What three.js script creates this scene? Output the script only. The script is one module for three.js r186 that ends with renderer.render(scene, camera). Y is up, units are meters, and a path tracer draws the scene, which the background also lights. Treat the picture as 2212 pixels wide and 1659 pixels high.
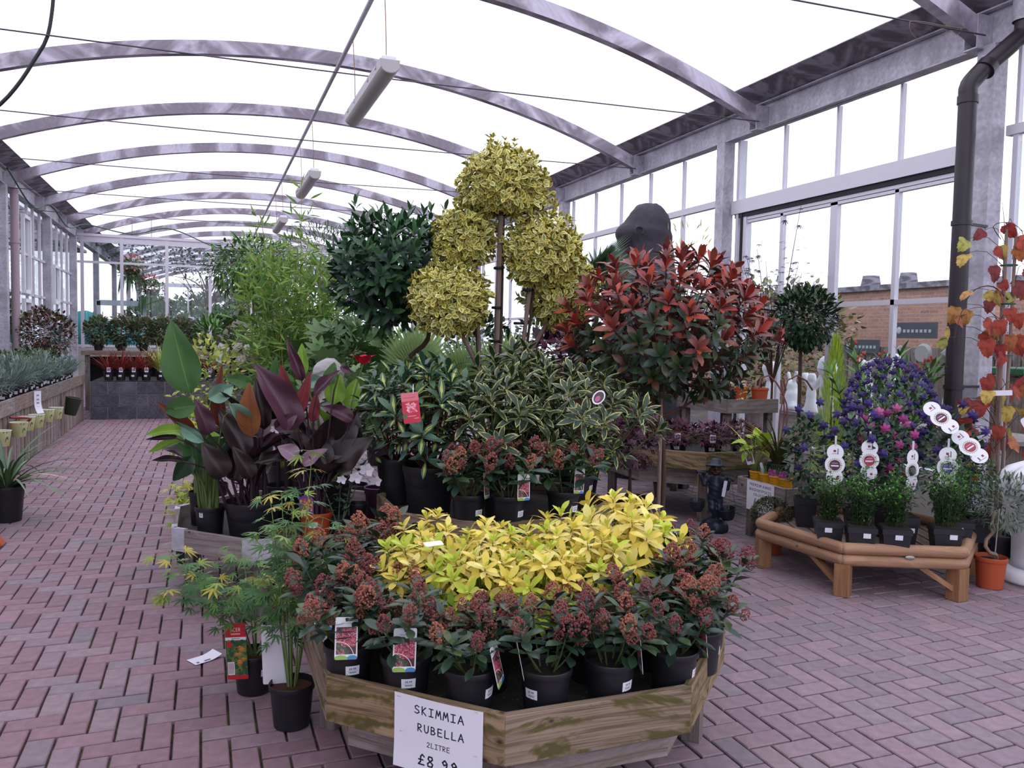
import * as THREE from 'three';
import { mergeGeometries } from 'three/addons/utils/BufferGeometryUtils.js';
import { RoundedBoxGeometry } from 'three/addons/geometries/RoundedBoxGeometry.js';
import { MarchingCubes } from 'three/addons/objects/MarchingCubes.js';
import { ImprovedNoise } from 'three/addons/math/ImprovedNoise.js';

// ---------- camera, sky, exposure ----------
const scene = new THREE.Scene();
const camera = new THREE.PerspectiveCamera(50.98, 2212 / 1659, 0.05, 200);
camera.position.set(0, 1.52, 0);
camera.quaternion.setFromRotationMatrix(new THREE.Matrix4().makeBasis(
  new THREE.Vector3(0.93486, 0.01947, 0.35449), new THREE.Vector3(0.00189, 0.99821, -0.0598), new THREE.Vector3(-0.35502, 0.05657, 0.93315)));
camera.updateMatrixWorld();
scene.background = new THREE.Color(0.88, 0.865, 1.0);   // bright overcast sky
scene.backgroundIntensity = 1.0;
const renderer = new THREE.WebGLRenderer({ antialias: true });
renderer.toneMapping = THREE.LinearToneMapping;
renderer.toneMappingExposure = 2.0;
renderer.shadowMap.enabled = true;

// ---------- helpers ----------
const V = (x, y, z) => new THREE.Vector3(x, y, z), UPV = V(0, 1, 0), CAM = camera.position.clone();
function rng(s) { return () => { s = (s + 0x6d2b79f5) | 0; let t = Math.imul(s ^ (s >>> 15), 1 | s); t = (t + Math.imul(t ^ (t >>> 7), 61 | t)) ^ t; return ((t ^ (t >>> 14)) >>> 0) / 4294967296; }; }
let R = rng(7);
const rr = (a, b) => a + (b - a) * R(), pick = (a) => a[Math.floor(R() * a.length)];
const noise = new ImprovedNoise();
const fbm = (x, y, z = 0, o = 4) => { let s = 0, a = 0.5; for (let i = 0; i < o; i++) { s += a * noise.noise(x, y, z); x *= 2.03; y *= 2.03; z += 7.1; a *= 0.5; } return s; };
const counts = {};
const numbered = (n) => { const k = counts[n] = (counts[n] ?? -1) + 1; return k ? n + '_' + String(k).padStart(3, '0') : n; };
function shade(o) { o.castShadow = o.receiveShadow = true; return o; }
function tag(o, label, category, group) { Object.assign(o.userData, { label, category }); if (group) o.userData.group = group; return o; }
function thing(name, label, category, [x, y, z] = [0, 0, 0], turn = 0, group) {
  const o = new THREE.Group(); o.name = numbered(name); o.position.set(x, y, z); o.rotation.y = turn; scene.add(o);
  return tag(o, label, category, group);
}
function structure(name) { const o = new THREE.Group(); o.name = numbered(name); o.userData.kind = 'structure'; scene.add(o); return o; }
function part(parent, name, geo, mat) {
  const m = shade(new THREE.Mesh(Array.isArray(geo) ? mergeGeometries(geo.map((g) => g.index ? g.toNonIndexed() : g)) : geo, mat)); m.name = numbered(name); parent.add(m); return m;
}
function copyOf(src, [x, y, z], turn, label) {
  const c = src.clone(); c.name = numbered(src.name.replace(/_\d+$/, '')); c.position.set(x, y, z); c.rotation.y = turn;
  c.traverse((k) => { if (k !== c) k.name = numbered(k.name.replace(/_\d+$/, '')); });
  c.userData = { ...src.userData }; if (label) c.userData.label = label; scene.add(c); return c;
}
// box with texture coordinates in metres (long axis along u)
function box(w, h, d, x = 0, y = 0, z = 0, bevel = 0, ry = 0) {
  const g = bevel ? new RoundedBoxGeometry(w, h, d, 1, bevel) : new THREE.BoxGeometry(w, h, d);
  metreUV(g, w >= h && w >= d ? 0 : h >= d ? 1 : 2);
  if (ry) g.rotateY(ry);
  g.translate(x, y, z); return g.index ? g.toNonIndexed() : g;
}
function metreUV(g, long = 0) {
  const p = g.attributes.position, n = g.attributes.normal, uv = g.attributes.uv, ou = R() * 5, ov = R() * 5;
  for (let i = 0; i < p.count; i++) {
    const c = [p.getX(i), p.getY(i), p.getZ(i)], a = [Math.abs(n.getX(i)), Math.abs(n.getY(i)), Math.abs(n.getZ(i))];
    const drop = a[0] > a[1] && a[0] > a[2] ? 0 : a[1] > a[2] ? 1 : 2, rest = [0, 1, 2].filter((k) => k !== drop);
    if (rest[1] === long) rest.reverse();
    uv.setXY(i, c[rest[0]] + ou, c[rest[1]] + ov);
  }
}
// straight bar between two points with a rectangular section
function bar(a, b, w, h, up = UPV) {
  const d = b.clone().sub(a), L = d.length(), g = new THREE.BoxGeometry(w, h, L); metreUV(g, 2);
  const z = d.normalize(), x = up.clone().cross(z).normalize(), y = z.clone().cross(x);
  g.applyMatrix4(new THREE.Matrix4().makeBasis(x, y, z)); g.translate((a.x + b.x) / 2, (a.y + b.y) / 2, (a.z + b.z) / 2); return g.toNonIndexed();
}
function tube(pts, r, seg = 8, rad = 6, closed = false) { return new THREE.TubeGeometry(new THREE.CatmullRomCurve3(pts, closed), seg, r, rad, closed).toNonIndexed(); }
// tapering stem
function stem(pts, r0, r1, seg = 6, rad = 5) {
  const c = new THREE.CatmullRomCurve3(pts), g = new THREE.TubeGeometry(c, seg, 1, rad), p = g.attributes.position;
  for (let i = 0; i <= seg; i++) { const q = c.getPointAt(i / seg), r = r0 + (r1 - r0) * i / seg;
    for (let j = 0; j <= rad; j++) { const k = i * (rad + 1) + j; p.setXYZ(k, q.x + (p.getX(k) - q.x) * r, q.y + (p.getY(k) - q.y) * r, q.z + (p.getZ(k) - q.z) * r); } }
  return g.toNonIndexed();
}
// textures
function dataTex(w, h, f, srgb = true, rx = 1, ry = 1) {
  const d = new Uint8Array(w * h * 4);
  for (let y = 0; y < h; y++) for (let x = 0; x < w; x++) { const c = f(x / w, y / h), o = (y * w + x) * 4; for (let k = 0; k < 3; k++) d[o + k] = Math.max(0, Math.min(255, c[k])); d[o + 3] = 255; }
  const t = new THREE.DataTexture(d, w, h); if (srgb) t.colorSpace = THREE.SRGBColorSpace;
  t.wrapS = t.wrapT = THREE.RepeatWrapping; t.magFilter = THREE.LinearFilter; t.repeat.set(rx, ry); t.needsUpdate = true; return t;
}
function canvasTex(w, h, draw) { const c = document.createElement('canvas'); c.width = w; c.height = h; draw(c.getContext('2d'), w, h); const t = new THREE.CanvasTexture(c); t.colorSpace = THREE.SRGBColorSpace; return t; }
// periodic noise (period 1 in both directions)
const pn = (u, v, f, z = 0, o = 3) => { const a = u * 2 * Math.PI, b = v * 2 * Math.PI, r = f / 6.283; return fbm(Math.cos(a) * r + 3 * z, Math.sin(a) * r + Math.cos(b) * r * 1.31, Math.sin(b) * r + z, o); };
const mixc = (a, b, t) => { t = Math.max(0, Math.min(1, t)); return a.map((v, i) => v + (b[i] - v) * t); };

// ---------- materials ----------
const std = (color, rough = 0.6, o = {}) => new THREE.MeshStandardMaterial({ color, roughness: rough, side: THREE.DoubleSide, ...o });
// weathered softwood: grain along u, knots, grey patches and green algae of its own outline
const pn2 = (u, v, fu, fv, z = 0, o = 3) => { const a = u * 2 * Math.PI, b = v * 2 * Math.PI, ru = fu / 6.283, rv = fv / 6.283; return fbm(Math.cos(a) * ru + 3 * z, Math.sin(a) * ru + Math.cos(b) * rv * 1.31, Math.sin(b) * rv + z, o); };
function woodTex(base, dark, green, amount, seed, size = 512) {
  const kn = [], q = rng(seed); for (let i = 0; i < 9; i++) kn.push([q(), q(), 0.008 + 0.014 * q()]);
  return dataTex(size, size, (u, v) => {
    let du = 0, k = 0;
    for (const [a, b, s] of kn) { let x = Math.abs(u - a), y = Math.abs(v - b); x = Math.min(x, 1 - x); y = Math.min(y, 1 - y); if (x > 0.2 || y > 0.08) continue; const e = Math.exp(-(x * x / 9 + y * y) / (s * s)); du += e * 0.05 * (b > 0.5 ? 1 : -1); k = Math.max(k, Math.exp(-(x * x / 2 + y * y) / (s * s * 0.25))); }
    const w = v + du + 0.03 * pn2(u, v, 2, 5, seed, 2), rings = 0.5 + 0.5 * Math.sin(w * 6.283 * 26 + 4 * pn2(u, v, 2, 6, seed + 1, 2));
    const fine = pn2(u, w, 5, 190, seed + 2, 2), grit = q() - 0.5, patch = pn2(u, v, 4, 12, seed + 3), alg = pn2(u, v, 6, 22, seed + 5, 4) + 0.4 * pn2(u, v, 40, 60, seed + 9, 2);
    let c = mixc(base, dark, 0.5 * rings * rings + 1.6 * fine + 0.12 + 0.16 * grit); c = mixc(c, [base[0] * 1.14, base[1] * 1.14, base[2] * 1.18], patch * 2.2);
    c = mixc(c, green, (alg - 0.02) * amount * 5); return mixc(c, [52, 38, 30], k * 0.85);
  });
}
const M = {};
{ const oldW = woodTex([166, 152, 138], [112, 96, 82], [98, 96, 52], 0.8, 11, 1024), cleanW = woodTex([190, 160, 132], [164, 130, 102], [150, 130, 104], 0.2, 23), greyW = woodTex([158, 148, 146], [118, 108, 106], [124, 118, 100], 0.4, 31);
  M.oldWood = std('#ded4c8', 0.85, { map: oldW, bumpMap: oldW, bumpScale: 0.0015 });
  M.oldWood2 = std('#cbbca8', 0.85, { map: oldW, bumpMap: oldW, bumpScale: 0.0015 });
  M.oldWood3 = std('#e4d4b4', 0.85, { map: oldW, bumpMap: oldW, bumpScale: 0.0015 });
  M.log = std('#e2d2c6', 0.7, { map: cleanW, bumpMap: cleanW, bumpScale: 0.0008 });
  M.post = std('#cfb69a', 0.7, { map: cleanW, bumpMap: cleanW, bumpScale: 0.0008 });
  M.greyWood = std('#f6f2f0', 0.9, { map: greyW, bumpMap: greyW, bumpScale: 0.0015 });
  M.greyWood2 = std('#e0d2c8', 0.9, { map: greyW, bumpMap: greyW, bumpScale: 0.0015 });
  M.greyWood3 = std('#cfcac8', 0.9, { map: greyW, bumpMap: greyW, bumpScale: 0.0015 });
  M.stakeWood = std('#e6d4c8', 0.8, { map: greyW });
}
{ const galv = dataTex(256, 256, (u, v) => { const n = pn(u, v, 5, 3) * 60, f = pn(u, v, 30, 9, 2) * 40, s = 196 + n + f; return [s, s, s + 4]; });
  const dirty = dataTex(256, 256, (u, v) => { const n = pn(u, v, 4, 13, 5), c = mixc([214, 212, 220], [146, 140, 146], (n + 0.12) * 5); const f = pn(u, v, 40, 4, 2) * 26; return c.map((q) => q + f); });
  M.steel = std('#f0edf6', 0.5, { map: galv, metalness: 0.1 }); M.arch = std('#f0ecf6', 0.55, { map: dirty });
  M.gutter = std('#b4b0b6', 0.75, { map: dirty }); M.alu = std('#d6d3dc', 0.4, { metalness: 0.25 }); M.rubber = std('#26242c', 0.7);
}
M.black = std('#1b1b20', 0.5); M.pot = std('#1e1e24', 0.42); M.pot2 = std('#25252c', 0.45); M.soil = std('#241a14', 0.95); M.bark = std('#4a2c1c', 0.95);
M.terracotta = std('#b5502e', 0.7); M.orangePot = std('#a8431f', 0.6); M.white = std('#e8e8ee', 0.6); M.yellowPot = std('#e0a012', 0.5); M.purplePot = std('#3a1630', 0.5);
M.downpipe = std('#2a2229', 0.38); M.palePipe = std('#a5929a', 0.5); M.wire = std('#4c4850', 0.5); M.green = std('#1c5a38', 0.5); M.twine = std('#8d7350', 0.9);
M.stem = std('#4c5a2a', 0.7); M.woody = std('#4a382c', 0.85); M.redStem = std('#5a2c24', 0.7); M.darkTie = std('#16161a', 0.6); M.plaster = std('#fbfafa', 0.7);
M.concrete = std('#a9a6a2', 0.9); M.liner = std('#15151a', 0.8); M.paper = std('#eceaf4', 0.7);
M.glass = new THREE.MeshPhysicalMaterial({ color: '#f4f8fa', transmission: 1, roughness: 0, thickness: 0, ior: 1.45, side: THREE.DoubleSide });
M.film = new THREE.MeshPhysicalMaterial({ color: '#fbfbfd', transmission: 1, roughness: 0.7, thickness: 0, ior: 1.2, side: THREE.DoubleSide });
// leaf materials: a set of tints that share one print and finish
function leafSet(cols, { map = null, rough = 0.4, trans = 0, bump } = {}) {
  const mk = (c) => trans ? new THREE.MeshPhysicalMaterial({ color: c, map, roughness: rough, transmission: trans, thickness: 0, side: THREE.DoubleSide }) : std(c, rough, { map });
  const s = cols.map(mk); s.cols = cols.map((c) => new THREE.Color(c)); s.base = mk('#ffffff'); return s;
}
// ---------- leaves ----------
// leaf along +y (length 1), upper face +z; prof(v) gives half width 0..1
const PROF = {
  ellip: (v) => Math.pow(Math.sin(Math.PI * Math.pow(v, 0.9)), 0.8), obov: (v) => Math.pow(Math.sin(Math.PI * Math.pow(v, 1.35)), 0.75), lance: (v) => Math.pow(Math.sin(Math.PI * Math.pow(v, 0.75)), 0.95),
  ovate: (v) => Math.pow(Math.sin(Math.PI * Math.pow(v, 0.6)), 0.8), strap: (v) => Math.min(1, v * 8) * (1 - Math.pow(v, 3)), canna: (v) => Math.pow(Math.sin(Math.PI * Math.pow(v, 0.72)), 0.72) * (1 - 0.25 * v * v),
};
function leafGeo(prof, w, { n = 5, fold = 0.25, curl = 0.15, wave = 0, cols = 3, stalk = 0.06 } = {}) {
  const pos = [], uv = [], idx = [];
  for (let i = 0; i <= n; i++) {
    const v = i / n, hw = Math.max(0.012, PROF[prof](v)) * w * 0.5, y = v, zc = -curl * v * v;
    for (let j = 0; j < cols; j++) { const u = j / (cols - 1), a = u * 2 - 1; pos.push(a * hw, y - 0.35 * curl * v * v * 0.5, zc + Math.abs(a) * hw * fold + wave * hw * Math.sin(v * 9 + a * 2) * Math.abs(a)); uv.push(u, v); }
  }
  for (let i = 0; i < n; i++) for (let j = 0; j < cols - 1; j++) { const a = i * cols + j, b = a + cols; idx.push(a, a + 1, b, a + 1, b + 1, b); }
  const g = new THREE.BufferGeometry(); g.setAttribute('position', new THREE.Float32BufferAttribute(pos, 3)); g.setAttribute('uv', new THREE.Float32BufferAttribute(uv, 2)); g.setIndex(idx); g.computeVertexNormals(); return g;
}
// palmate leaf: lobes as a fan of narrow blades (maple) or as a rounded outline with teeth (vine)
function lobedGeo(lobes, spread, width, { droop = 0.15, short = 0.55 } = {}) {
  const gs = []; for (let i = 0; i < lobes; i++) { const t = lobes > 1 ? i / (lobes - 1) * 2 - 1 : 0, g = leafGeo('ellip', width, { n: 4, fold: 0.15, curl: droop }); const s = 1 - short * t * t; g.scale(s, s, s); g.rotateZ(-t * spread); gs.push(g.toNonIndexed()); }
  return mergeGeometries(gs);
}
function vineGeo(seed) {
  const q = rng(seed), pts = [V(0, 0.05, 0)], N = 30;
  for (let i = 0; i <= N; i++) { const a = -2.75 + 5.5 * i / N, l = 0.42 + 0.1 * Math.cos(a * 2.5) * (Math.abs(a) < 2.2 ? 1 : 0.3) + (i % 2 ? 0.025 : -0.02) + 0.02 * q() + (Math.abs(a) < 0.15 ? 0.05 : 0); pts.push(V(Math.sin(a) * l, 0.42 + Math.cos(a) * l, 0)); }
  const pos = [0, 0.4, 0], uv = [0.5, 0.4], idx = [];
  for (const p of pts) { const r = Math.hypot(p.x, p.y - 0.4); pos.push(p.x, p.y, -r * r * 0.5 + Math.abs(p.x) * 0.15 + 0.02 * q()); uv.push(p.x + 0.5, p.y); }
  for (let i = 1; i < pts.length; i++) idx.push(0, i + 1, i); idx.push(0, 1, pts.length);
  const g = new THREE.BufferGeometry(); g.setAttribute('position', new THREE.Float32BufferAttribute(pos, 3)); g.setAttribute('uv', new THREE.Float32BufferAttribute(uv, 2)); g.setIndex(idx); g.computeVertexNormals(); return g;
}
const G = {
  obov: leafGeo('obov', 0.42), skim: leafGeo('obov', 0.4, { fold: 0.3, curl: 0.12 }), rhodo: leafGeo('obov', 0.27, { curl: 0.3, fold: 0.3, wave: 0.2 }), bay: leafGeo('ellip', 0.36, { curl: 0.1, wave: 0.15 }),
  photinia: leafGeo('obov', 0.36, { curl: 0.22, fold: 0.35 }), small: leafGeo('ellip', 0.55, { n: 3 }), euony: leafGeo('ellip', 0.56, { n: 4, curl: 0.2, fold: 0.2 }), lance: leafGeo('lance', 0.16, { n: 4, curl: 0.25 }), narrow: leafGeo('lance', 0.12, { n: 3, curl: 0.15 }),
  choisya: leafGeo('obov', 0.38, { curl: 0.3, fold: 0.15 }), ovate: leafGeo('ovate', 0.6, { n: 5, curl: 0.25 }), blade: leafGeo('strap', 0.05, { n: 7, curl: 0.75, fold: 0.4 }), blade2: leafGeo('strap', 0.06, { n: 7, curl: 0.3, fold: 0.5 }), oleander: leafGeo('lance', 0.2, { n: 4, curl: 0.1 }),
  acer: lobedGeo(5, 1.35, 0.26), acer7: lobedGeo(7, 1.7, 0.17, { short: 0.6 }), fatsia: lobedGeo(7, 1.9, 0.34, { short: 0.35 }), vine: [vineGeo(3), vineGeo(8), vineGeo(21)],
  canna: leafGeo('canna', 1, { n: 12, cols: 7, fold: 0.35, curl: 0.22, wave: 0.12 }),
};
function lm(p, d, n, l, w = 1) {
  const y = d.clone().normalize(), z = n.clone().addScaledVector(y, -n.dot(y)); if (z.lengthSq() < 1e-5) z.set(y.y, y.z, y.x).addScaledVector(y, -(y.y * y.x + y.z * y.y + y.x * y.z)); z.normalize();
  const x = y.clone().cross(z); return new THREE.Matrix4().makeBasis(x.multiplyScalar(l * w), y.multiplyScalar(l), z.multiplyScalar(l)).setPosition(p);
}
// list of [p, d, n, len, mat index, width]; the largest seen become parts, the rest one instanced part
function foliage(t, geo, set, list, nParts = 0, name = 'leaf') {
  const gs = Array.isArray(geo) ? geo : [geo]; t.updateMatrixWorld();
  const q = list.map((l) => { const p = l[0].clone().applyMatrix4(t.matrixWorld); return [p.distanceTo(CAM) - l[3] * 2, l]; }).sort((a, b) => a[0] - b[0]).map((e) => e[1]);
  q.slice(0, nParts).forEach((l) => { const m = part(t, name, pick(gs), set[l[4] % set.length]); lm(l[0], l[1], l[2], l[3], l[5] ?? 1).decompose(m.position, m.quaternion, m.scale); });
  const rest = q.slice(nParts); if (!rest.length) return;
  const im = shade(new THREE.InstancedMesh(gs[0], set.base, rest.length)), c = new THREE.Color(); im.name = numbered('foliage'); im.userData.kind = 'stuff';
  rest.forEach((l, i) => { im.setMatrixAt(i, lm(l[0], l[1], l[2], l[3], l[5] ?? 1)); const s = rr(0.82, 1.15); c.copy(set.cols[l[4] % set.cols.length]); im.setColorAt(i, c.setRGB(c.r * s, c.g * s, c.b * s)); });
  t.add(im);
}
function frame(d) { const y = d.clone().normalize(), a = Math.abs(y.y) < 0.9 ? UPV : V(1, 0, 0), x = a.clone().cross(y).normalize(); return [x, y, y.clone().cross(x).negate()]; }
// whorl of n leaves round a shoot
function whorl(list, p, dir, n, len, a0, a1, mi, { back = 0, jit = 0.25, w } = {}) {
  const [x, y, z] = frame(dir), ph = R() * 6.28;
  for (let i = 0; i < n; i++) {
    const t = n > 1 ? i / (n - 1) : 0, az = ph + i * 2.4, an = a0 + (a1 - a0) * t + rr(-jit, jit) * 0.5, rad = x.clone().multiplyScalar(Math.cos(az)).addScaledVector(z, Math.sin(az));
    const d = y.clone().multiplyScalar(Math.cos(an)).addScaledVector(rad, Math.sin(an)), nn = y.clone().multiplyScalar(Math.sin(an)).addScaledVector(rad, -Math.cos(an));
    list.push([p.clone().addScaledVector(y, -back * t), d, nn, len * rr(0.75, 1.15), typeof mi === 'function' ? mi(t, p) : mi, w]);
  }
}
const fib = (i, n) => { const y = 1 - 2 * (i + 0.5) / n, r = Math.sqrt(1 - y * y), a = i * 2.39996; return V(Math.cos(a) * r, y, Math.sin(a) * r); };
// ---------- pots, labels ----------
function potGeo(r, h, taper = 0.78, lip = 0.004, th = 0.003) {
  const rb = r * taper, p = [[0.001, 0], [rb * 0.96, 0], [rb, 0.004], [r - lip - (r - rb) * 0.12, h * 0.86], [r, h * 0.865], [r, h - 0.003], [r - 0.002, h], [r - th, h], [r - th - lip, h * 0.8], [rb * 0.95, 0.006], [0.001, 0.006]];
  return new THREE.LatheGeometry(p.map(([a, b]) => new THREE.Vector2(a, b)), 28);
}
function soilGeo(r, y) { const g = new THREE.CircleGeometry(r, 24, 0, Math.PI * 2); g.rotateX(-Math.PI / 2); const s = new THREE.SphereGeometry(r, 16, 6, 0, 6.283, 0, Math.PI / 2); s.scale(1, 0.1, 1); s.translate(0, y, 0); return s; }
function pot(t, r, h, mat = M.pot, { taper = 0.78, soil = M.soil, x = 0, y = 0, z = 0 } = {}) {
  const m = part(t, 'pot', potGeo(r, h, taper), mat); m.position.set(x, y, z); const s = part(t, 'soil', soilGeo(r * 0.93, h * 0.86), soil); s.position.set(x, y, z); return m;
}
function squarePot(t, r, h, mat = M.pot2) {
  const ring = (s0, s1, y0, y1) => { const g = new THREE.CylinderGeometry(s1 * Math.SQRT2, s0 * Math.SQRT2, y1 - y0, 4, 1, false); g.rotateY(Math.PI / 4); g.translate(0, (y0 + y1) / 2, 0); const n = g.toNonIndexed(); n.computeVertexNormals(); return n; };
  const shell = [ring(r * 0.74, r * 0.93, 0, h * 0.84), ring(r * 0.985, r, h * 0.8, h * 0.985), ring(r * 0.97, r * 0.97, h * 0.985, h)];
  part(t, 'pot', shell, mat); const s = box(r * 1.84, 0.006, r * 1.84, 0, h * 1.0 + 0.002, 0); part(t, 'soil', s, M.soil);
}
// price sticker that follows the pot's curve; az 0 faces +z
function sticker(t, tex, r, h, y, az, w = 0.045, sh = 0.03, taper = 0.78) {
  const at = (yy) => r * (taper + (1 - taper) * yy / h * 0.88) - 0.0035, r0 = at(y - sh / 2) + 0.0024, r1 = at(y + sh / 2) + 0.0024, th = w / r1;
  const g = new THREE.CylinderGeometry(r1, r0, sh, 6, 1, true, az - th / 2, th); g.translate(0, y, 0); return part(t, 'price_sticker', g, tex);
}
const labelMat = (tex, rough = 0.45) => std('#ffffff', rough, { map: tex });
function card(t, name, w, h, mat, pos, rot, th = 0.0012, r = 0.006) {
  const s = new THREE.Shape(), a = w / 2, b = h / 2; s.moveTo(-a + r, -b); s.lineTo(a - r, -b); s.quadraticCurveTo(a, -b, a, -b + r); s.lineTo(a, b - r); s.quadraticCurveTo(a, b, a - r, b); s.lineTo(-a + r, b); s.quadraticCurveTo(-a, b, -a, b - r); s.lineTo(-a, -b + r); s.quadraticCurveTo(-a, -b, -a + r, -b);
  const g = new THREE.ExtrudeGeometry(s, { depth: th, bevelEnabled: false, curveSegments: 3 }), p = g.attributes.position, uv = g.attributes.uv;
  for (let i = 0; i < p.count; i++) uv.setXY(i, (p.getX(i) + a) / w, (p.getY(i) + b) / h);
  const m = part(t, name, g, mat); m.position.set(...pos); m.rotation.set(...rot, 'YXZ'); return m;
}
// hand lettering: strokes on a 1 x 1.4 grid
const GL = { S: [[.85, 1.2, .5, 1.4, .12, 1.15, .25, .8, .75, .6, .88, .25, .5, 0, .1, .15]], K: [[.15, 1.4, .15, 0], [.8, 1.35, .18, .65, .85, 0]], I: [[.15, 1.35, .85, 1.35], [.5, 1.35, .5, .03], [.15, .03, .85, .03]], M: [[.05, 0, .22, 1.38, .5, .5, .78, 1.38, .97, 0]], A: [[.05, 0, .5, 1.4, .95, 0], [.2, .5, .82, .5]], R: [[.15, 0, .15, 1.38, .65, 1.3, .8, 1.0, .6, .72, .18, .66, .85, 0]], U: [[.12, 1.38, .15, .4, .35, .03, .65, .03, .85, .4, .88, 1.38]], B: [[.15, 0, .15, 1.38, .6, 1.32, .75, 1.05, .55, .75, .18, .72, .7, .65, .88, .35, .65, .05, .15, 0]], E: [[.85, 1.35, .15, 1.38, .15, .02, .88, 0], [.15, .7, .75, .7]], L: [[.18, 1.38, .15, .02, .85, .02]], T: [[.03, 1.36, .97, 1.36], [.5, 1.36, .5, 0]], P: [[.18, 0, .18, 1.38, .65, 1.3, .82, 1.0, .62, .68, .2, .62]], G: [[.88, 1.15, .6, 1.38, .2, 1.1, .1, .55, .35, .05, .8, .12, .9, .6, .55, .6]], N: [[.1, 0, .12, 1.38, .85, .03, .88, 1.38]], H: [[.12, 1.38, .12, 0], [.85, 1.38, .85, 0], [.12, .7, .85, .7]], O: [[.5, 1.38, .15, 1.1, .08, .6, .3, .05, .65, .03, .92, .5, .85, 1.1, .5, 1.38]], D: [[.12, 0, .12, 1.38, .6, 1.2, .88, .75, .65, .2, .12, 0]], Y: [[.08, 1.38, .5, .7], [.92, 1.38, .4, 0]], X: [[.1, 1.38, .9, 0], [.88, 1.38, .1, 0]], C: [[.88, 1.15, .6, 1.38, .2, 1.1, .1, .55, .35, .05, .85, .15]], '2': [[.12, 1.1, .4, 1.38, .78, 1.2, .75, .85, .1, .03, .88, .03]], '£': [[.88, 1.15, .6, 1.38, .38, 1.1, .4, .4, .1, .05, .9, .05], [.12, .68, .72, .68]], '8': [[.5, .72, .2, 1.0, .3, 1.34, .7, 1.34, .8, 1.0, .5, .72, .15, .4, .25, .05, .75, .05, .85, .4, .5, .72]], '9': [[.8, 1.0, .5, 1.38, .18, 1.05, .4, .72, .8, .95, .72, .4, .35, 0]], '4': [[.65, 0, .65, 1.38, .1, .45, .92, .45]], '.': [[.45, .06, .52, .06]] };
function letters(c, text, cx, base, size, lw, slant = 0, gap = 1.28) {
  const W = [...text].reduce((s, ch) => s + (ch === ' ' ? 0.8 : ch === '.' ? 0.75 : gap), 0) * size; let x = cx - W / 2; c.lineWidth = lw; c.lineCap = c.lineJoin = 'round'; c.strokeStyle = '#1b1a30';
  for (const ch of text) { for (const s of GL[ch] ?? []) { c.beginPath(); for (let i = 0; i < s.length; i += 2) { const px = x + (s[i] + 0.1 + slant * s[i + 1]) * size, py = base - s[i + 1] * size; i ? c.lineTo(px, py) : c.moveTo(px, py); } c.stroke(); } x += (ch === ' ' ? 0.8 : ch === '.' ? 0.75 : gap) * size; }
}
const T = {};
T.sign = canvasTex(1024, 860, (c, w, h) => { c.fillStyle = '#eeedf6'; c.fillRect(0, 0, w, h); letters(c, 'SKIMMIA', w / 2 + 20, 190, 66, 13); letters(c, 'RUBELLA', w / 2 + 40, 390, 62, 13); letters(c, '2LITRE', w / 2 + 20, 548, 40, 8, 0, 1.15); letters(c, '£8.99', w / 2 + 20, 765, 84, 17, 0, 1.25); });
T.sign2 = canvasTex(640, 560, (c, w, h) => { c.fillStyle = '#eeedf6'; c.fillRect(0, 0, w, h); letters(c, 'PREMIUM RANGE', w / 2, 95, 34, 7, 0, 1.2); letters(c, 'RHODOHYPOXIS', w / 2, 190, 36, 7, 0, 1.2); letters(c, 'COLLECTION', w / 2, 270, 30, 6, 0.25, 1.1); letters(c, '£4.99', w / 2 + 20, 400, 58, 11, 0, 1.25); });
T.price = canvasTex(128, 88, (c, w, h) => { c.fillStyle = '#eef0f8'; c.fillRect(0, 0, w, h); c.fillStyle = '#22222e'; c.font = 'bold 26px sans-serif'; c.textAlign = 'center'; c.fillText('£8.99', w / 2, 38); c.fillStyle = '#8a8a96'; c.fillRect(18, 48, 92, 3); c.fillStyle = '#22222e'; for (let i = 0; i < 11; i++) c.fillRect(32 + i * 6, 57, i % 3 ? 4 : 3, 12); });
T.price2 = canvasTex(128, 88, (c, w, h) => { c.fillStyle = '#eef0f8'; c.fillRect(0, 0, w, h); c.fillStyle = '#22222e'; c.font = 'bold 24px sans-serif'; c.textAlign = 'center'; c.fillText('£11.99', w / 2, 38); c.fillStyle = '#8a8a96'; c.fillRect(18, 48, 92, 3); c.fillStyle = '#22222e'; for (let i = 0; i < 10; i++) c.fillRect(34 + i * 6, 57, i % 3 ? 4 : 3, 12); });
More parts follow.
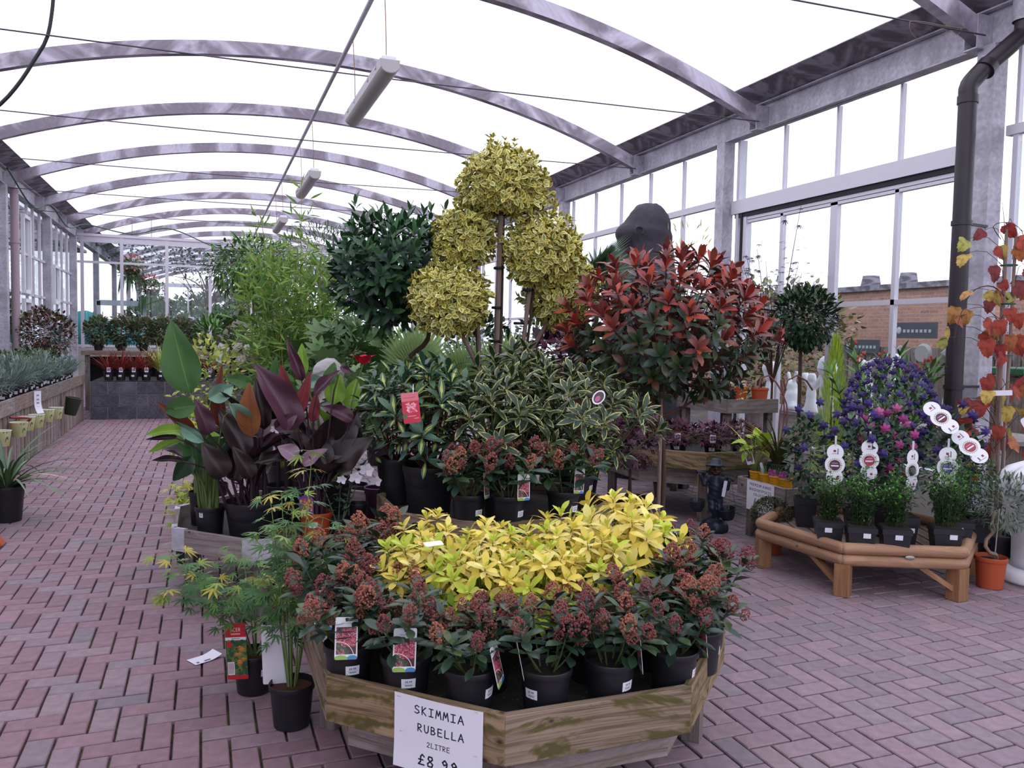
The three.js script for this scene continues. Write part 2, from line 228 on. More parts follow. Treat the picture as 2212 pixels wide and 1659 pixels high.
T.skim = canvasTex(256, 452, (c, w, h) => {
  const q = rng(5); c.fillStyle = '#f3f3f6'; c.fillRect(0, 0, w, h); c.fillStyle = '#1c1c1c'; c.beginPath(); c.arc(128, 30, 10, 0, 7); c.fill();
  c.fillStyle = '#6b7a86'; c.font = '28px serif'; c.textAlign = 'center'; c.fillText('Skimmia', 128, 78); c.fillStyle = '#9aa'; c.fillRect(64, 90, 128, 4);
  c.save(); c.beginPath(); c.rect(16, 106, 224, 290); c.clip(); c.fillStyle = '#4c2c30'; c.fillRect(16, 106, 224, 290);
  for (let i = 0; i < 900; i++) { c.fillStyle = ['#c23a54', '#e36a80', '#8f2438', '#d9506a', '#f0a8b4'][Math.floor(q() * 5)]; c.beginPath(); c.arc(16 + q() * 224, 125 + q() * 190, 3 + q() * 5, 0, 7); c.fill(); }
  c.fillStyle = '#3d5a3a'; c.beginPath(); c.arc(16, 420, 150, 0, 7); c.fill(); for (let i = 0; i < 160; i++) { const a = -q() * 1.57, l = q() * 145; c.fillStyle = ['#b06a74', '#c88890', '#3a6a48', '#7a3e46', '#2a4a30'][Math.floor(q() * 5)]; c.beginPath(); c.arc(16 + Math.cos(a) * l, 400 + Math.sin(a) * l, 5 + q() * 6, 0, 7); c.fill(); }
  c.strokeStyle = '#f6f4f6'; c.lineWidth = 8; c.beginPath(); c.arc(40, 440, 178, -1.75, 0); c.stroke(); c.restore();
  c.fillStyle = '#9ec25a'; c.beginPath(); c.ellipse(70, 436, 74, 32, 0, 0, 7); c.fill(); c.fillStyle = '#4f8fc4'; c.beginPath(); c.ellipse(200, 440, 60, 34, 0, 0, 7); c.fill(); });
T.acer = canvasTex(200, 480, (c, w, h) => { const q = rng(9); c.fillStyle = '#c4222c'; c.fillRect(0, 0, w, h); c.fillStyle = '#f4f0f0'; c.font = '44px sans-serif'; c.textAlign = 'center'; c.fillText('ACER', 100, 70); c.fillStyle = '#e8a0a0'; c.fillRect(56, 84, 90, 14); c.fillStyle = '#f0eef2'; c.fillRect(0, 118, w, 26); c.fillStyle = '#8a8a92'; c.fillRect(60, 127, 80, 7);
  c.fillStyle = '#3f5a34'; c.fillRect(0, 144, w, 306); for (let i = 0; i < 120; i++) { c.fillStyle = ['#2e4a2a', '#4f6e3a', '#28503a', '#6b7a34'][Math.floor(q() * 4)]; c.beginPath(); c.arc(q() * w, 144 + q() * 300, 8 + q() * 14, 0, 7); c.fill(); } c.fillStyle = '#c4222c'; c.beginPath(); c.arc(36, 180, 26, 0, 7); c.fill(); c.fillRect(0, 446, w, 34);
  c.strokeStyle = '#d88a2c'; c.lineWidth = 5; for (let i = 0; i < 9; i++) { const x = 90 + q() * 90, y = 190 + q() * 150; for (let k = 0; k < 5; k++) { const a = 0.4 + k * 0.55; c.beginPath(); c.moveTo(x, y); c.lineTo(x + Math.cos(a) * 34, y + Math.sin(a) * 34); c.stroke(); } }
  c.fillStyle = '#e8e6ec'; c.fillRect(8, 330, 66, 110); c.fillStyle = '#7a3038'; for (let i = 0; i < 6; i++) c.fillRect(16 + i * 9, 338, 4, 94); });
T.disc = (col) => canvasTex(160, 320, (c, w, h) => { c.fillStyle = '#f0eff4'; c.fillRect(0, 0, w, h); c.fillStyle = '#8a3a44'; c.fillRect(66, 44, 20, 18); c.fillStyle = '#6a6a78'; c.fillRect(96, 34, 8, 44); c.fillRect(56, 72, 50, 4); c.strokeStyle = '#9aa86a'; c.lineWidth = 10; c.setLineDash([8, 6]); c.beginPath(); c.arc(80, 165, 50, 0, 7); c.stroke(); c.setLineDash([]); c.fillStyle = col; c.beginPath(); c.arc(80, 165, 42, 0, 7); c.fill(); c.fillStyle = '#f0eff4'; c.fillRect(50, 164, 60, 11); c.fillStyle = '#c9a8c0'; c.fillRect(56, 146, 46, 5); c.fillStyle = '#555560'; c.fillRect(56, 262, 10, 34); c.fillStyle = '#8a3a44'; c.fillRect(90, 262, 18, 18); c.fillStyle = '#b8b8c4'; c.fillRect(44, 290, 70, 8); });
T.small = canvasTex(64, 96, (c, w, h) => { c.fillStyle = '#e9e8f0'; c.fillRect(0, 0, w, h); c.fillStyle = '#7a4a78'; c.fillRect(8, 20, 48, 50); c.fillStyle = '#b88ab0'; c.fillRect(20, 34, 26, 22); });
M.priceTag = labelMat(T.price); M.priceTag2 = labelMat(T.price2); M.skimTag = labelMat(T.skim, 0.3); M.acerTag = labelMat(T.acer, 0.35); M.smallTag = labelMat(T.small);
// ================= the setting =================
const XL = -3.24, XR = 6, XC = 1.38, EAVE = 3.96, ZB = -24.4, ZF = 5;
// ---------- floor: herringbone block paving ----------
{
  const floor = structure('floor'); R = rng(41);
  const bed = dataTex(512, 512, (u, v) => { const m = pn(u, v, 5, 2, 4), f = pn(u, v, 70, 5, 2) * 40; const c = mixc([56, 46, 46], [78, 78, 44], (m + 0.02) * 5); return c.map((k) => k + f); }, true, 0.5, 0.5);
  const slab = box(60, 0.3, 80, 3, -0.168, -18); part(floor, 'bedding', slab, std('#ffffff', 1, { map: bed, bumpMap: bed, bumpScale: 0.004 }));
  // one chamfered paver, 200 x 100 mm
  const pg = (() => { const L = 0.0967, W = 0.0459, c = 0.004, h = 0.03, b = [[-L, -h, -W], [L, -h, -W], [L, -h, W], [-L, -h, W], [-L, -c, -W], [L, -c, -W], [L, -c, W], [-L, -c, W], [-L + c, 0, -W + c], [L - c, 0, -W + c], [L - c, 0, W - c], [-L + c, 0, W - c]], q = [[8, 11, 10, 9]];
    for (let k = 0; k < 2; k++) for (let i = 0; i < 4; i++) { const j = (i + 1) % 4; q.push([k * 4 + i, k * 4 + 4 + i, k * 4 + 4 + j, k * 4 + j]); }
    const pos = [], uv = []; for (const f of q) for (const i of [f[0], f[1], f[2], f[0], f[2], f[3]]) { pos.push(...b[i]); uv.push(b[i][0] * 4, b[i][2] * 4 + b[i][1]); }
    const g = new THREE.BufferGeometry(); g.setAttribute('position', new THREE.Float32BufferAttribute(pos, 3)); g.setAttribute('uv', new THREE.Float32BufferAttribute(uv, 2)); g.computeVertexNormals(); return g; })();
  const speck = dataTex(512, 512, (u, v) => { const n = pn(u, v, 6, 7, 4) * 30, q = R() - 0.5, f = pn(u, v, 120, 3, 2) * 50 + q * 44 - (R() < 0.012 ? 70 : 0); return [222 + n + f, 220 + n + f, 222 + n + f]; });
  const tones = ['#a48f98', '#a08c95', '#9a8a91', '#a68e95', '#978a91', '#aa949a', '#a09197', '#a88890', '#a4848c', '#a08088'].map((c) => new THREE.Color(c)), pm = tones.map((c) => std(c, 0.72, { map: speck, bumpMap: speck, bumpScale: 0.0012 })), base = std('#ffffff', 0.72, { map: speck, bumpMap: speck, bumpScale: 0.0012 });
  const all = [], S = 0.101, e = new THREE.Euler(), qn = new THREE.Quaternion();
  for (let i = -36; i < 66; i++) for (let j = -250; j < 50; j++) {
    const k = (((i - j) % 4) + 4) % 4; if (k !== 0 && k !== 3) continue;
    const x = (k === 0 ? i + 0.5 : i) * S + 0.03, z = (k === 0 ? j : j + 0.5) * S + 0.05; if (x < XL - 0.1 || x > XR + 0.1) continue;
    all.push([x, z, k === 3, R() < (x < 0.6 + 0.5 * fbm(x, z, 9) ? 0.6 : 0.0) ? 7 + Math.floor(R() * 3) : Math.floor(R() * 7), rr(-0.0015, 0.0015), rr(-0.008, 0.008), rr(-0.01, 0.01)]);
  }
  const fr = new THREE.Frustum().setFromProjectionMatrix(new THREE.Matrix4().multiplyMatrices(camera.projectionMatrix, camera.matrixWorldInverse));
  const hid = (x, z) => Math.hypot(x - 1.1, z + 2.83) < 0.72, score = ([x, z]) => fr.containsPoint(V(x, 0, z)) && !hid(x, z) ? Math.hypot(x, z) : 1e3 + Math.hypot(x, z);
  all.sort((a, b) => score(a) - score(b));
  const mat = ([x, z, t, , y, a, b]) => new THREE.Matrix4().compose(V(x, y, z), qn.setFromEuler(e.set(a * 0.6, (t ? Math.PI / 2 : 0) + b, a)), V(1, 1, 1));
  all.slice(0, 300).forEach((p) => { const m = part(floor, 'paver', pg, pm[p[3]]); mat(p).decompose(m.position, m.quaternion, m.scale); });
  const rest = all.slice(300), im = shade(new THREE.InstancedMesh(pg, base, rest.length)), c = new THREE.Color(); im.name = 'paver_field'; im.userData.kind = 'stuff';
  rest.forEach((p, i) => { im.setMatrixAt(i, mat(p)); const s = rr(0.9, 1.1); c.copy(tones[p[3]]); im.setColorAt(i, c.setRGB(c.r * s, c.g * s, c.b * s)); }); floor.add(im);
}
// ---------- vaulted roof ----------
const ARC = (() => { const h = XR - XC, rise = 4.93 - EAVE, r = (h * h + rise * rise) / (2 * rise); return { r, cy: 4.93 - r, a: Math.asin(h / r) }; })();
const archZ = []; for (let k = -3; k < 16; k++) archZ.push(-4.97 - 2.8 * k);
{
  const roof = structure('ceiling'); R = rng(52);
  const arcGeo = (r0, r1, z0, z1, n = 40) => { const pos = [], uv = [], idx = []; const sec = [[r0, z0], [r0, z1], [r1, z1], [r1, z0], [r0, z0]];
    for (let s = 0; s < 4; s++) for (let i = 0; i <= n; i++) { const a = -ARC.a + 2 * ARC.a * i / n; for (const [r, z] of [sec[s], sec[s + 1]]) { pos.push(XC + Math.sin(a) * r, ARC.cy + Math.cos(a) * r, z); uv.push(a * r * 0.5, (s + (r - r0) + z) * 0.5); } }
    for (let s = 0; s < 4; s++) for (let i = 0; i < n; i++) { const o = s * (n + 1) * 2 + i * 2; idx.push(o, o + 1, o + 2, o + 1, o + 3, o + 2); }
    const g = new THREE.BufferGeometry(); g.setAttribute('position', new THREE.Float32BufferAttribute(pos, 3)); g.setAttribute('uv', new THREE.Float32BufferAttribute(uv, 2)); g.setIndex(idx); const f = g.toNonIndexed(); f.computeVertexNormals(); return f; };
  for (const z of archZ) part(roof, 'arch', arcGeo(ARC.r, ARC.r + 0.16, z - 0.05, z + 0.05), M.arch);
  for (let i = 0; i < archZ.length - 1; i++) { const z0 = archZ[i + 1], z1 = archZ[i], g = new THREE.CylinderGeometry(ARC.r + 0.36, ARC.r + 0.36, z1 - z0, 36, 1, true, -ARC.a * 0.925 + Math.PI, 2 * ARC.a * 0.925); g.rotateX(-Math.PI / 2); g.rotateZ(Math.PI); g.rotateZ(0); g.translate(XC, ARC.cy, (z0 + z1) / 2); part(roof, 'roof_sheet', g, M.film); }
  // gutters and eaves beams along both sides
  const z0 = archZ[archZ.length - 1], z1 = archZ[0], L = z1 - z0, zc = (z0 + z1) / 2;
  for (const [sx, X] of [[1, XR], [-1, XL]]) {
    part(roof, 'eaves_beam', [box(0.012, 0.3, L, X, EAVE + 0.15, zc), box(0.14, 0.012, L, X, EAVE + 0.006, zc), box(0.14, 0.012, L, X, EAVE + 0.294, zc)], M.steel);
    part(roof, 'gutter', [bar(V(X - sx * 0.02, EAVE + 0.3, z0), V(X - sx * 0.02, EAVE + 0.3, z1), 0.02, 0.01), bar(V(X - sx * 0.17, EAVE + 0.36, z0), V(X - sx * 0.17, EAVE + 0.36, z1), 0.36, 0.012, V(0.42 * sx, 1, 0).normalize()), box(0.5, 0.01, L, X + sx * 0.25, EAVE + 0.3, zc)], M.gutter);
    for (const z of archZ) part(roof, 'bracket', [box(0.16, 0.26, 0.012, X - sx * 0.09, EAVE + 0.12, z - 0.06), box(0.16, 0.26, 0.012, X - sx * 0.09, EAVE + 0.12, z + 0.06), box(0.16, 0.012, 0.13, X - sx * 0.09, EAVE - 0.015, z)], M.steel);
  }
}
// ---------- right glazed wall: columns, rails, mullions and panes ----------
const colZ = [-0.4, -4.88, -8.48, -13.26, -18.2, -24.3];
function pane(parent, x, y0, y1, za, zb) { part(parent, 'pane', box(0.004, y1 - y0, Math.abs(zb - za), x, (y0 + y1) / 2, (za + zb) / 2), M.glass); }
{
  const w = structure('wall_right'); R = rng(61);
  for (const z of colZ) part(w, 'column', [box(0.15, EAVE, 0.16, XR - 0.02, EAVE / 2, z), box(0.2, 0.012, 0.24, XR - 0.02, 0.006, z)], M.steel);
  part(w, 'plinth', box(0.12, 0.35, 30, XR + 0.1, 0.175, -9.7), M.concrete);
  colZ.slice(0, -1).forEach((za, k) => {
    const zb = colZ[k + 1], f = structure('window'), X = XR + 0.08, n = Math.round((za - zb) / 0.93), step = (za - zb - 0.36) / n, a = za - 0.18, tr = k === 1 ? 3.16 : 3.27;
    f.name = 'window_' + (k + 1);
    const door = k === 1;
    part(f, 'rail', door ? [box(0.09, 0.16, za - zb - 0.2, X - 0.02, tr + 0.0, (za + zb) / 2)] : [box(0.07, 0.08, za - zb - 0.2, X, tr, (za + zb) / 2)], M.alu);
    if (door) { part(f, 'seal', box(0.03, 0.05, za - zb - 0.3, X - 0.03, tr - 0.105, (za + zb) / 2), M.rubber); part(f, 'head_frame', [box(0.06, 0.035, za - zb - 0.5, X, tr - 0.15, (za + zb) / 2), box(0.05, 0.03, za - zb - 0.5, X, tr - 0.19, (za + zb) / 2)], M.alu);
      part(f, 'jamb', [box(0.08, tr, 0.06, X, tr / 2, zb + 0.34), box(0.1, EAVE, 0.05, X, EAVE / 2, zb + 0.2)], M.alu); part(f, 'jamb_seal', box(0.03, tr - 0.1, 0.03, X - 0.04, tr / 2, zb + 0.29), M.rubber); }
    part(f, 'rail', box(0.05, 0.05, za - zb - 0.2, X, 1.93, (za + zb) / 2), M.alu);
    part(f, 'sill', box(0.1, 0.07, za - zb - 0.2, X, 0.38, (za + zb) / 2), M.alu);
    for (let i = 0; i <= n; i++) {
      const z = a - i * step, wide = door && i === 2 ? 0.1 : 0.045; part(f, 'mullion', box(0.05, tr - 0.4, wide, X, (tr + 0.4) / 2, z), M.alu); part(f, 'mullion', box(0.045, EAVE - tr, 0.03, X, (EAVE + tr) / 2, z), M.alu);
      if (i < n) { pane(f, X, tr + 0.06, EAVE, z - 0.02, z - step + 0.02); pane(f, X, 1.96, tr - 0.1, z - 0.02, z - step + 0.02); pane(f, X, 0.42, 1.9, z - 0.02, z - step + 0.02); }
    }
  });
}
// ---------- left glazed wall ----------
{
  const w = structure('wall_left'); R = rng(63); const X = XL - 0.05;
  for (const z of [1.5, -3, -7.6, -12, -16.0, -20.2, -23.9]) part(w, 'column', box(0.16, EAVE, 0.16, XL, EAVE / 2, z), M.steel);
  part(w, 'plinth', box(0.1, 0.7, 30, X, 0.35, -9.5), M.concrete);
  for (const y of [0.75, 2.2, 2.97]) part(w, 'rail', box(0.05, 0.05, 30, X, y, -9.5), M.alu);
  const zs = [4.5, 2.2, 0, -2.2, -4.4, -6.6, -8.8, -11, -13.2, -15.0, -16.6, -17.5, -18.3, -18.9, -19.6, -20.3, -21.0, -21.7, -22.4, -23.2, -24.0];
  zs.forEach((z, i) => { part(w, 'mullion', box(0.05, EAVE - 0.7, 0.045, X, (EAVE + 0.7) / 2, z), M.alu); if (i) for (const [y0, y1] of [[0.78, 2.17], [2.23, 2.94], [3.0, EAVE]]) pane(w, X, y0, y1, zs[i - 1] - 0.02, z + 0.02); });
  const win = (n, z, y0, y1) => { const f = structure('window'); f.name = 'window_' + n; const h = y1 - y0, d = 0.62; part(f, 'window_frame', [box(0.06, h, 0.07, X + 0.05, (y0 + y1) / 2, z - d / 2), box(0.06, h, 0.07, X + 0.05, (y0 + y1) / 2, z + d / 2), box(0.06, 0.07, d, X + 0.05, y0 + 0.035, z), box(0.06, 0.07, d, X + 0.05, y1 - 0.035, z)], M.white); };
  win(11, -18.0, 2.2, 3.7); win(12, -18.0, 1.0, 2.1); win(13, -21.3, 2.1, 3.0);
}
// ---------- glazed partition at the far end ----------
{
  const p = structure('wall_back'); R = rng(65);
  const xs = [-3.1, -2.14, -1.01, 0.11, 1.23, 2.36, 3.48, 4.6, 5.75];
  part(p, 'beam', [box(9.2, 0.07, 0.1, XC, 4.07, ZB), box(9.2, 0.16, 0.04, XC, 3.96, ZB)], M.alu);
  part(p, 'rail', box(9.2, 0.06, 0.05, XC, 3.35, ZB), M.alu); part(p, 'rail', box(9.2, 0.07, 0.06, XC, 1.1, ZB), M.alu);
  part(p, 'plinth', box(9.2, 1.05, 0.12, XC, 0.525, ZB), M.concrete);
  xs.forEach((x, i) => { part(p, 'post', box(0.08, 4.07 - 1.05, 0.07, x, 2.56, ZB), M.alu); if (i) for (const [a, b] of [[1.14, 3.32], [3.38, 3.9]]) part(p, 'pane', box(x - xs[i - 1] - 0.08, b - a, 0.004, (x + xs[i - 1]) / 2, (a + b) / 2, ZB), M.glass); });
  for (const z of [-28.6, -34, -40, -45.5]) for (const X of [XL, XR]) part(p, 'column', box(0.16, EAVE, 0.16, X, EAVE / 2, z), M.steel);
  const e = structure('wall_end'); part(e, 'panel', box(9.2, 1.2, 0.1, XC, 0.6, -46), M.concrete);
  for (let i = 0; i < 9; i++) part(e, 'mullion', box(0.07, 3.9, 0.07, XL + 0.1 + i * 1.13, 1.95, -45.9), M.alu); part(e, 'rail', box(9.2, 0.25, 0.08, XC, 2.2, -45.9), M.alu); part(e, 'rail', box(9.2, 0.2, 0.08, XC, 3.95, -45.9), M.alu);
  // white door frame standing in the far house
  const d = structure('door_1'); part(d, 'door_frame', [box(0.1, 2.4, 0.08, -1.75, 1.2, -27), box(0.1, 2.4, 0.08, -3.0, 1.2, -27), box(1.35, 0.16, 0.08, -2.4, 2.35, -27), box(1.2, 0.3, 0.06, -2.4, 0.15, -27)], M.white);
  // entrance end behind the viewer
  const g = structure('wall_front'); part(g, 'panel', box(9.3, 1.0, 0.12, XC, 0.5, ZF), M.concrete); for (let i = 0; i < 9; i++) part(g, 'mullion', box(0.07, 4.0, 0.07, XL + 0.1 + i * 1.13, 2.0, ZF), M.alu); part(g, 'pane', box(9.2, 3.1, 0.004, XC, 2.55, ZF), M.glass);
}
// ---------- outside ----------
{
  R = rng(71);
  const b = structure('wall_neighbour'), brickT = dataTex(512, 512, (u, v) => { const c = Math.floor(v * 26), x = u * 9 + (c % 2) * 0.5, fx = x - Math.floor(x), fy = v * 26 - c, m = fx < 0.04 || fy < 0.13; const n = pn(u, v, 40, 3, 2) * 30, k = noise.noise(Math.floor(x) * 3.7, c * 2.3, 1) * 30; return m ? [186, 170, 164] : [186 + k + n, 142 + k * 0.7 + n, 124 + k * 0.5 + n]; }, true, 0.5, 0.5);
  part(b, 'facade', box(0.3, 2.75, 24, 14.15, 1.375, -12), std('#ffffff', 0.9, { map: brickT })); part(b, 'roof_edge', box(0.5, 0.12, 24.2, 14.15, 2.8, -12), M.gutter);
  for (const [z, r] of [[-14.4, 0.22], [-13.35, 0.2]]) { const g = new THREE.CylinderGeometry(r * 0.8, r, 0.24, 14); g.translate(14.2, 2.98, z); part(b, 'roof_vent', g, M.gutter); }
  part(b, 'facade', box(8, 3.1, 0.3, -9, 1.55, -14), M.palePipe); 
  const n = structure('wall_outer'); part(n, 'wall', box(0.2, 2.6, 40, -8.2, 1.3, -16), std('#8d99ad', 0.8)); part(n, 'added_shade_roof', box(3.6, 0.1, 44, -6.2, 4.6, -14), M.gutter); for (let i = 0; i < 4; i++) part(n, 'beam', box(0.15, 0.22, 40, -7.9, 2.75 + i * 0.42, -16), i % 2 ? M.steel : M.gutter); for (let i = 0; i < 9; i++) part(n, 'mullion', box(0.08, 4.2, 0.1, -7.7, 2.1, -1 - i * 4), M.steel);  // roof slab over the neighbouring bay is added to block light from the left
}
// ================= fittings =================
{
  R = rng(81);
  const wp = shade(new THREE.Mesh(tube([V(XC, 4.51, 4), V(XC, 4.5, -12), V(XC, 4.51, -24), V(XC, 4.5, -45)], 0.024, 60, 8), M.steel)); wp.name = 'watering_pipe'; scene.add(tag(wp, 'long thin grey pipe hung along the middle of the roof arches', 'pipe'));
  const where = ['nearest and largest of the hanging strip lights', 'second strip light from the viewer, above the bamboo', 'small third strip light behind the bamboo tip'];
  [-7.55, -12.4, -17.2].forEach((z, i) => {
    const t = thing('strip_light', ['dusty white fluorescent strip light on cords, ' + where[0], 'dusty white fluorescent strip light on cords, ' + where[1], 'dusty white fluorescent strip light, ' + where[2]][i], 'light', [XC + 0.03, 3.72, z]);
    part(t, 'housing', [box(0.12, 0.05, 1.75, 0, 0.07, 0, 0.01)], M.white);
    const s = new THREE.Shape(); s.moveTo(-0.075, 0.05); s.lineTo(-0.07, -0.01); s.quadraticCurveTo(-0.05, -0.05, 0, -0.05); s.quadraticCurveTo(0.05, -0.05, 0.07, -0.01); s.lineTo(0.075, 0.05);
    const g = new THREE.ExtrudeGeometry(s, { depth: 1.8, bevelEnabled: true, bevelSize: 0.008, bevelThickness: 0.01, bevelSegments: 2, curveSegments: 6 }); g.translate(0, 0, -0.9); part(t, 'diffuser', g, std('#b9b4b6', 0.45));
    for (const k of [-0.7, -0.35, 0.35, 0.7]) part(t, 'clip', box(0.012, 0.03, 0.05, -0.08, 0.04, k), M.steel);
    for (const k of [-0.75, 0.75]) part(t, 'cord', tube([V(0, 0.09, k), V(-0.01, 0.45, k), V(-0.03, 0.78, k)], 0.004, 4, 4), M.twine);
  });
  // crop wires across the house
  const wl = [[-5.15, 0.02], [-7.98, 0.03], [-10.78, 0.03], [-13.58, 0.03], [-16.38, 0.03], [-19.18, 0.03]];
  const wo = ['nearest the viewer', 'second from the viewer', 'third from the viewer', 'fourth from the viewer', 'fifth from the viewer', 'farthest before the partition']; wl.forEach(([z, s], i) => { const m = shade(new THREE.Mesh(tube([V(XL + 0.1, EAVE - 0.04, z + 0.3), V(XC, EAVE + 0.01 - s, z + 0.3), V(XR - 0.15, EAVE + 0.06, z + 0.3)], 0.007, 20, 5), M.wire)); m.name = numbered('crop_wire'); scene.add(tag(m, 'thin grey wire across the house below the arches, ' + wo[i], 'wire', 'crop wires under the roof')); });
  const hose = shade(new THREE.Mesh(tube([V(-1.1, 4.85, -7.7), V(-1.16, 4.33, -7.7), V(-1.18, 4.11, -7.7), V(-1.22, 3.9, -7.7), V(-1.31, 3.72, -7.7), V(-1.42, 3.52, -7.7), V(-1.56, 3.33, -7.7), V(-1.85, 3.08, -7.7), V(-2.6, 2.75, -7.7), V(-3.15, 2.7, -7.65)], 0.015, 40, 6), M.black)); hose.name = 'black_hose'; scene.add(tag(hose, 'black hose drooping from the crop wire at upper left', 'hose'));
  const twig = shade(new THREE.Mesh(mergeGeometries([stem([V(5.66, 4.05, -4.87), V(5.41, 4.03, -4.86), V(5.15, 4.02, -4.85), V(5.03, 3.99, -4.84), V(5.06, 3.92, -4.84), V(5.12, 3.88, -4.84)], 0.006, 0.003, 14), stem([V(5.45, 4.02, -4.86), V(5.42, 3.96, -4.85), V(5.36, 3.95, -4.85)], 0.004, 0.002), stem([V(5.6, 4.04, -4.86), V(5.55, 3.98, -4.85), V(5.5, 4.0, -4.85)], 0.004, 0.002)]), M.stakeWood)); twig.name = 'dry_twig'; scene.add(tag(twig, 'dry brown vine twig wound round the nearest crop wire by the right gutter', 'twig'));
  const cable = shade(new THREE.Mesh(tube([V(-3.05, 4.15, -15.5), V(-2.95, 3.75, -17), V(-2.9, 4.0, -18.5), V(-2.8, 3.75, -20), V(-2.6, 4.0, -21.5), V(-1.7, 3.95, -22.5), V(-0.9, 4.2, -23), V(0.2, 3.8, -23), V(1.0, 3.65, -23), V(1.9, 4.0, -23)], 0.014, 60, 5), M.green)); cable.name = 'slack_cable'; scene.add(tag(cable, 'slack dark green cable looping from the left eaves past the far partition', 'cable'));
  // rainwater pipes
  const dp = thing('downpipe', 'dark brown plastic rainwater downpipe beside the right steel column', 'pipe', [5.6, 0, -4.77]);
  const cyl = (r, a, b) => { const g = new THREE.CylinderGeometry(r, r, b - a, 24); g.translate(0, (a + b) / 2, 0); return g; };
  part(dp, 'pipe', [cyl(0.068, 0, 3.5)], M.downpipe); part(dp, 'offset_bend', tube([V(0, 3.48, 0), V(0, 3.56, 0), V(0.05, 3.64, 0.02), V(0.3, 3.9, 0.12), V(0.37, 3.98, 0.15), V(0.38, 4.1, 0.15)], 0.069, 24, 20), M.downpipe);
  for (const y of [3.46, 2.5, 1.2]) { const g = new THREE.CylinderGeometry(0.077, 0.077, y > 3 ? 0.06 : 0.035, 24); g.translate(0, y, 0); part(dp, 'collar', g, M.downpipe); if (y < 3) part(dp, 'bracket', [bar(V(0.07, y, 0), V(0.32, y, -0.04), 0.025, 0.02)], M.downpipe); }
  { const g = new THREE.CylinderGeometry(0.08, 0.08, 0.07, 24); g.rotateZ(-0.75); g.translate(0.12, 3.71, 0.05); part(dp, 'collar', g, M.downpipe); }
  { const g = new THREE.CylinderGeometry(0.085, 0.085, 0.24, 24, 1, true); g.translate(0.38, 4.19, 0.15); part(dp, 'outlet', g, M.steel); }
  const lp = thing('downpipe', 'pale pinkish grey rainwater pipe at the left glazed wall', 'pipe', [XL + 0.14, 0, -16.25]); part(lp, 'pipe', cyl(0.065, 0, 3.95), M.palePipe); part(lp, 'collar', cyl(0.075, 3.0, 3.08), M.palePipe);
}

// ================= display tables =================
// eight-sided display table: boards round the rim, deck, lower boards, legs
function octTable(name, label, cx, cz, rim, side, bh, { mats = [M.oldWood], low = 0.1, deckMat = M.liner, deckDrop = 0.07, corners = false, brace = true } = {}) {
  const t = thing(name, label, 'table', [cx, 0, cz]), ap = side * 1.2071, th = 0.028, at = (a, r) => V(Math.sin(a) * r, 0, Math.cos(a) * r);
  for (let i = 0; i < 8; i++) {
    const a = i * Math.PI / 4, b = box(side, bh, th, 0, rim - bh / 2, ap - th / 2, 0.004); b.rotateY(a); part(t, 'board', b, mats[i % mats.length]);
    if (low) { const c = box(side * 0.9, low, 0.03, 0, rim - bh - low / 2 - 0.005, ap - 0.09, 0.003); c.rotateY(a); part(t, 'apron', c, M.greyWood); }
    if (i % 2) { const p = at(a + Math.PI / 8, ap * 0.93); part(t, 'leg', box(0.07, rim - bh, 0.07, p.x, (rim - bh) / 2, p.z, 0.003, a), M.greyWood3); }
    if (corners) { const v = at(a + Math.PI / 8, ap * 1.0824), k = [box(0.09, bh, 0.004, -0.045, rim - bh / 2, 0), box(0.09, 0.004, 0.03, -0.045, rim + 0.002, -0.012)], k2 = [box(0.09, bh, 0.004, 0.045, rim - bh / 2, 0), box(0.09, 0.004, 0.03, 0.045, rim + 0.002, -0.012)]; const g = mergeGeometries(k), h = mergeGeometries(k2); g.rotateY(a); h.rotateY(a + Math.PI / 4); const m = mergeGeometries([g, h]); m.translate(v.x, 0, v.z); part(t, 'corner_plate', m, M.steel); }
  }
  const s = new THREE.Shape(); for (let i = 0; i <= 8; i++) { const a = (i + 0.5) * Math.PI / 4, r = (ap - th) * 1.0824; i ? s.lineTo(Math.sin(a) * r, Math.cos(a) * r) : s.moveTo(Math.sin(a) * r, Math.cos(a) * r); }
  const g = new THREE.ExtrudeGeometry(s, { depth: 0.018, bevelEnabled: false }); g.rotateX(-Math.PI / 2); g.translate(0, rim - deckDrop - 0.018, 0); part(t, 'deck', g, deckMat);
  if (brace) for (const [a, s2] of [[0.2, 1], [Math.PI, -1]]) { const p = at(a, ap * 0.85), q = at(a - 0.5 * s2, ap * 0.4); part(t, 'brace', bar(V(p.x, rim - bh - 0.01, p.z), V(q.x, 0.03, q.z), 0.07, 0.035), M.greyWood); }
  return t;
}
const deckT = dataTex(256, 256, (u, v) => { const m = pn(u, v, 60, 3, 2), n = pn(u, v, 6, 2, 4), k = 30 + n * 30 + (m > 0.2 ? 70 * (m - 0.2) * 5 : 0); return [k, k * 0.95, k * 0.9]; }, true, 2, 2);
M.deckDirt = std('#ffffff', 0.9, { map: deckT }); M.deckGrey = std('#77716f', 0.9, { map: M.greyWood.map });
R = rng(91);
octTable('display_table', 'low eight-sided weathered wooden display table in front, holding skimmias', 1.1, -2.83, 0.45, 0.62, 0.15, { mats: [M.oldWood, M.oldWood3, M.oldWood2], deckMat: M.deckDirt });
octTable('display_table', 'higher eight-sided wooden display table behind the yellow bushes', 1.49, -4.17, 0.64, 0.5, 0.12, { mats: [M.oldWood2, M.oldWood], deckMat: M.deckGrey, brace: false });
octTable('display_table', 'low wooden display table with metal corner plates under the canna lilies', 0.53, -5.0, 0.45, 0.585, 0.12, { mats: [M.greyWood], deckMat: M.deckGrey, corners: true, low: 0, brace: false });
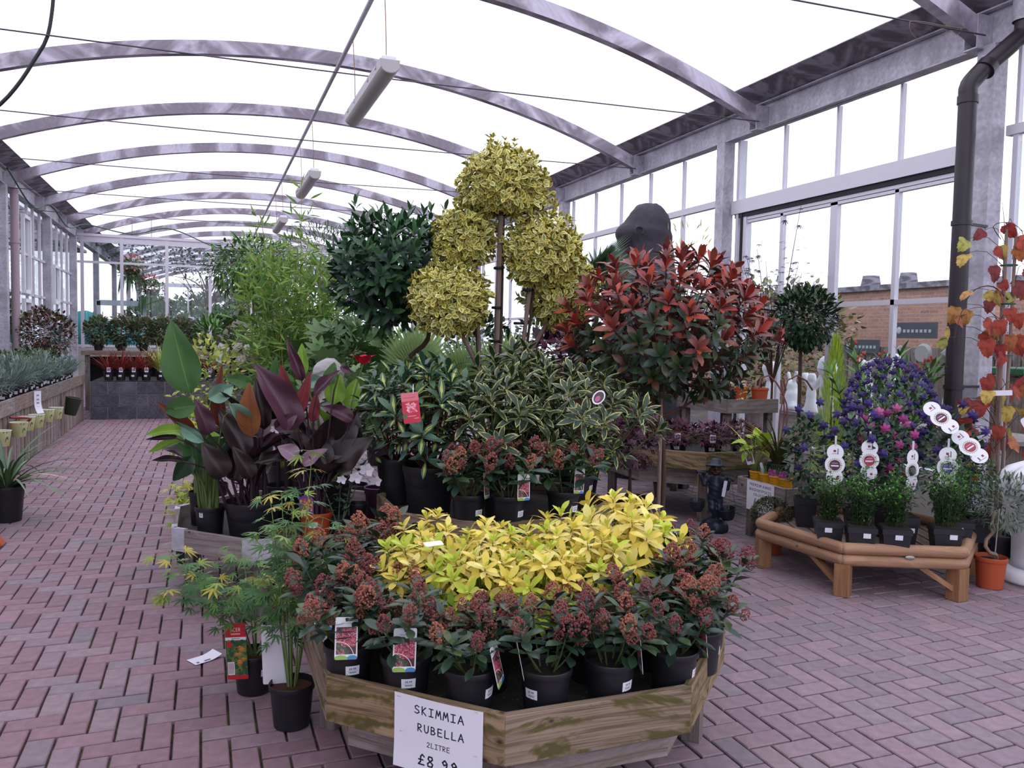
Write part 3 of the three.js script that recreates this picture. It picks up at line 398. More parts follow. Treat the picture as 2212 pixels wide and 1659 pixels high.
octTable('display_table', 'wooden display table of purple heucheras behind the statue', 4.2, -6.39, 0.6, 0.62, 0.15, { mats: [M.oldWood2, M.oldWood3], low: 0.14, deckDrop: 0.1 });
{ // log-edged hexagon table on the right
  const t = thing('display_table', 'hexagonal table edged with double round rails and thick square legs', 'table', [4.16, 0, -4.17]), s = 0.7, ap = s * 0.866, rim = 0.33, at = (a, r) => V(Math.sin(a) * r, 0, Math.cos(a) * r), o = -0.43;
  for (let i = 0; i < 6; i++) { const a = o + i * Math.PI / 3;
    for (const y of [rim - 0.035, rim - 0.105]) { const g = new THREE.CapsuleGeometry(0.036, s - 0.03, 4, 14); g.rotateZ(Math.PI / 2); metreUV(g, 0); g.translate(0, y, ap); g.rotateY(a); part(t, 'rail', g.toNonIndexed(), M.log); }
    const v = at(a + Math.PI / 6, s * 0.96); part(t, 'leg', box(0.09, rim - 0.13, 0.09, v.x, (rim - 0.13) / 2, v.z, 0.004, a + Math.PI / 6), M.post); const b = at(a + Math.PI / 6 - 0.35, s * 0.86); part(t, 'brace', bar(V(v.x, 0.05, v.z), V(b.x, rim - 0.13, b.z), 0.05, 0.03), M.post);
  }
  for (let i = -6; i <= 6; i++) { const x = i * 0.1, q = Math.abs(x), h = (q <= s / 2 ? ap : (s - q - 0.04) * 1.732) * 0.95; if (h < 0.05) continue; const g = box(0.085, 0.02, 2 * h, x, rim - 0.085, 0); g.rotateY(o); part(t, 'slat', g, M.greyWood2); }
  part(t, 'brass_plate', (() => { const g = new THREE.SphereGeometry(0.03, 12, 8); g.scale(1, 0.45, 0.25); g.translate(0.03, rim - 0.07, ap + 0.03); g.rotateY(o); return g; })(), std('#a8a098', 0.4, { metalness: 0.6 }));
}
{ // small bench for the yellow pots
  const t = thing('display_bench', 'low plank bench holding yellow pots, with a paper sign on its side', 'bench', [4.37, 0, -5.0]);
  part(t, 'board', box(0.028, 0.13, 0.56, -0.42, 0.4, 0, 0.003), M.greyWood); part(t, 'board', box(0.84, 0.13, 0.028, 0, 0.4, 0.28, 0.003), M.greyWood); part(t, 'board', box(0.84, 0.13, 0.028, 0, 0.4, -0.28, 0.003), M.greyWood); part(t, 'board', box(0.028, 0.13, 0.56, 0.42, 0.4, 0, 0.003), M.greyWood);
  part(t, 'deck', box(0.82, 0.02, 0.54, 0, 0.405, 0), M.deckGrey); for (const [x, z] of [[-0.33, 0.02], [0.33, 0.02], [-0.33, -0.22], [0.33, -0.22]]) part(t, 'leg', box(0.06, 0.34, 0.06, x, 0.17, z), M.greyWood3);
  const up = thing('display_shelf', 'raised grey wooden shelf of terracotta pots behind the heucheras', 'shelf', [4.86, 0, -6.75]);
  part(up, 'board', box(0.58, 0.13, 0.03, 0, 0.92, 0.42), M.greyWood3); part(up, 'board', box(0.03, 0.13, 0.85, -0.28, 0.92, 0), M.greyWood3); part(up, 'deck', box(0.58, 0.02, 0.85, 0, 0.925, 0), M.greyWood2); for (const [x, z, y] of [[-0.23, 0.35, 0.5], [0.24, 0.35, 0], [-0.23, -0.35, 0], [0.24, -0.35, 0]]) part(up, 'leg', box(0.06, 0.92 - y, 0.06, x, (0.92 + y) / 2, z), M.greyWood3);
}
{ // paper signs on the boards
  R = rng(95);
  const g = new THREE.PlaneGeometry(0.3, 0.225, 12, 10), p = g.attributes.position; for (let i = 0; i < p.count; i++) p.setZ(i, 0.004 * Math.sin(p.getX(i) * 14 + 1) + 0.012 * Math.max(0, -p.getY(i) - 0.04) * 6 * (p.getX(i) < 0 ? 1 : 0.4)); g.computeVertexNormals();
  const s = shade(new THREE.Mesh(g, std('#ffffff', 0.75, { map: T.sign }))), a = -Math.PI / 4, ap = 0.62 * 1.2071; s.name = numbered('price_sign'); s.rotation.y = a; s.position.set(1.1 + Math.sin(a) * (ap + 0.006) + Math.cos(a) * 0.095, 0.338, -2.83 + Math.cos(a) * (ap + 0.006) + -Math.sin(a) * 0.095); scene.add(tag(s, 'white paper sign reading SKIMMIA RUBELLA stapled to the front table', 'sign'));
  for (const [x, y] of [[-0.13, 0.105], [0.13, 0.11], [-0.12, 0], [0.13, -0.02]]) part(s, 'staple', box(0.011, 0.001, 0.0016, x, y, 0.006), M.steel);
  const s2 = shade(new THREE.Mesh(new THREE.PlaneGeometry(0.32, 0.23, 6, 6), std('#ffffff', 0.75, { map: T.sign2 }))); s2.name = numbered('price_sign'); s2.position.set(3.931, 0.35, -4.99); s2.rotation.set(0, -Math.PI / 2, 0); scene.add(tag(s2, 'white paper sign reading RHODOHYPOXIS COLLECTION below the yellow pots', 'sign'));
}
// ================= plants on the front tables =================
const L = {
  plain: leafSet(['#3a5c46', '#44664c', '#335240'], { rough: 0.38 }),
  skim: leafSet(['#2c4436', '#27402f', '#3a4f34', '#4a5a2c'], { rough: 0.32 }), choisya: leafSet(['#f0dc62', '#e8d254', '#f4e688', '#c0d040', '#8eb432'], { rough: 0.85, trans: 0.3 }),
  bay: leafSet(['#2a4634', '#325438', '#40683e', '#22382e'], { rough: 0.38 }), photR: leafSet(['#a4382c', '#8c302a', '#b44a30', '#7e4440', '#8a503c', '#6e3436'], { rough: 0.34 }), photG: leafSet(['#2c4030', '#33482e', '#4a5230', '#5c3a2c'], { rough: 0.34 }),
  box: leafSet(['#2a4a24', '#305626', '#24401f', '#4c8a26'], { rough: 0.5 }), dark: leafSet(['#26402c', '#2c4a30', '#223a2a', '#37562f'], { rough: 0.45 }), mid: leafSet(['#4f7a3a', '#5a8a3c', '#446c36', '#6c9440'], { rough: 0.6 }),
  bamboo: leafSet(['#6f9a40', '#7fa448', '#5c8638', '#90ac4c', '#7a9a3c'], { rough: 0.9, trans: 0.3 }), lime: leafSet(['#a8c83a', '#b8d040', '#94b430'], { rough: 0.9, trans: 0.2 }), grey: leafSet(['#7c9090', '#88988e', '#6a8078', '#5d7a62'], { rough: 0.7 }),
  acer: leafSet(['#3f6a3a', '#4a7840', '#5c8a3e', '#8aa03c', '#b8a83c'], { rough: 0.9, trans: 0.3 }), acerY: leafSet(['#b4c04a', '#c8c050', '#a4b83e'], { rough: 0.9, trans: 0.3 }), purple: leafSet(['#4a2434', '#5a2a3c', '#3a1c2c', '#6a3440'], { rough: 0.6 }),
  vine: leafSet(['#a03a34', '#b04a3c', '#b06a40', '#c4ac5a', '#b2b464', '#84383c', '#c09056'], { rough: 0.85, trans: 0.25, map: dataTex(128, 128, (u, v) => { const n = pn(u, v, 4, 5, 4), r = Math.abs(Math.sin(Math.atan2(u - 0.5, v - 0.1) * 4)); return mixc([255, 250, 240], [200, 190, 150], n * 3 + (r < 0.14 ? 0.5 : 0)); }) }), olive: leafSet(['#5c6e58', '#6c7e66', '#4c6050'], { rough: 0.5 }), red: leafSet(['#8a2f28', '#a03a30', '#6e2624', '#94503c'], { rough: 0.6 }), yg: leafSet(['#a8b850', '#c0c468', '#8ca444'], { rough: 0.6 }),
  clem: leafSet(['#2c4a34', '#35573a', '#27402e', '#4a6a44'], { rough: 0.55 }), heu: leafSet(['#4c2438', '#5a2c44', '#3a1a2a', '#6a3850'], { rough: 0.5 }), rust: leafSet(['#5a5c34', '#4c4c2e', '#6a6a3a', '#74502e'], { rough: 0.7 }),
};
// printed leaf patterns: variegation
const variegated = (edge, mid, ragged, seed) => canvasTex(64, 128, (c) => { const q = rng(seed); c.fillStyle = edge; c.fillRect(0, 0, 64, 128); c.fillStyle = mid; c.beginPath(); c.moveTo(32, 2); for (let i = 1; i <= 12; i++) c.lineTo(32 + (ragged * (0.7 + 0.6 * q())) * 32 * Math.sin(Math.PI * i / 13), i * 10); for (let i = 12; i >= 1; i--) c.lineTo(32 - (ragged * (0.7 + 0.6 * q())) * 32 * Math.sin(Math.PI * i / 13), i * 10); c.fill(); c.strokeStyle = edge; c.globalAlpha = 0.35; c.lineWidth = 2; c.beginPath(); c.moveTo(32, 0); c.lineTo(32, 128); c.stroke(); });
L.euony = leafSet(['#ffffff', '#fbf4d4', '#fff4c0', '#eae8c4'], { map: variegated('#eee296', '#86964e', 0.58, 4), rough: 0.5 }); L.rhodoE = leafSet(['#ffffff', '#e8eee0', '#f4f4d8'], { map: variegated('#aeae72', '#28402e', 0.95, 8), rough: 0.42 }); L.rhodoC = leafSet(['#ffffff', '#f0f4e4', '#ffffff'], { map: variegated('#446a4a', '#c8c45c', 0.38, 15), rough: 0.42 });
 
// skimmia bud panicle: hundreds of tiny buds on a cone
function panicle(seed) { const q = rng(seed), gs = []; for (let i = 0; i < 110; i++) { const v = Math.pow(q(), 0.8), r = 0.021 * Math.pow(Math.sin(Math.PI * Math.min(1, 0.12 + v * 0.85)), 0.8) * (0.75 + 0.35 * q()), a = q() * 6.28, g = new THREE.IcosahedronGeometry(0.0021 + 0.0012 * q(), 0); g.translate(Math.cos(a) * r, v * 0.05, Math.sin(a) * r); gs.push(g); } return mergeGeometries(gs); }
const PAN = [panicle(1), panicle(2), panicle(3)], panMat = ['#925648', '#864a44', '#9c604a', '#7c3e40'].map((c) => std(c, 0.75));
function skimmia(pos, label, { seed = 1, r = 0.082, h = 0.15, s = 1, n = 9, tagAt, stick = 0, price = M.priceTag, parts = 26, lean = 0, group = 'potted skimmias' } = {}) {
  R = rng(seed * 13 + 5); const t = thing('potted_skimmia', label, 'potted plant', pos, 0, group); pot(t, r, h);
  const stems = [], lv = [], y0 = h * 0.9, tone = Math.floor(R() * 2);
  for (let i = 0; i < n; i++) {
    const az = i * 2.4 + R(), tilt = i === 0 ? 0.08 : rr(0.25, 0.75), l = s * rr(0.12, 0.195) * (i === 0 ? 1.1 : 1), d = V(Math.sin(tilt) * Math.cos(az) + lean, Math.cos(tilt), Math.sin(tilt) * Math.sin(az)).normalize(), b = V(Math.cos(az) * r * 0.35, y0, Math.sin(az) * r * 0.35), e = b.clone().addScaledVector(d, l), m = b.clone().addScaledVector(d, l * 0.5).add(V(0, -0.012, 0)), ed = d.clone().lerp(UPV, 0.45).normalize();
    stems.push(stem([b, m, e], 0.0035, 0.002, 4)); const flower = R() < 0.9;
    whorl(lv, e, ed, 8, 0.076 * s, 0.75, 1.45, () => Math.floor(rr(0, flower ? 3.2 : 4)), { back: 0.03 }); whorl(lv, m.clone().lerp(e, 0.4), ed, 4, 0.075 * s, 1.1, 1.6, () => Math.floor(rr(0, 3)), { back: 0.03 });
    if (flower) for (let k = 0; k < (R() < 0.75 ? 2 : 1); k++) { const p = part(t, 'flower_cluster', pick(PAN), panMat[(tone + Math.floor(rr(0, 3))) % 4]), sc = s * (k ? rr(0.6, 0.85) : rr(1.0, 1.3)); p.position.copy(e).add(V(k * rr(-0.04, 0.04), k * -0.018, k * rr(-0.04, 0.04))); p.quaternion.setFromUnitVectors(UPV, ed); p.scale.set(sc, sc * 1.1, sc); }
  }
  part(t, 'stem', stems, M.stem); foliage(t, G.skim, L.skim, lv, parts);
  if (stick !== null) sticker(t, price, r, h, h * 0.55, stick + rr(-0.1, 0.1));
  if (tagAt) { const [az, tilt, yaw, up = 0.055] = tagAt; card(t, 'care_label', 0.07, 0.128, M.skimTag, [Math.sin(az) * r * 1.12, h * 0.94 + up, Math.cos(az) * r * 1.12], [tilt, yaw, rr(-0.12, 0.12)]); }
  return t;
}
{ const D = 0.38, S = [ // front row, left to right, then the rows behind
  [[0.43, D, -2.57], 'potted skimmia with care label at the left end of the front row', { tagAt: [-0.25, -0.25, -0.2], stick: 0.05, s: 1.05 }],
  [[0.585, D, -2.42], 'potted skimmia with upright care label, second in the front row from the left', { tagAt: [-0.3, -0.18, -0.15], stick: -0.1, s: 1.0 }],
  [[0.745, D, -2.27], 'potted skimmia with half hidden tilted care label above the paper sign', { tagAt: [0.75, -0.2, 0.95, 0.03], stick: 0.75, s: 0.95 }],
  [[0.965, D, -2.2], 'potted skimmia at the middle of the front row, soil showing', { stick: -1.15, s: 1.0, tagAt: [-1.5, -0.2, 1.32, 0.05] }],
  [[1.18, D, -2.19], 'potted skimmia with edge-on care label, right of the middle front pot', { tagAt: [0.75, -0.1, 1.25, 0.05], stick: 0.3, s: 1.0 }],
  [[1.415, D, -2.2], 'potted skimmia beside the right front corner of the table', { tagAt: [1.2, -0.1, 1.35, 0.05], stick: 0.75, s: 1.0 }],
  [[1.60, D, -2.33], 'potted skimmia half hidden behind the right front corner pot', { stick: 0.95, s: 1.05 }],
  [[1.74, D, -2.5], 'potted skimmia at the right edge of the front table', { stick: null, s: 1.15, lean: 0.08 }],
  [[0.45, D, -2.82], 'potted skimmia at the left edge of the front table behind the left end pot', { stick: -1.2, tagAt: [-0.9, -0.2, -0.7], s: 1.15, lean: -0.05 }],
  [[0.50, D, -3.06], 'potted skimmia at the back left of the front table beside the orange pot', { stick: null, s: 1.3 }],
  [[0.66, D, -3.28], 'potted skimmia at the back of the front table left of the yellow bushes', { stick: null, s: 1.3, parts: 12 }],
  [[1.47, D, -2.4], 'potted skimmia behind the right front corner, touching the yellow bushes', { stick: null, s: 1.15 }],
  [[1.77, D, -2.7], 'potted skimmia at the right side of the table beside the yellow bushes', { stick: null, s: 1.15, lean: 0.14 }],
  [[1.78, D, -2.92], 'potted skimmia at the back right of the front table beyond the yellow bushes', { stick: null, s: 0.95, parts: 12, lean: 0.1 }],
  [[0.62, D, -2.62], 'potted skimmia in the second row behind the left front pots', { stick: null, s: 0.95 }],
  [[1.21, D, -2.39], 'potted skimmia in the second row behind the middle of the front row', { stick: null, s: 0.8, parts: 14 }],
  [[0.86, D, -2.43], 'potted skimmia in the second row below the middle yellow bush', { stick: null, s: 0.8, parts: 14 }],
  ]; S.forEach(([p, l, o], i) => skimmia(p, l, { seed: i + 1, ...o }));
  const U = 0.57; [[[1.2, U, -3.72], 'potted skimmia on the higher table, left of three', { tagAt: [0.75, -0.1, 0.9, 0.06], stick: 0.45 }], [[1.38, U, -3.64], 'potted skimmia on the higher table, middle of three with facing label', { tagAt: [0.45, -0.05, 0.2, 0.06], stick: 0.5 }], [[1.69, U, -3.68], 'potted skimmia on the higher table, right of three with facing label', { tagAt: [0.5, -0.05, 0.35, 0.07], stick: 0.55 }]]
    .forEach(([p, l, o], i) => skimmia(p, l, { seed: 40 + i, r: 0.086, h: 0.19, s: 1.25, n: 10, price: M.priceTag2, group: 'skimmias on the higher table', ...o }));
}
// golden choisya bushes
function choisya(pos, label, seed, s = 1) {
  R = rng(seed * 31); const t = thing('golden_bush', label, 'potted plant', pos, 0, 'golden-leaved bushes on the front table'), lv = [], st = []; pot(t, 0.08, 0.15);
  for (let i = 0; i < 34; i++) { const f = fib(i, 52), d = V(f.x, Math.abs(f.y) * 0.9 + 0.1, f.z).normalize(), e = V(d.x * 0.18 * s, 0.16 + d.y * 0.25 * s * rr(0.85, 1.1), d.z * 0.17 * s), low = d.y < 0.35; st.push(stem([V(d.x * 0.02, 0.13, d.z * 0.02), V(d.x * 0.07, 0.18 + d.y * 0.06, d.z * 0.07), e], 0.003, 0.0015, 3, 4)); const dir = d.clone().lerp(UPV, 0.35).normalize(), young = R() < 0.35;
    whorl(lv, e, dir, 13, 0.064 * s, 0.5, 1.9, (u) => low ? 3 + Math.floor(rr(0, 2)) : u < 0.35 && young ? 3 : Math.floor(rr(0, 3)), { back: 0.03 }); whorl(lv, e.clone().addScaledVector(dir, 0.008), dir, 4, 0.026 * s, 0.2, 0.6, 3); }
  part(t, 'stem', st, M.stem); foliage(t, G.choisya, L.choisya, lv, 60); return t;
}
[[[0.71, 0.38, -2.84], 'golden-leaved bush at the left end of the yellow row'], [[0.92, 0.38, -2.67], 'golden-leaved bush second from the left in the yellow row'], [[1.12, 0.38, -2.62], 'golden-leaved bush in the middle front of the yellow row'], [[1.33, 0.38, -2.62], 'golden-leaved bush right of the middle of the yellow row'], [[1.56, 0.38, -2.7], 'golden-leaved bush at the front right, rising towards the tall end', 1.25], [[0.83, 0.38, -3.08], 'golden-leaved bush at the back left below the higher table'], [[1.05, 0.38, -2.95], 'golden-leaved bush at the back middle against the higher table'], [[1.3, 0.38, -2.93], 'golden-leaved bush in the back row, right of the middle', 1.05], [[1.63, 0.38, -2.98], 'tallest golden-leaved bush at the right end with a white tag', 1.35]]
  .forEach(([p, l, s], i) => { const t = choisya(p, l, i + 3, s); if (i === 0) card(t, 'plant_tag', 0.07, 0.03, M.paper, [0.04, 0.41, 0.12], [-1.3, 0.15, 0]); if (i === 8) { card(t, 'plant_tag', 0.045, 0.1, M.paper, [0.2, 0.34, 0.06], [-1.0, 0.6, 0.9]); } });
// rhododendrons with variegated leaves on the higher table
function rhodo(pos, label, seed, set, { r = 0.14, h = 0.24, spread = 0.3, tall = 0.4, n = 16, parts = 70, len = 0.1, redStem = false } = {}) {
  R = rng(seed * 17 + 3); const t = thing('potted_rhododendron', label, 'potted shrub', pos, 0, 'variegated rhododendrons'), lv = [], st = []; pot(t, r, h);
  for (let i = 0; i < n; i++) { const az = i * 2.4, q = Math.sqrt((i + 0.5) / n), e = V(Math.cos(az) * spread * q, h + tall * (1.08 - q * q * rr(0.35, 0.8)), Math.sin(az) * spread * q), b = V(Math.cos(az) * 0.03, h * 0.9, Math.sin(az) * 0.03), m = b.clone().lerp(e, 0.55).add(V(0, -0.03, 0)), d = e.clone().sub(m).normalize(); st.push(stem([b, m, e], 0.006, 0.003, 5)); whorl(lv, e, d, 13, len, 0.35, 1.65, () => Math.floor(rr(0, 3)), { back: 0.035 }); whorl(lv, m, d, 6, len, 1.0, 1.7, () => Math.floor(rr(0, 3)), { back: 0.05 }); }
  part(t, 'stem', st, redStem ? M.redStem : M.stem); const a = redStem ? lv.filter((_, i) => i % 5 < 2) : lv, b = redStem ? lv.filter((_, i) => i % 5 > 1) : []; foliage(t, G.rhodo, set, a, redStem ? parts >> 1 : parts); if (b.length) foliage(t, G.rhodo, L.plain, b, parts >> 1); return t;
}
{ const a = rhodo([1.13, 0.57, -4.2], 'big-potted rhododendron with yellow-splashed leaves and a pink label', 1, L.rhodoC, { r: 0.145, h: 0.26, spread: 0.32, tall: 0.5, n: 30, parts: 90, len: 0.12, redStem: true }); sticker(a, M.priceTag2, 0.145, 0.26, 0.17, -0.65);
  const tagT = canvasTex(128, 220, (c, w, h) => { c.fillStyle = '#d8707c'; c.fillRect(0, 0, w, h); c.fillStyle = '#c0203c'; c.fillRect(0, 62, w, h); const q = rng(3); for (let i = 0; i < 46; i++) { c.fillStyle = pick(['#e8a0b0', '#d84060', '#f0c0cc']); c.beginPath(); c.ellipse(38 + q() * 60, 80 + q() * 60, 5, 14, q() * 3, 0, 7); c.fill(); } c.fillStyle = '#4a6a3a'; c.fillRect(4, 150, 26, 34); c.fillStyle = '#e8b0b8'; c.fillRect(36, 168, 60, 4); c.fillRect(80, 186, 34, 4); c.fillStyle = '#b84058'; c.fillRect(18, 34, 84, 4); });
  card(a, 'care_label', 0.085, 0.15, std('#ffffff', 0.4, { map: tagT }), [-0.19, 0.6, 0.34], [-0.1, -0.15, 0.12]); part(a, 'label_tie', tube([V(-0.18, 0.67, 0.34), V(-0.16, 0.71, 0.26)], 0.002, 3, 4), M.white);
  rhodo([1.02, 0.57, -4.5], 'rhododendron in a large black pot behind the pink-labelled one', 2, L.rhodoC, { r: 0.12, h: 0.26, spread: 0.26, tall: 0.46, n: 18, parts: 20, redStem: true });
  rhodo([1.48, 0.57, -4.02], 'rhododendron with cream-edged leaves behind the middle skimmias', 3, L.rhodoE, { r: 0.11, h: 0.2, spread: 0.34, tall: 0.5, n: 28, len: 0.125 }); rhodo([1.72, 0.57, -4.42], 'tall rhododendron with cream-edged leaves in front of the topiary canes', 4, L.rhodoE, { r: 0.11, h: 0.2, spread: 0.36, tall: 0.62, n: 28, len: 0.125 });
  const d = rhodo([1.94, 0.57, -4.05], 'rhododendron with cream-edged leaves at the right of the higher table', 5, L.rhodoE, { r: 0.1, h: 0.2, spread: 0.44, tall: 0.52, n: 30, len: 0.125 }); sticker(d, M.priceTag2, 0.1, 0.2, 0.13, 0.7);
  const ov = canvasTex(96, 96, (c) => { c.fillStyle = '#e6e4ea'; c.fillRect(0, 0, 96, 96); c.fillStyle = '#4a2a3c'; c.beginPath(); c.arc(48, 48, 38, 0, 7); c.fill(); c.fillStyle = '#b45a86'; c.beginPath(); c.arc(52, 58, 20, 0, 7); c.fill(); c.fillStyle = '#2c4a30'; c.fillRect(24, 24, 40, 12); }), og = new THREE.CylinderGeometry(0.045, 0.045, 0.002, 20); og.rotateX(Math.PI / 2); const om = part(d, 'care_label', og, std('#ffffff', 0.4, { map: ov })); om.position.set(-0.08, 0.66, 0.4); om.rotation.set(-0.2, 0.3, 0.5); om.scale.set(1.15, 0.7, 1);
}
// cloud-pruned variegated topiary
{ R = rng(211); const t = thing('topiary_tree', 'tall variegated yellow-green topiary of five leafy balls on canes', 'tree', [1.78, 0, -5.05]); pot(t, 0.2, 0.34);
  const balls = [[0.06, 2.5, 0, 0.285], [-0.16, 2.19, -0.12, 0.2], [0.3, 2.1, 0.1, 0.25], [-0.32, 1.76, 0.06, 0.245], [0.49, 1.85, 0.0, 0.26]], lv = [];
  balls.forEach(([x, y, z, r], b) => { const n = Math.round(900 * r * r / 0.07); for (let i = 0; i < n; i++) { const f = fib(i, n), lump = 1 + 0.4 * fbm(f.x * 2.2 + b * 5, f.y * 2.2, f.z * 2.2), k = r * lump * (R() < 0.75 ? rr(0.82, 1.04) : rr(0.4, 0.8)), fl = b === 0 && f.y < -0.45 ? 0.55 : 0.92; const p = V(x + f.x * k, y + f.y * k * fl, z + f.z * k), d = f.clone().lerp(UPV, 0.3).normalize(); whorl(lv, p, d, 3, 0.052, 0.4, 1.25, () => Math.floor(rr(0, 4)), { jit: 0.5 }); }
    for (let i = 0; i < 5; i++) { const a = R() * 6.28, e = V(x + Math.cos(a) * r * 0.4, y + r * 0.85, z + Math.sin(a) * r * 0.4), top = e.clone().add(V(rr(-0.03, 0.03), rr(0.06, 0.13), rr(-0.03, 0.03))); for (let k = 0; k < 3; k++) whorl(lv, e.clone().lerp(top, (k + 1) / 3), UPV, 4, 0.04, 0.5, 1.0, () => Math.floor(rr(0, 4))); } });
  foliage(t, G.euony, L.euony, lv, 300);
  const cane = (a, b, r) => part(t, 'cane', stem([V(...a), V((a[0] + b[0]) / 2, (a[1] + b[1]) / 2, (a[2] + b[2]) / 2), V(...b)], r, r * 0.9, 4, 8), M.stakeWood), stm = (a, b) => part(t, 'stem', stem([V(...a), V((a[0] + b[0]) / 2 + 0.01, (a[1] + b[1]) / 2, (a[2] + b[2]) / 2), V(...b)], 0.011, 0.008, 5, 6), M.woody);
  cane([0, 0.3, 0.02], [0.035, 2.46, 0.02], 0.021); cane([-0.03, 0.3, 0], [-0.1, 2.1, -0.1], 0.015); cane([0.06, 0.3, 0.06], [0.24, 2.06, 0.1], 0.016); cane([-0.05, 1.2, 0.06], [-0.29, 1.64, 0.06], 0.016); cane([0.15, 1.25, 0.03], [0.43, 1.7, 0.0], 0.016); cane([-0.01, 0.3, 0.05], [-0.05, 1.25, 0.06], 0.012); cane([0.1, 0.3, 0.03], [0.15, 1.27, 0.03], 0.012);
  stm([0.03, 0.3, 0.0], [0.06, 2.5, 0.0]); stm([-0.02, 0.3, -0.03], [-0.13, 2.12, -0.11]); stm([0.08, 0.3, 0.04], [0.27, 2.05, 0.09]); stm([-0.04, 1.2, 0.04], [-0.3, 1.66, 0.05]); stm([0.16, 1.25, 0.01], [0.45, 1.72, -0.01]);
  for (const [x, y, z] of [[0.035, 2.33, 0.02], [0.025, 1.98, 0.02], [0.015, 1.72, 0.02], [0.01, 1.5, 0.02], [-0.08, 1.68, -0.06], [0.2, 1.84, 0.1], [0.15, 1.62, 0.08], [0.4, 1.66, 0.0]]) { const g = new THREE.TorusGeometry(0.03, 0.006, 6, 14); g.rotateX(Math.PI / 2); g.scale(1, 1.6, 1); g.translate(x, y, z); part(t, 'tie', g, M.darkTie); }
  part(t, 'wire_ring', [tube([V(-0.15, 1.395, 0.08), V(0, 1.41, 0.1), V(0.27, 1.42, 0.06)], 0.006, 8, 5), tube([V(-0.2, 1.39, 0.06), V(-0.05, 1.4, -0.05), V(0.27, 1.43, 0.03)], 0.006, 8, 5)], M.steel);
}
// red-leaved photinia standard
{ R = rng(221); const t = thing('photinia_tree', 'lollipop photinia with red young leaves over dark green on a bare stem', 'tree', [2.72, 0, -4.42]), top = [], low = [], st = []; pot(t, 0.16, 0.26);
  for (let i = 0; i < 150; i++) { const f = fib(i, 150); const lump = 1 + 0.25 * fbm(f.x * 1.7 + 3, f.y * 1.7, f.z * 1.7), k = R() < 0.72 ? rr(0.84, 1.02) : rr(0.45, 0.8), e = V(0.03 + f.x * 0.67 * k * lump, 1.6 + f.y * (f.y > 0 ? 0.5 : 0.46) * k * lump, f.z * 0.58 * k * lump), d = f.clone().lerp(UPV, 0.45).normalize(), red = f.y + rr(-0.45, 0.45) > -0.15; st.push(stem([V(0, 1.28, 0).lerp(e, 0.35), e.clone().addScaledVector(d, -0.1), e], 0.005, 0.003, 3, 4));
    whorl(red ? top : low, e, d, 9, 0.115, 0.2, 1.1, () => Math.floor(rr(0, 6)), { back: 0.03, jit: 0.6 }); whorl(low, e.clone().addScaledVector(d, -0.06), d, 6, 0.1, 1.0, 1.7, () => Math.floor(rr(0, red ? 4 : 3)), { back: 0.06 }); }
  part(t, 'trunk', stem([V(0, 0.2, 0), V(0.01, 0.7, 0), V(-0.02, 1.1, 0), V(0, 1.4, 0)], 0.016, 0.014, 8, 8), M.woody); part(t, 'cane', stem([V(-0.035, 0.2, 0.02), V(-0.035, 0.7, 0.02), V(-0.04, 1.2, 0.02)], 0.013, 0.012, 4, 8), M.stakeWood); part(t, 'branch', [...st, stem([V(0, 1.05, 0), V(0.15, 1.13, 0.05), V(0.35, 1.3, 0.1)], 0.01, 0.005), stem([V(0, 1.1, 0), V(-0.15, 1.2, 0.05), V(-0.35, 1.4, 0.05)], 0.01, 0.005)], M.redStem);
  foliage(t, G.photinia, L.photR, top, 190); foliage(t, G.photinia, L.photG, low, 110);
}
// bay standard with a corkscrew stem
{ R = rng(231); const t = thing('bay_tree', 'dark green lollipop bay tree on a twisted corkscrew stem', 'tree', [1.38, 0, -5.5]), lv = []; pot(t, 0.16, 0.28);
  for (let i = 0; i < 210; i++) { const f = fib(i, 210), k = R() < 0.75 ? rr(0.82, 1.05) : rr(0.4, 0.8), e = V(-0.19 + f.x * 0.4 * k, 1.96 + f.y * 0.38 * k, f.z * 0.38 * k), d = f.clone().lerp(UPV, 0.35).normalize(); whorl(lv, e, d, 8, 0.105, 0.35, 1.4, () => Math.floor(f.y > 0.35 ? rr(1, 3) : rr(0, 4)), { back: 0.06 }); }
  for (let i = 0; i < 7; i++) { const b = V(-0.4 + i * 0.1, 2.26, rr(-0.1, 0.15)), e = b.clone().add(V(rr(-0.05, 0.05), rr(0.08, 0.2), 0)); whorl(lv, e, UPV, 6, 0.085, 0.3, 0.9, 2, { back: 0.08 }); }
  part(t, 'trunk', stem([V(0, 0.2, 0), V(0.06, 0.55, 0.04), V(-0.05, 0.9, -0.02), V(-0.06, 1.3, 0), V(-0.05, 1.38, 0), V(0.04, 1.46, 0.02), V(0.08, 1.54, 0.02), V(0.05, 1.62, 0), V(-0.06, 1.67, 0), V(-0.14, 1.78, 0), V(-0.18, 2.0, 0)], 0.02, 0.016, 36, 8), M.woody); foliage(t, G.bay, L.bay, lv, 170);
}
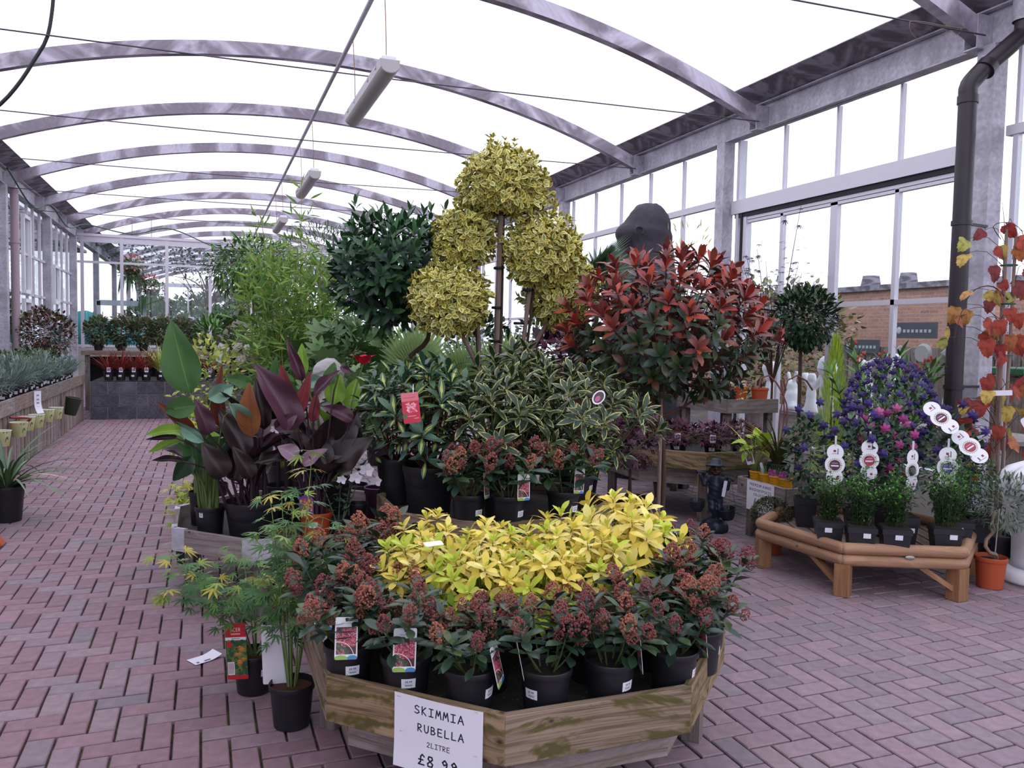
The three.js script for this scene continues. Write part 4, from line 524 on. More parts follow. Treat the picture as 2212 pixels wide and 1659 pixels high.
// ================= canna table =================
const cannaTex = (a, b) => dataTex(128, 256, (u, v) => { const s = Math.abs(u - 0.5), vein = 0.5 + 0.5 * Math.sin((v * 1.0 - s * 0.9) * 140), mid = s < 0.022 ? 1 : 0, n = pn(u, v, 5, 2) * 0.5; return mixc(mixc(a, b, n + 0.25 * vein), [b[0] * 1.25, b[1] * 1.25, b[2] * 1.1], mid * 0.6); });
const CM = {}; for (const [k, a, b, tr] of [['g', [62, 104, 48], [84, 128, 62], 0.3], ['b', [104, 138, 118], [122, 156, 130], 0.12], ['y', [120, 160, 44], [146, 184, 60], 0.4], ['d', [34, 62, 40], [44, 76, 46], 0.12], ['k', [38, 26, 26], [56, 36, 34], 0.08], ['r', [112, 48, 32], [140, 66, 40], 0.3], ['o', [150, 84, 30], [96, 50, 38], 0.35], ['p', [74, 40, 56], [90, 50, 64], 0.12], ['m', [124, 28, 38], [146, 40, 46], 0.35], ['v', [124, 98, 114], [138, 108, 122], 0.12]]) CM[k] = new THREE.MeshPhysicalMaterial({ map: cannaTex(a, b), roughness: k === 'g' || k === 'y' || k === 'm' || k === 'o' || k === 'r' ? 0.85 : 0.45, transmission: k === 'p' || k === 'k' || k === 'v' || k === 'd' || k === 'b' ? 0 : tr, thickness: 0, side: THREE.DoubleSide });
const CANNA_GREEN = [[-0.1, 0.82, 0.17, -0.2, 1.2, 0.179, 'g'], [-0.01, 0.79, 0.22, 0.13, 0.86, 0.095, 'b'], [-0.07, 0.76, 0.25, -0.24, 0.73, 0.11, 'g'], [-0.03, 0.57, 0.27, -0.19, 0.68, 0.059, 'b'], [-0.14, 0.63, 0.23, -0.3, 0.63, 0.063, 'y'], [-0.14, 0.58, 0.22, -0.3, 0.53, 0.043, 'y'], [-0.09, 0.5, 0.27, -0.18, 0.36, 0.086, 'd'], [0.09, 0.77, 0.29, 0.24, 0.6, 0.075, 'b'], [-0.07, 0.4, 0.21, -0.12, 0.66, 0.064, 'g'], [-0.06, 0.37, 0.17, -0.03, 0.63, 0.056, 'g']];
const CANNA_DARK = [[-0.38, 0.6, 0.16, -0.52, 0.6, 0.029, 'k'], [-0.35, 0.48, 0.2, -0.5, 0.5, 0.037, 'k'], [-0.3, 0.62, 0.05, -0.47, 0.77, 0.06, 'r'], [-0.01, 0.59, 0.16, -0.04, 0.88, 0.112, 'o'], [-0.16, 0.62, 0, -0.18, 0.96, 0.069, 'r'], [-0.04, 0.49, 0.15, -0.17, 0.75, 0.128, 'k'], [-0.15, 0.39, 0.2, -0.25, 0.57, 0.126, 'k'], [-0.02, 0.38, 0.22, -0.1, 0.55, 0.095, 'k'], [-0.23, 0.6, 0.1, -0.28, 0.79, 0.095, 'p'], [0.03, 0.44, 0.15, 0.13, 0.51, 0.072, 'k'], [-0.11, 0.35, 0.12, -0.05, 0.58, 0.104, 'k'], [0.06, 0.61, 0, 0.02, 0.9, 0.092, 'k']];
const CANNA_TALL = [[-0.13, 0.64, 0.13, -0.3, 0.99, 0.157, 'p'], [-0.14, 0.75, 0.08, -0.2, 0.98, 0.075, 'm'], [-0.12, 0.71, 0.11, -0.05, 0.94, 0.067, 'm'], [-0.08, 0.89, 0.03, -0.16, 1.11, 0.06, 'p'], [-0.03, 0.82, 0.13, 0.1, 0.97, 0.055, 'p'], [0.1, 0.97, 0.13, 0.17, 0.94, 0.04, 'p'], [-0.03, 0.67, 0.08, -0.01, 0.84, 0.056, 'm'], [-0, 0.48, 0.03, 0.24, 0.73, 0.195, 'k'], [0.08, 0.41, 0.06, 0.26, 0.6, 0.163, 'k'], [-0.12, 0.5, 0.17, -0.21, 0.57, 0.094, 'v'], [0.04, 0.43, 0.08, -0.07, 0.67, 0.137, 'k'], [0.18, 0.68, 0.08, 0.03, 0.77, 0.081, 'p'], [-0.09, 0.45, 0.13, 0.03, 0.55, 0.071, 'v'], [-0.23, 0.65, 0.15, -0.12, 0.73, 0.077, 'p'], [0.14, 0.51, -0.02, 0.22, 0.71, 0.141, 'k'], [-0.18, 0.49, 0.13, -0.32, 0.5, 0.047, 'k']];
const CANNA_BACK = [[0.00, 0.70, 0.00, 0.03, 0.90, 0.123, 'y'], [0.09, 0.68, 0.00, 0.15, 0.87, 0.114, 'y'], [-0.19, 0.88, 0.00, -0.20, 1.09, 0.074, 'y'], [-0.50, 0.83, 0.00, -0.64, 0.88, 0.082, 'g'], [-0.26, 0.81, 0.00, -0.40, 0.92, 0.120, 'g'], [-0.02, 0.83, 0.00, -0.01, 0.97, 0.090, 'g'], [-0.17, 0.84, 0.00, -0.04, 0.86, 0.079, 'b'], [-0.36, 0.85, 0.00, -0.36, 1.00, 0.055, 'g'], [-0.42, 0.73, 0.10, -0.37, 0.60, 0.108, 'y']];
function canna(pos, label, leaves, { r, h, mat = M.pot, seed, extra = 8, kinds = 'k', stemMat = M.stem, tall = 0.6 }) {
  R = rng(seed); const t = thing('potted_canna', label, 'potted plant', pos, 0, 'canna lilies'), st = []; pot(t, r, h, mat);
  for (const [x0, y0, z0, x1, y1, w, k] of leaves) {
    const a = V(x0, y0, z0), b = V(x1, y1, z0 + rr(-0.06, 0.06)), d = b.clone().sub(a), l = d.length(), toCam = CAM.clone().sub(V(...pos).add(a)).normalize(), n = toCam.add(V(rr(-0.5, 0.5), rr(0, 0.5), rr(-0.3, 0.3))).normalize(), m = part(t, 'leaf', G.canna, CM[k]); lm(a, d, n, l * 1.04, w / l * 1.05).decompose(m.position, m.quaternion, m.scale);
    const base = V(x0 * 0.25 + rr(-0.3, 0.3) * r, h * 0.9, rr(-0.3, 0.3) * r); st.push(stem([base, base.clone().lerp(a, 0.6).add(V(x0 * -0.15, 0.03, 0)), a, a.clone().addScaledVector(d, 0.12)], 0.009, 0.003, 6));
  }
  for (let i = 0; i < extra; i++) { const az = i * 2.4 + 1.2, y = h + rr(0.1, 0.6) * tall, a = V(Math.cos(az) * 0.04, y, Math.sin(az) * 0.04 - 0.03), d = V(Math.cos(az) * 0.55, rr(0.3, 1), Math.sin(az) * 0.5 - 0.2), l = rr(0.22, 0.32), m = part(t, 'leaf', G.canna, CM[kinds[i % kinds.length]]); lm(a, d, V(-Math.cos(az) * 0.6, 0.8, -Math.sin(az) * 0.6 + 0.4), l, rr(0.36, 0.5)).decompose(m.position, m.quaternion, m.scale); }
  for (let i = 0; i < 4; i++) { const az = i * 1.7, b = V(Math.cos(az) * r * 0.4, h * 0.88, Math.sin(az) * r * 0.4); st.push(stem([b, b.clone().add(V(0, tall * 0.3, 0)), b.clone().multiplyScalar(0.6).add(V(0, tall * 0.75, 0))], 0.014, 0.008, 5)); }
  part(t, 'stem', st, stemMat); return t;
}
M.darkStem = std('#3a2430', 0.6); M.greenStem = std('#71864c', 0.6);
sticker(canna([0.02, 0.38, -4.73], 'green-leaved canna lily with one tall upright leaf in a black pot', CANNA_GREEN, { r: 0.082, h: 0.18, seed: 301, extra: 7, kinds: 'gdb', stemMat: M.greenStem }), M.priceTag, 0.082, 0.18, 0.145, -0.7, 0.025, 0.035);
canna([0.24, 0.38, -4.62], 'dark-leaved canna lily with one orange leaf in a wide black pot', CANNA_DARK, { r: 0.15, h: 0.22, seed: 302, extra: 10, kinds: 'kkp', stemMat: M.darkStem });
{ const t = canna([0.56, 0.38, -4.43], 'tall purple and red-leaved canna lily in an orange pot', CANNA_TALL, { r: 0.09, h: 0.18, mat: M.orangePot, seed: 303, extra: 10, kinds: 'kkk', stemMat: M.darkStem, tall: 0.7 }); sticker(t, M.priceTag, 0.09, 0.18, 0.12, -0.35, 0.05, 0.028);
  const g = canvasTex(96, 110, (c) => { c.fillStyle = '#5a3088'; c.fillRect(0, 0, 96, 110); const q = rng(4); for (let i = 0; i < 90; i++) { c.fillStyle = pick(['#b8402a', '#c8782c', '#3a5a30', '#d8a03a']); c.beginPath(); c.arc(10 + q() * 76, 22 + q() * 66, 6, 0, 7); c.fill(); } }); card(t, 'care_label', 0.075, 0.1, std('#ffffff', 0.4, { map: g }), [-0.06, 0.23, 0.06], [-0.1, -0.3, 0.05]); }
canna([0.75, 0.38, -5.1], 'green-leaved canna lily with a red flower behind the dark ones', CANNA_BACK, { r: 0.12, h: 0.24, seed: 304, extra: 12, kinds: 'ygk', stemMat: M.greenStem, tall: 0.65 });
canna([0.45, 0.38, -4.95], 'dark canna lily hidden behind the wide black pot', [], { r: 0.12, h: 0.24, seed: 305, extra: 14, kinds: 'kkg', stemMat: M.darkStem, tall: 0.7 });
canna([-0.03, 0.38, -5.08], 'green canna lily in a black pot at the left rear of its table', [], { r: 0.07, h: 0.2, seed: 306, extra: 7, kinds: 'gky', stemMat: M.greenStem, tall: 0.5 });
{ R = rng(311); const fl = scene.children.filter((o) => o.name.startsWith('potted_canna'))[3]; const petal = leafGeo('ovate', 0.8, { n: 4, curl: 0.3 }), pm = std('#d81838', 0.6); const c = V(0.16, 0.96, 0.1); for (let i = 0; i < 5; i++) { const m = part(fl, 'petal', petal, pm); lm(c, V(Math.cos(i * 1.257) * 0.55, 0.75, Math.sin(i * 1.257) * 0.55), V(-Math.cos(i * 1.257), 0.4, -Math.sin(i * 1.257)), 0.105, 1.1).decompose(m.position, m.quaternion, m.scale); } part(fl, 'stem', stem([V(0.05, 0.4, 0), V(0.1, 0.7, 0.03), c], 0.007, 0.004), M.greenStem); }
// white-flowered hibiscus and purple pot
function hibiscus(pos, label, seed, n, flowers, tall) {
  R = rng(seed); const t = thing('potted_hibiscus', label, 'potted plant', pos, 0, 'white-flowered thin shrubs'), st = [], lv = []; pot(t, 0.07, 0.14);
  for (let i = 0; i < n; i++) { const az = i * 2.1 + seed, b = V(Math.cos(az) * 0.02, 0.12, Math.sin(az) * 0.02), e = V(Math.cos(az) * rr(0.08, 0.2), tall * rr(0.75, 1.1), Math.sin(az) * rr(0.04, 0.12)); st.push(stem([b, b.clone().lerp(e, 0.5).add(V(0.01, 0, 0)), e], 0.004, 0.002)); for (let k = 2; k < 11; k++) whorl(lv, b.clone().lerp(e, k / 10), UPV, 2, 0.035, 0.8, 1.4, () => Math.floor(rr(0, 4)), { w: 1.2 }); }
  part(t, 'stem', st, std('#5a6a58', 0.7)); foliage(t, G.acer, L.clem, lv, 20);
  const petal = leafGeo('obov', 0.75, { n: 4, curl: 0.3 }), pm = std('#e4dce6', 0.6); for (const [x, y, z, s] of flowers) { for (let i = 0; i < 5; i++) { const m = part(t, 'petal', petal, pm), a = i * 1.257; lm(V(x, y, z), V(Math.cos(a), Math.sin(a) * 0.7 + 0.35, 0.55), V(0, 0.2, 1), s, 1).decompose(m.position, m.quaternion, m.scale); } } return t;
}
hibiscus([0.68, 0.38, -4.42], 'thin white-flowered shrub right of the orange pot', 321, 4, [[0.13, 0.41, 0.1, 0.045], [0.07, 0.37, 0.1, 0.04], [0.19, 0.34, 0.06, 0.035], [0.0, 0.36, 0.08, 0.03]], 0.45);
hibiscus([0.55, 0.38, -4.62], 'tall thin white-budded shrub rising between the cannas', 322, 5, [[-0.2, 0.62, 0.1, 0.03], [0.02, 0.53, 0.1, 0.03], [0.24, 0.5, 0.1, 0.028]], 0.72);
{ const t = thing('purple_pot', 'dark purple pot with pale rim standing behind the white flowers', 'pot', [0.95, 0.38, -4.72]); pot(t, 0.075, 0.24, M.purplePot); const g = new THREE.TorusGeometry(0.075, 0.004, 6, 24); g.rotateX(Math.PI / 2); g.translate(0, 0.24, 0); part(t, 'rim', g, std('#8a5a80', 0.5)); }
{ const t = thing('black_pot', 'tall narrow black pot beside the left corner of the higher table', 'pot', [0.8, 0.38, -4.5]); pot(t, 0.055, 0.2); }

// ================= maples on the floor =================
function acer(pos, label, seed, { r, h, n, reach, tall, geo, set, parts, lean = 0 }) {
  R = rng(seed); const t = thing('potted_maple', label, 'potted tree', pos, 0, 'potted maples'), st = [], lv = []; pot(t, r, h, M.pot, { soil: M.bark });
  for (let i = 0; i < n; i++) { const az = i * 2.4, b = V(Math.cos(az) * 0.015, h * 0.9, Math.sin(az) * 0.015), e = V(Math.cos(az) * reach * rr(0.4, 1) + lean, h + tall * rr(0.45, 1), Math.sin(az) * reach * 0.6), m = b.clone().lerp(e, 0.55).add(V(0, 0.06, 0)); st.push(stem([b, m, e], 0.004, 0.0015, 6)); const c = new THREE.CatmullRomCurve3([b, m, e]); for (let k = 3; k < 11; k++) { const p = c.getPoint(k / 10); for (let j = 0; j < 3; j++) { const a = R() * 6.28, d = V(Math.cos(a), rr(-0.4, 0.35), Math.sin(a)), s = rr(0.03, 0.07), q = p.clone().addScaledVector(d, s); st.push(stem([p, p.clone().lerp(q, 0.5), q], 0.0009, 0.0007, 2, 3)); lv.push([q, d.clone().add(V(0, -0.2, 0)), V(rr(-0.4, 0.4), 1, rr(-0.2, 0.6)), rr(0.045, 0.07), Math.min(4, Math.floor(rr(0, 3) + (k > 8 ? 1.6 : 0)))]); } } }
  part(t, 'stem', st, M.greenStem); foliage(t, geo, set, lv, parts); return t;
}
{ const a = acer([0.31, 0, -3.16], 'young maple with fine leaves in a black pot with bark mulch', 331, { r: 0.088, h: 0.17, n: 10, reach: 0.17, tall: 0.92, geo: G.acer7, set: L.acer, parts: 110 }); card(a, 'care_label', 0.1, 0.24, M.paper, [-0.06, 0.27, -0.04], [0.05, -0.25, 0.03]);
  const b = acer([0.19, 0, -3.52], 'spreading maple in a black pot with a red ACER label', 332, { r: 0.09, h: 0.17, n: 12, reach: 0.36, tall: 0.52, geo: G.acer7, set: L.acer, parts: 140, lean: -0.07 }); card(b, 'care_label', 0.085, 0.235, M.acerTag, [-0.075, 0.21, 0.085], [0, -0.35, 0.06]); sticker(b, M.paper, 0.09, 0.17, 0.1, 0.6, 0.05, 0.03);
  const c = acer([-0.12, 0, -5.66], 'small maple peeping out left of the canna table', 333, { r: 0.08, h: 0.15, n: 5, reach: 0.14, tall: 0.42, geo: G.acer7, set: L.acerY, parts: 20 }); }
{ R = rng(341); const t = thing('dropped_label', 'white paper plant label lying on the brick floor', 'label', [-0.01, 0.0045, -3.93], 0.5); const g = new THREE.PlaneGeometry(0.13, 0.085, 8, 4), p = g.attributes.position; for (let i = 0; i < p.count; i++) p.setZ(i, 0.016 * Math.max(0, p.getX(i) / 0.065) ** 2); g.rotateX(-Math.PI / 2); g.computeVertexNormals(); part(t, 'card', g, M.paper); part(t, 'print', [box(0.012, 0.0006, 0.012, -0.045, 0.0015, 0.025), box(0.03, 0.0006, 0.01, 0.0, 0.0018, 0.028)], std('#6a6a78', 0.7)); }
for (const [x, z, a] of [[-0.35, -2.72, 0.3], [-0.22, -2.62, 1.1]]) { const m = shade(new THREE.Mesh(leafGeo('lance', 0.22, { n: 6, curl: 0.3, wave: 0.5 }), std('#b5704a', 0.8))); m.name = numbered('fallen_leaf'); m.rotation.set(-Math.PI / 2 + 0.15, 0, a - 1.2); m.position.set(x, 0.004, z); m.scale.setScalar(0.07); scene.add(tag(m, x < -0.3 ? 'curled orange-brown leaf on the paving, the upper of two' : 'curled orange-brown leaf on the paving at the bottom edge', 'leaf')); }
// ================= right-hand side =================
// tufted plants: strap leaves from one crown
function tuft(t, geo, set, n, len, y0, { up = 0.5, parts = 0, w = 1, x = 0, z = 0, r = 0.02 } = {}) { const lv = []; for (let i = 0; i < n; i++) { const az = i * 2.4 + R(), an = rr(0.08, up), d = V(Math.cos(az) * Math.sin(an), Math.cos(an), Math.sin(az) * Math.sin(an)); lv.push([V(x + Math.cos(az) * r, y0, z + Math.sin(az) * r), d, V(-d.x * 0.6, 0.4, -d.z * 0.6), len * rr(0.6, 1.1), Math.floor(rr(0, set.length)), w]); } foliage(t, geo, set, lv, parts, 'blade'); }
// leafy mass: leaves through an ellipsoid, thickest near its surface
function mass(t, c, rad, n, geo, set, len, parts = 0, { up = 0.3, flat = 0, w = 1, lump = 0.2, mi, tight = false } = {}) { const lv = []; for (let i = 0; i < n; i++) { const f = fib(i, n), k = (tight ? rr(0.9, 1.02) : R() < 0.7 ? rr(0.8, 1.05) : rr(0.35, 0.8)) * (1 + lump * fbm(f.x * 2 + c[0], f.y * 2 + c[1], f.z * 2)), p = V(c[0] + f.x * rad[0] * k, c[1] + f.y * rad[1] * k, c[2] + f.z * rad[2] * k), d = f.clone().add(V(rr(-0.7, 0.7), rr(-0.6, 0.7) + up, rr(-0.7, 0.7))).normalize(); lv.push([p, d, V(f.x * 0.5, 1, f.z * 0.5), len * rr(0.7, 1.2), mi ? mi(f) : Math.floor(rr(0, set.length)), w]); } foliage(t, geo, set, lv, parts); }
function trunk(t, pts, r0, r1, mat = M.woody, name = 'trunk') { part(t, name, stem(pts.map((p) => V(...p)), r0, r1, 10, 7), mat); }
// heucheras in a row on their table
[[3.52, -6.46], [3.62, -6.15], [3.84, -6.0], [4.08, -5.83], [4.33, -5.78]].forEach(([x, z], i) => { R = rng(400 + i); const t = thing('potted_heuchera', ['purple heuchera at the far left of the row behind the statue', 'purple heuchera second from the left, white sticker on its pot', 'purple heuchera in the middle with a picture label', 'purple heuchera fourth in the row with a picture label', 'purple heuchera at the right end of the row, half hidden'][i], 'potted plant', [x, 0.53, z], 0, 'purple heucheras'); pot(t, 0.08, 0.14); mass(t, [0, 0.2, 0], [0.16, 0.1, 0.16], 220, G.acer, L.heu, 0.055, 24, { up: 0.2 }); tuft(t, G.blade2, L.red, 14, 0.22, 0.16, { up: 0.5, w: 0.35 }); sticker(t, M.priceTag2, 0.08, 0.14, 0.075, -0.75, 0.05, 0.028); if (i > 1) card(t, 'care_label', 0.05, 0.07, M.smallTag, [-0.05, 0.17, 0.07], [-0.1, -0.6, 0]); });
{ const t = thing('terracotta_pot', 'pair of nested terracotta pots with orange and yellow flowers on the raised shelf', 'pot', [4.82, 0.935, -6.5]); R = rng(410); pot(t, 0.09, 0.16, M.terracotta); mass(t, [0, 0.19, 0], [0.12, 0.06, 0.1], 60, G.ovate, leafSet(['#e0a020', '#d0602a', '#b84a34', '#5a7a3a']), 0.05, 8); const u = thing('terracotta_pot', 'plain terracotta pot at the right end of the raised shelf', 'pot', [5.04, 0.935, -6.46]); pot(u, 0.085, 0.15, M.terracotta);
  const v = thing('trailing_plant', 'pale variegated trailing plant on the raised shelf edge', 'potted plant', [4.72, 0.935, -6.5]); pot(v, 0.07, 0.12); mass(v, [0, 0.1, 0.08], [0.16, 0.14, 0.1], 140, G.small, L.yg, 0.035, 0); }
// the plank bench: yellow pots and grasses
[-5.19, -5.07, -4.95, -4.83].forEach((z, i) => { R = rng(420 + i); const t = thing('yellow_pot', ['yellow pot at the left end of four', 'yellow pot second from the left, white marker in it', 'yellow pot third from the left with a purple flower label', 'yellow pot at the right end with a purple flower label'][i], 'pot', [4.04, 0.415, z], 0, 'yellow pots on the plank bench'); pot(t, 0.05, 0.105, M.yellowPot, { taper: 0.82 }); part(t, 'print', [0, 1].map((k) => { const g = new THREE.CylinderGeometry(0.0475, 0.0465, 0.003, 6, 1, true, -2.0, 0.9); g.rotateZ(0.02); g.translate(0, 0.045 + k * 0.022, 0); return g; }), std('#3a2c14', 0.6)); tuft(t, G.blade2, L.mid, 26, 0.11, 0.095, { up: 0.5, w: 0.5 }); if (i > 1) card(t, 'care_label', 0.07, 0.06, std('#ffffff', 0.5, { map: canvasTex(64, 48, (c) => { c.fillStyle = '#a03a86'; c.fillRect(0, 0, 64, 48); const q = rng(2); for (let k = 0; k < 40; k++) { c.fillStyle = pick(['#d880c0', '#7a2a6a', '#e8b0d8']); c.fillRect(q() * 60, q() * 44, 6, 5); } }) }), [-0.035, 0.125, 0], [0, -1.3, 0]); if (i === 1) card(t, 'marker', 0.022, 0.09, std('#c8d4d8', 0.5), [-0.02, 0.14, -0.02], [-0.1, -1.0, 0.3], 0.001, 0.01); });
{ R = rng(430); const t = thing('ornamental_grass', 'rusty brown ornamental grass behind the yellow pots', 'potted plant', [4.22, 0.415, -5.16]); pot(t, 0.1, 0.16); tuft(t, G.blade, L.rust, 110, 0.5, 0.15, { up: 0.6, parts: 30, w: 0.55 }); tuft(t, G.blade, L.mid, 30, 0.42, 0.15, { up: 0.5, w: 0.5, parts: 8 });
  const p = []; for (let i = 0; i < 3; i++) p.push(stem([V(0, 0.15, 0), V(0.03 * i, 0.6, 0.02), V(0.1 - 0.1 * i, 0.85, 0), V(0.2 - 0.2 * i, 0.84, 0.02), V(0.3 - 0.26 * i, 0.74, 0.02)], 0.004, 0.008, 10)); part(t, 'plume', p, std('#7a4a4c', 0.9));
  const u = thing('potted_plant', 'green heart-leaved plant with a purple label left of the yellow pots', 'potted plant', [4.06, 0.415, -5.24]); pot(u, 0.05, 0.1); mass(u, [0, 0.3, 0], [0.08, 0.07, 0.07], 14, G.ovate, L.lime, 0.11, 14, { w: 1.4 }); tuft(u, G.blade, L.yg, 22, 0.42, 0.1, { up: 0.5, w: 0.5 }); part(u, 'stem', stem([V(0, 0.08, 0), V(0, 0.3, 0)], 0.004, 0.003), M.stem); card(u, 'care_label', 0.06, 0.1, M.smallTag, [-0.06, 0.2, 0.02], [-0.1, -0.9, 0.3]); }
{ R = rng(440); const t = thing('box_ball', 'clipped box ball in a terracotta pot behind the log-edged table', 'potted plant', [3.84, 0, -4.74]); pot(t, 0.1, 0.16, M.terracotta); mass(t, [0, 0.27, 0], [0.14, 0.13, 0.14], 3200, G.small, leafSet(['#414c30', '#4c5636', '#36422a', '#5c5e3a']), 0.018, 0, { lump: 0.03, tight: true }); }
// box hedging in square pots
[[3.64, -3.95, 0.1, 0.36, 'box plant with dense dark foliage at the left of the log-edged table', -0.6], [3.73, -3.78, 0.095, 0.4, 'box plant with spiky shoots, second from the left on the log-edged table', -0.1], [3.9, -3.68, 0.09, 0.4, 'box plant with spiky shoots, third from the left on the log-edged table', -1.4], [4.22, -3.6, 0.12, 0.47, 'large box plant at the front right corner of the log-edged table', 0.55], [4.45, -3.72, 0.12, 0.5, 'large box plant behind the front right corner of the log-edged table', 0.6]]
  .forEach(([x, z, w, h, l, az], i) => { R = rng(450 + i); const t = thing('potted_box', l, 'potted shrub', [x, 0.255, z], -0.6, 'box plants in square pots'), lv = [], st = []; squarePot(t, 0.085, 0.17);
    for (let k = 0; k < 22; k++) { const a = k * 2.4, q = Math.sqrt((k + 0.5) / 22), b = V(Math.cos(a) * 0.04 * q, 0.16, Math.sin(a) * 0.04 * q), e = V(Math.cos(a) * w * q, 0.17 + h * rr(0.6, 1) * (1.05 - 0.3 * q), Math.sin(a) * w * q); st.push(stem([b, b.clone().lerp(e, 0.5), e], 0.002, 0.001, 3, 3)); for (let j = 0; j < 40; j++) { const u = 0.12 + 0.88 * j / 40; whorl(lv, b.clone().lerp(e, u).add(V(rr(-0.02, 0.02), rr(-0.01, 0.01), rr(-0.02, 0.02))), UPV, 2, 0.02, 0.7, 1.3, () => (u > 0.72 ? 3 - Math.floor(rr(0, 1.5)) : Math.floor(rr(0, 3)))); } }
    part(t, 'stem', st, M.stem); foliage(t, G.small, L.box, lv, 0); const s = part(t, 'price_sticker', box(0.042, 0.03, 0.0012, rr(-0.03, 0.03), 0.115, 0), M.priceTag); s.rotation.x = 0.12; s.position.z = 0.068; s.position.y = 0.008; });
{ R = rng(461); const t = thing('potted_shrub', 'dark square pot with a sparse shrub between the box plants', 'potted shrub', [4.1, 0.255, -3.82], -0.5); squarePot(t, 0.085, 0.2); mass(t, [0, 0.36, 0], [0.1, 0.16, 0.1], 90, G.ovate, L.clem, 0.045, 12); const s = part(t, 'price_sticker', box(0.045, 0.03, 0.0012, 0.03, 0.13, 0.074), M.priceTag); s.rotation.x = 0.1; }
// clematis with three-disc labels
{ const discs = { a: std('#ffffff', 0.4, { map: T.disc('#5a2444') }), b: std('#ffffff', 0.4, { map: T.disc('#a83a52') }), c: std('#ffffff', 0.4, { map: T.disc('#6a6aa8') }) };
  const snow = (() => { const s = new THREE.Shape(), r = [0.052, 0.062, 0.052], cy = [0.078, 0, -0.078]; const pts = []; for (let k = 0; k < 3; k++) { const a0 = k === 0 ? -0.75 : 0.95, a1 = k === 2 ? Math.PI + 0.75 - 0 : Math.PI - 0.95; const from = k === 0 ? -0.0 : 0.9, to = k === 2 ? Math.PI : Math.PI - 0.9; for (let i = 0; i <= 10; i++) { const a = from + (to - from) * i / 10; pts.push([Math.sin(a) * r[k], cy[k] + Math.cos(a) * r[k]]); } } const all = [...pts, ...pts.slice(1, -1).reverse().map(([x, y]) => [-x, y])]; all.forEach(([x, y], i) => i ? s.lineTo(x, y) : s.moveTo(x, y)); const g = new THREE.ExtrudeGeometry(s, { depth: 0.0012, bevelEnabled: false }), p = g.attributes.position, uv = g.attributes.uv; for (let i = 0; i < p.count; i++) uv.setXY(i, p.getX(i) / 0.13 + 0.5, p.getY(i) / 0.26 + 0.5); return g; })();
  const flower = (() => { const p = leafGeo('ellip', 0.5, { n: 3, curl: 0.25 }); return mergeGeometries([0, 1, 2, 3, 4, 5].map((k) => { const g = p.clone(); g.rotateX(-0.25); g.rotateZ(k * 1.047); return g.toNonIndexed(); })); })();
  const fm = { v: leafSet(['#3a2866', '#302058', '#483a78', '#241848'], { rough: 0.6 }), p: leafSet(['#a83a78', '#8a2c68', '#b85a8c'], { rough: 0.6 }), d: leafSet(['#2e1a5c', '#281650', '#3a2470'], { rough: 0.6 }), l: leafSet(['#6a6ac8', '#7a78d0'], { rough: 0.6 }) };
  [['climbing clematis in a tall black pot at the left rear corner of the log-edged table', 3.9, -4.46, 0.55, 0.14, 'v', 10, null, 0], ['purple clematis with a maroon disc label behind the left box plants', 4.02, -4.12, 0.55, 0.17, 'd', 26, 'a', [-0.17, 0.5, 0.22]], ['pink clematis with a crimson disc label behind the box plants', 4.22, -4.08, 0.52, 0.17, 'p', 24, 'b', [-0.14, 0.53, 0.22]], ['tall mounded purple clematis, biggest on the log-edged table', 4.58, -4.42, 0.82, 0.29, 'v', 170, 'a', [0.02, 0.48, 0.7]], ['dark purple clematis with a violet disc label at the right of the table', 4.68, -3.98, 0.55, 0.2, 'd', 24, 'c', [-0.1, 0.5, 0.34]]]
    .forEach(([l, x, z, h, w, col, nf, lab, at], i) => { R = rng(470 + i); const t = thing('potted_clematis', l, 'potted climber', [x, 0.255, z], -0.62, 'clematis on the log-edged table'); squarePot(t, 0.075, 0.2); part(t, 'cane', [stem([V(0.02, 0.15, 0), V(0.02, 0.2 + h * 0.9, 0)], 0.004, 0.003, 2), stem([V(-0.03, 0.15, 0.02), V(-0.04, 0.2 + h * 0.8, 0.02)], 0.004, 0.003, 2)], M.stakeWood);
      mass(t, [0, 0.22 + h * 0.5, 0], [w, h * 0.52, w * 0.9], Math.round(420 * (w / 0.17)), G.ovate, L.clem, 0.05, 16, { lump: 0.3 }); const fl = []; for (let k = 0; k < nf; k++) { const f = fib(k, nf); fl.push([V(f.x * w * 1.05, 0.3 + h * 0.58 + f.y * h * 0.46 + 0.02, f.z * w), f.clone().add(V(0, 0.2, 0)), UPV, col === 'v' && i === 3 ? 0.032 : 0.042, Math.floor(rr(0, 3))]); }
      fl.forEach((q) => { q[1] = V(rr(-0.3, 0.3), 1, rr(-0.2, 0.2)); q[2] = V(rr(-0.5, 0.5), 0.3, 1); }); foliage(t, flower, fm[col], fl, Math.min(24, nf), 'flower');
      if (lab) { const m = part(t, 'care_label', snow, discs[lab]); m.position.set(...at); m.rotation.set(-0.05, lab === 'c' ? 0.0 : i === 3 ? 0.7 : 0.15, 0); part(t, 'label_tie', box(0.012, 0.06, 0.0015, at[0], at[1] + 0.155, at[2], 0), std('#d8d8e0', 0.5)); if (lab === 'c') part(t, 'label_tie', box(0.014, 0.05, 0.0015, at[0], at[1] - 0.15, at[2]), std('#7a7aa8', 0.5)); }
      if (i === 4) for (const [dx, dy, dz, r, k] of [[0.02, 0.66, 0.34, 0.75, 'b'], [-0.15, 0.835, 0.33, 0.75, 'a']]) { const m = part(t, 'care_label', snow, discs[k]); m.position.set(dx, dy - 0.02, dz); m.rotation.set(-0.5, -0.25, r, 'YXZ'); m.scale.set(0.95, 1, 1); } });
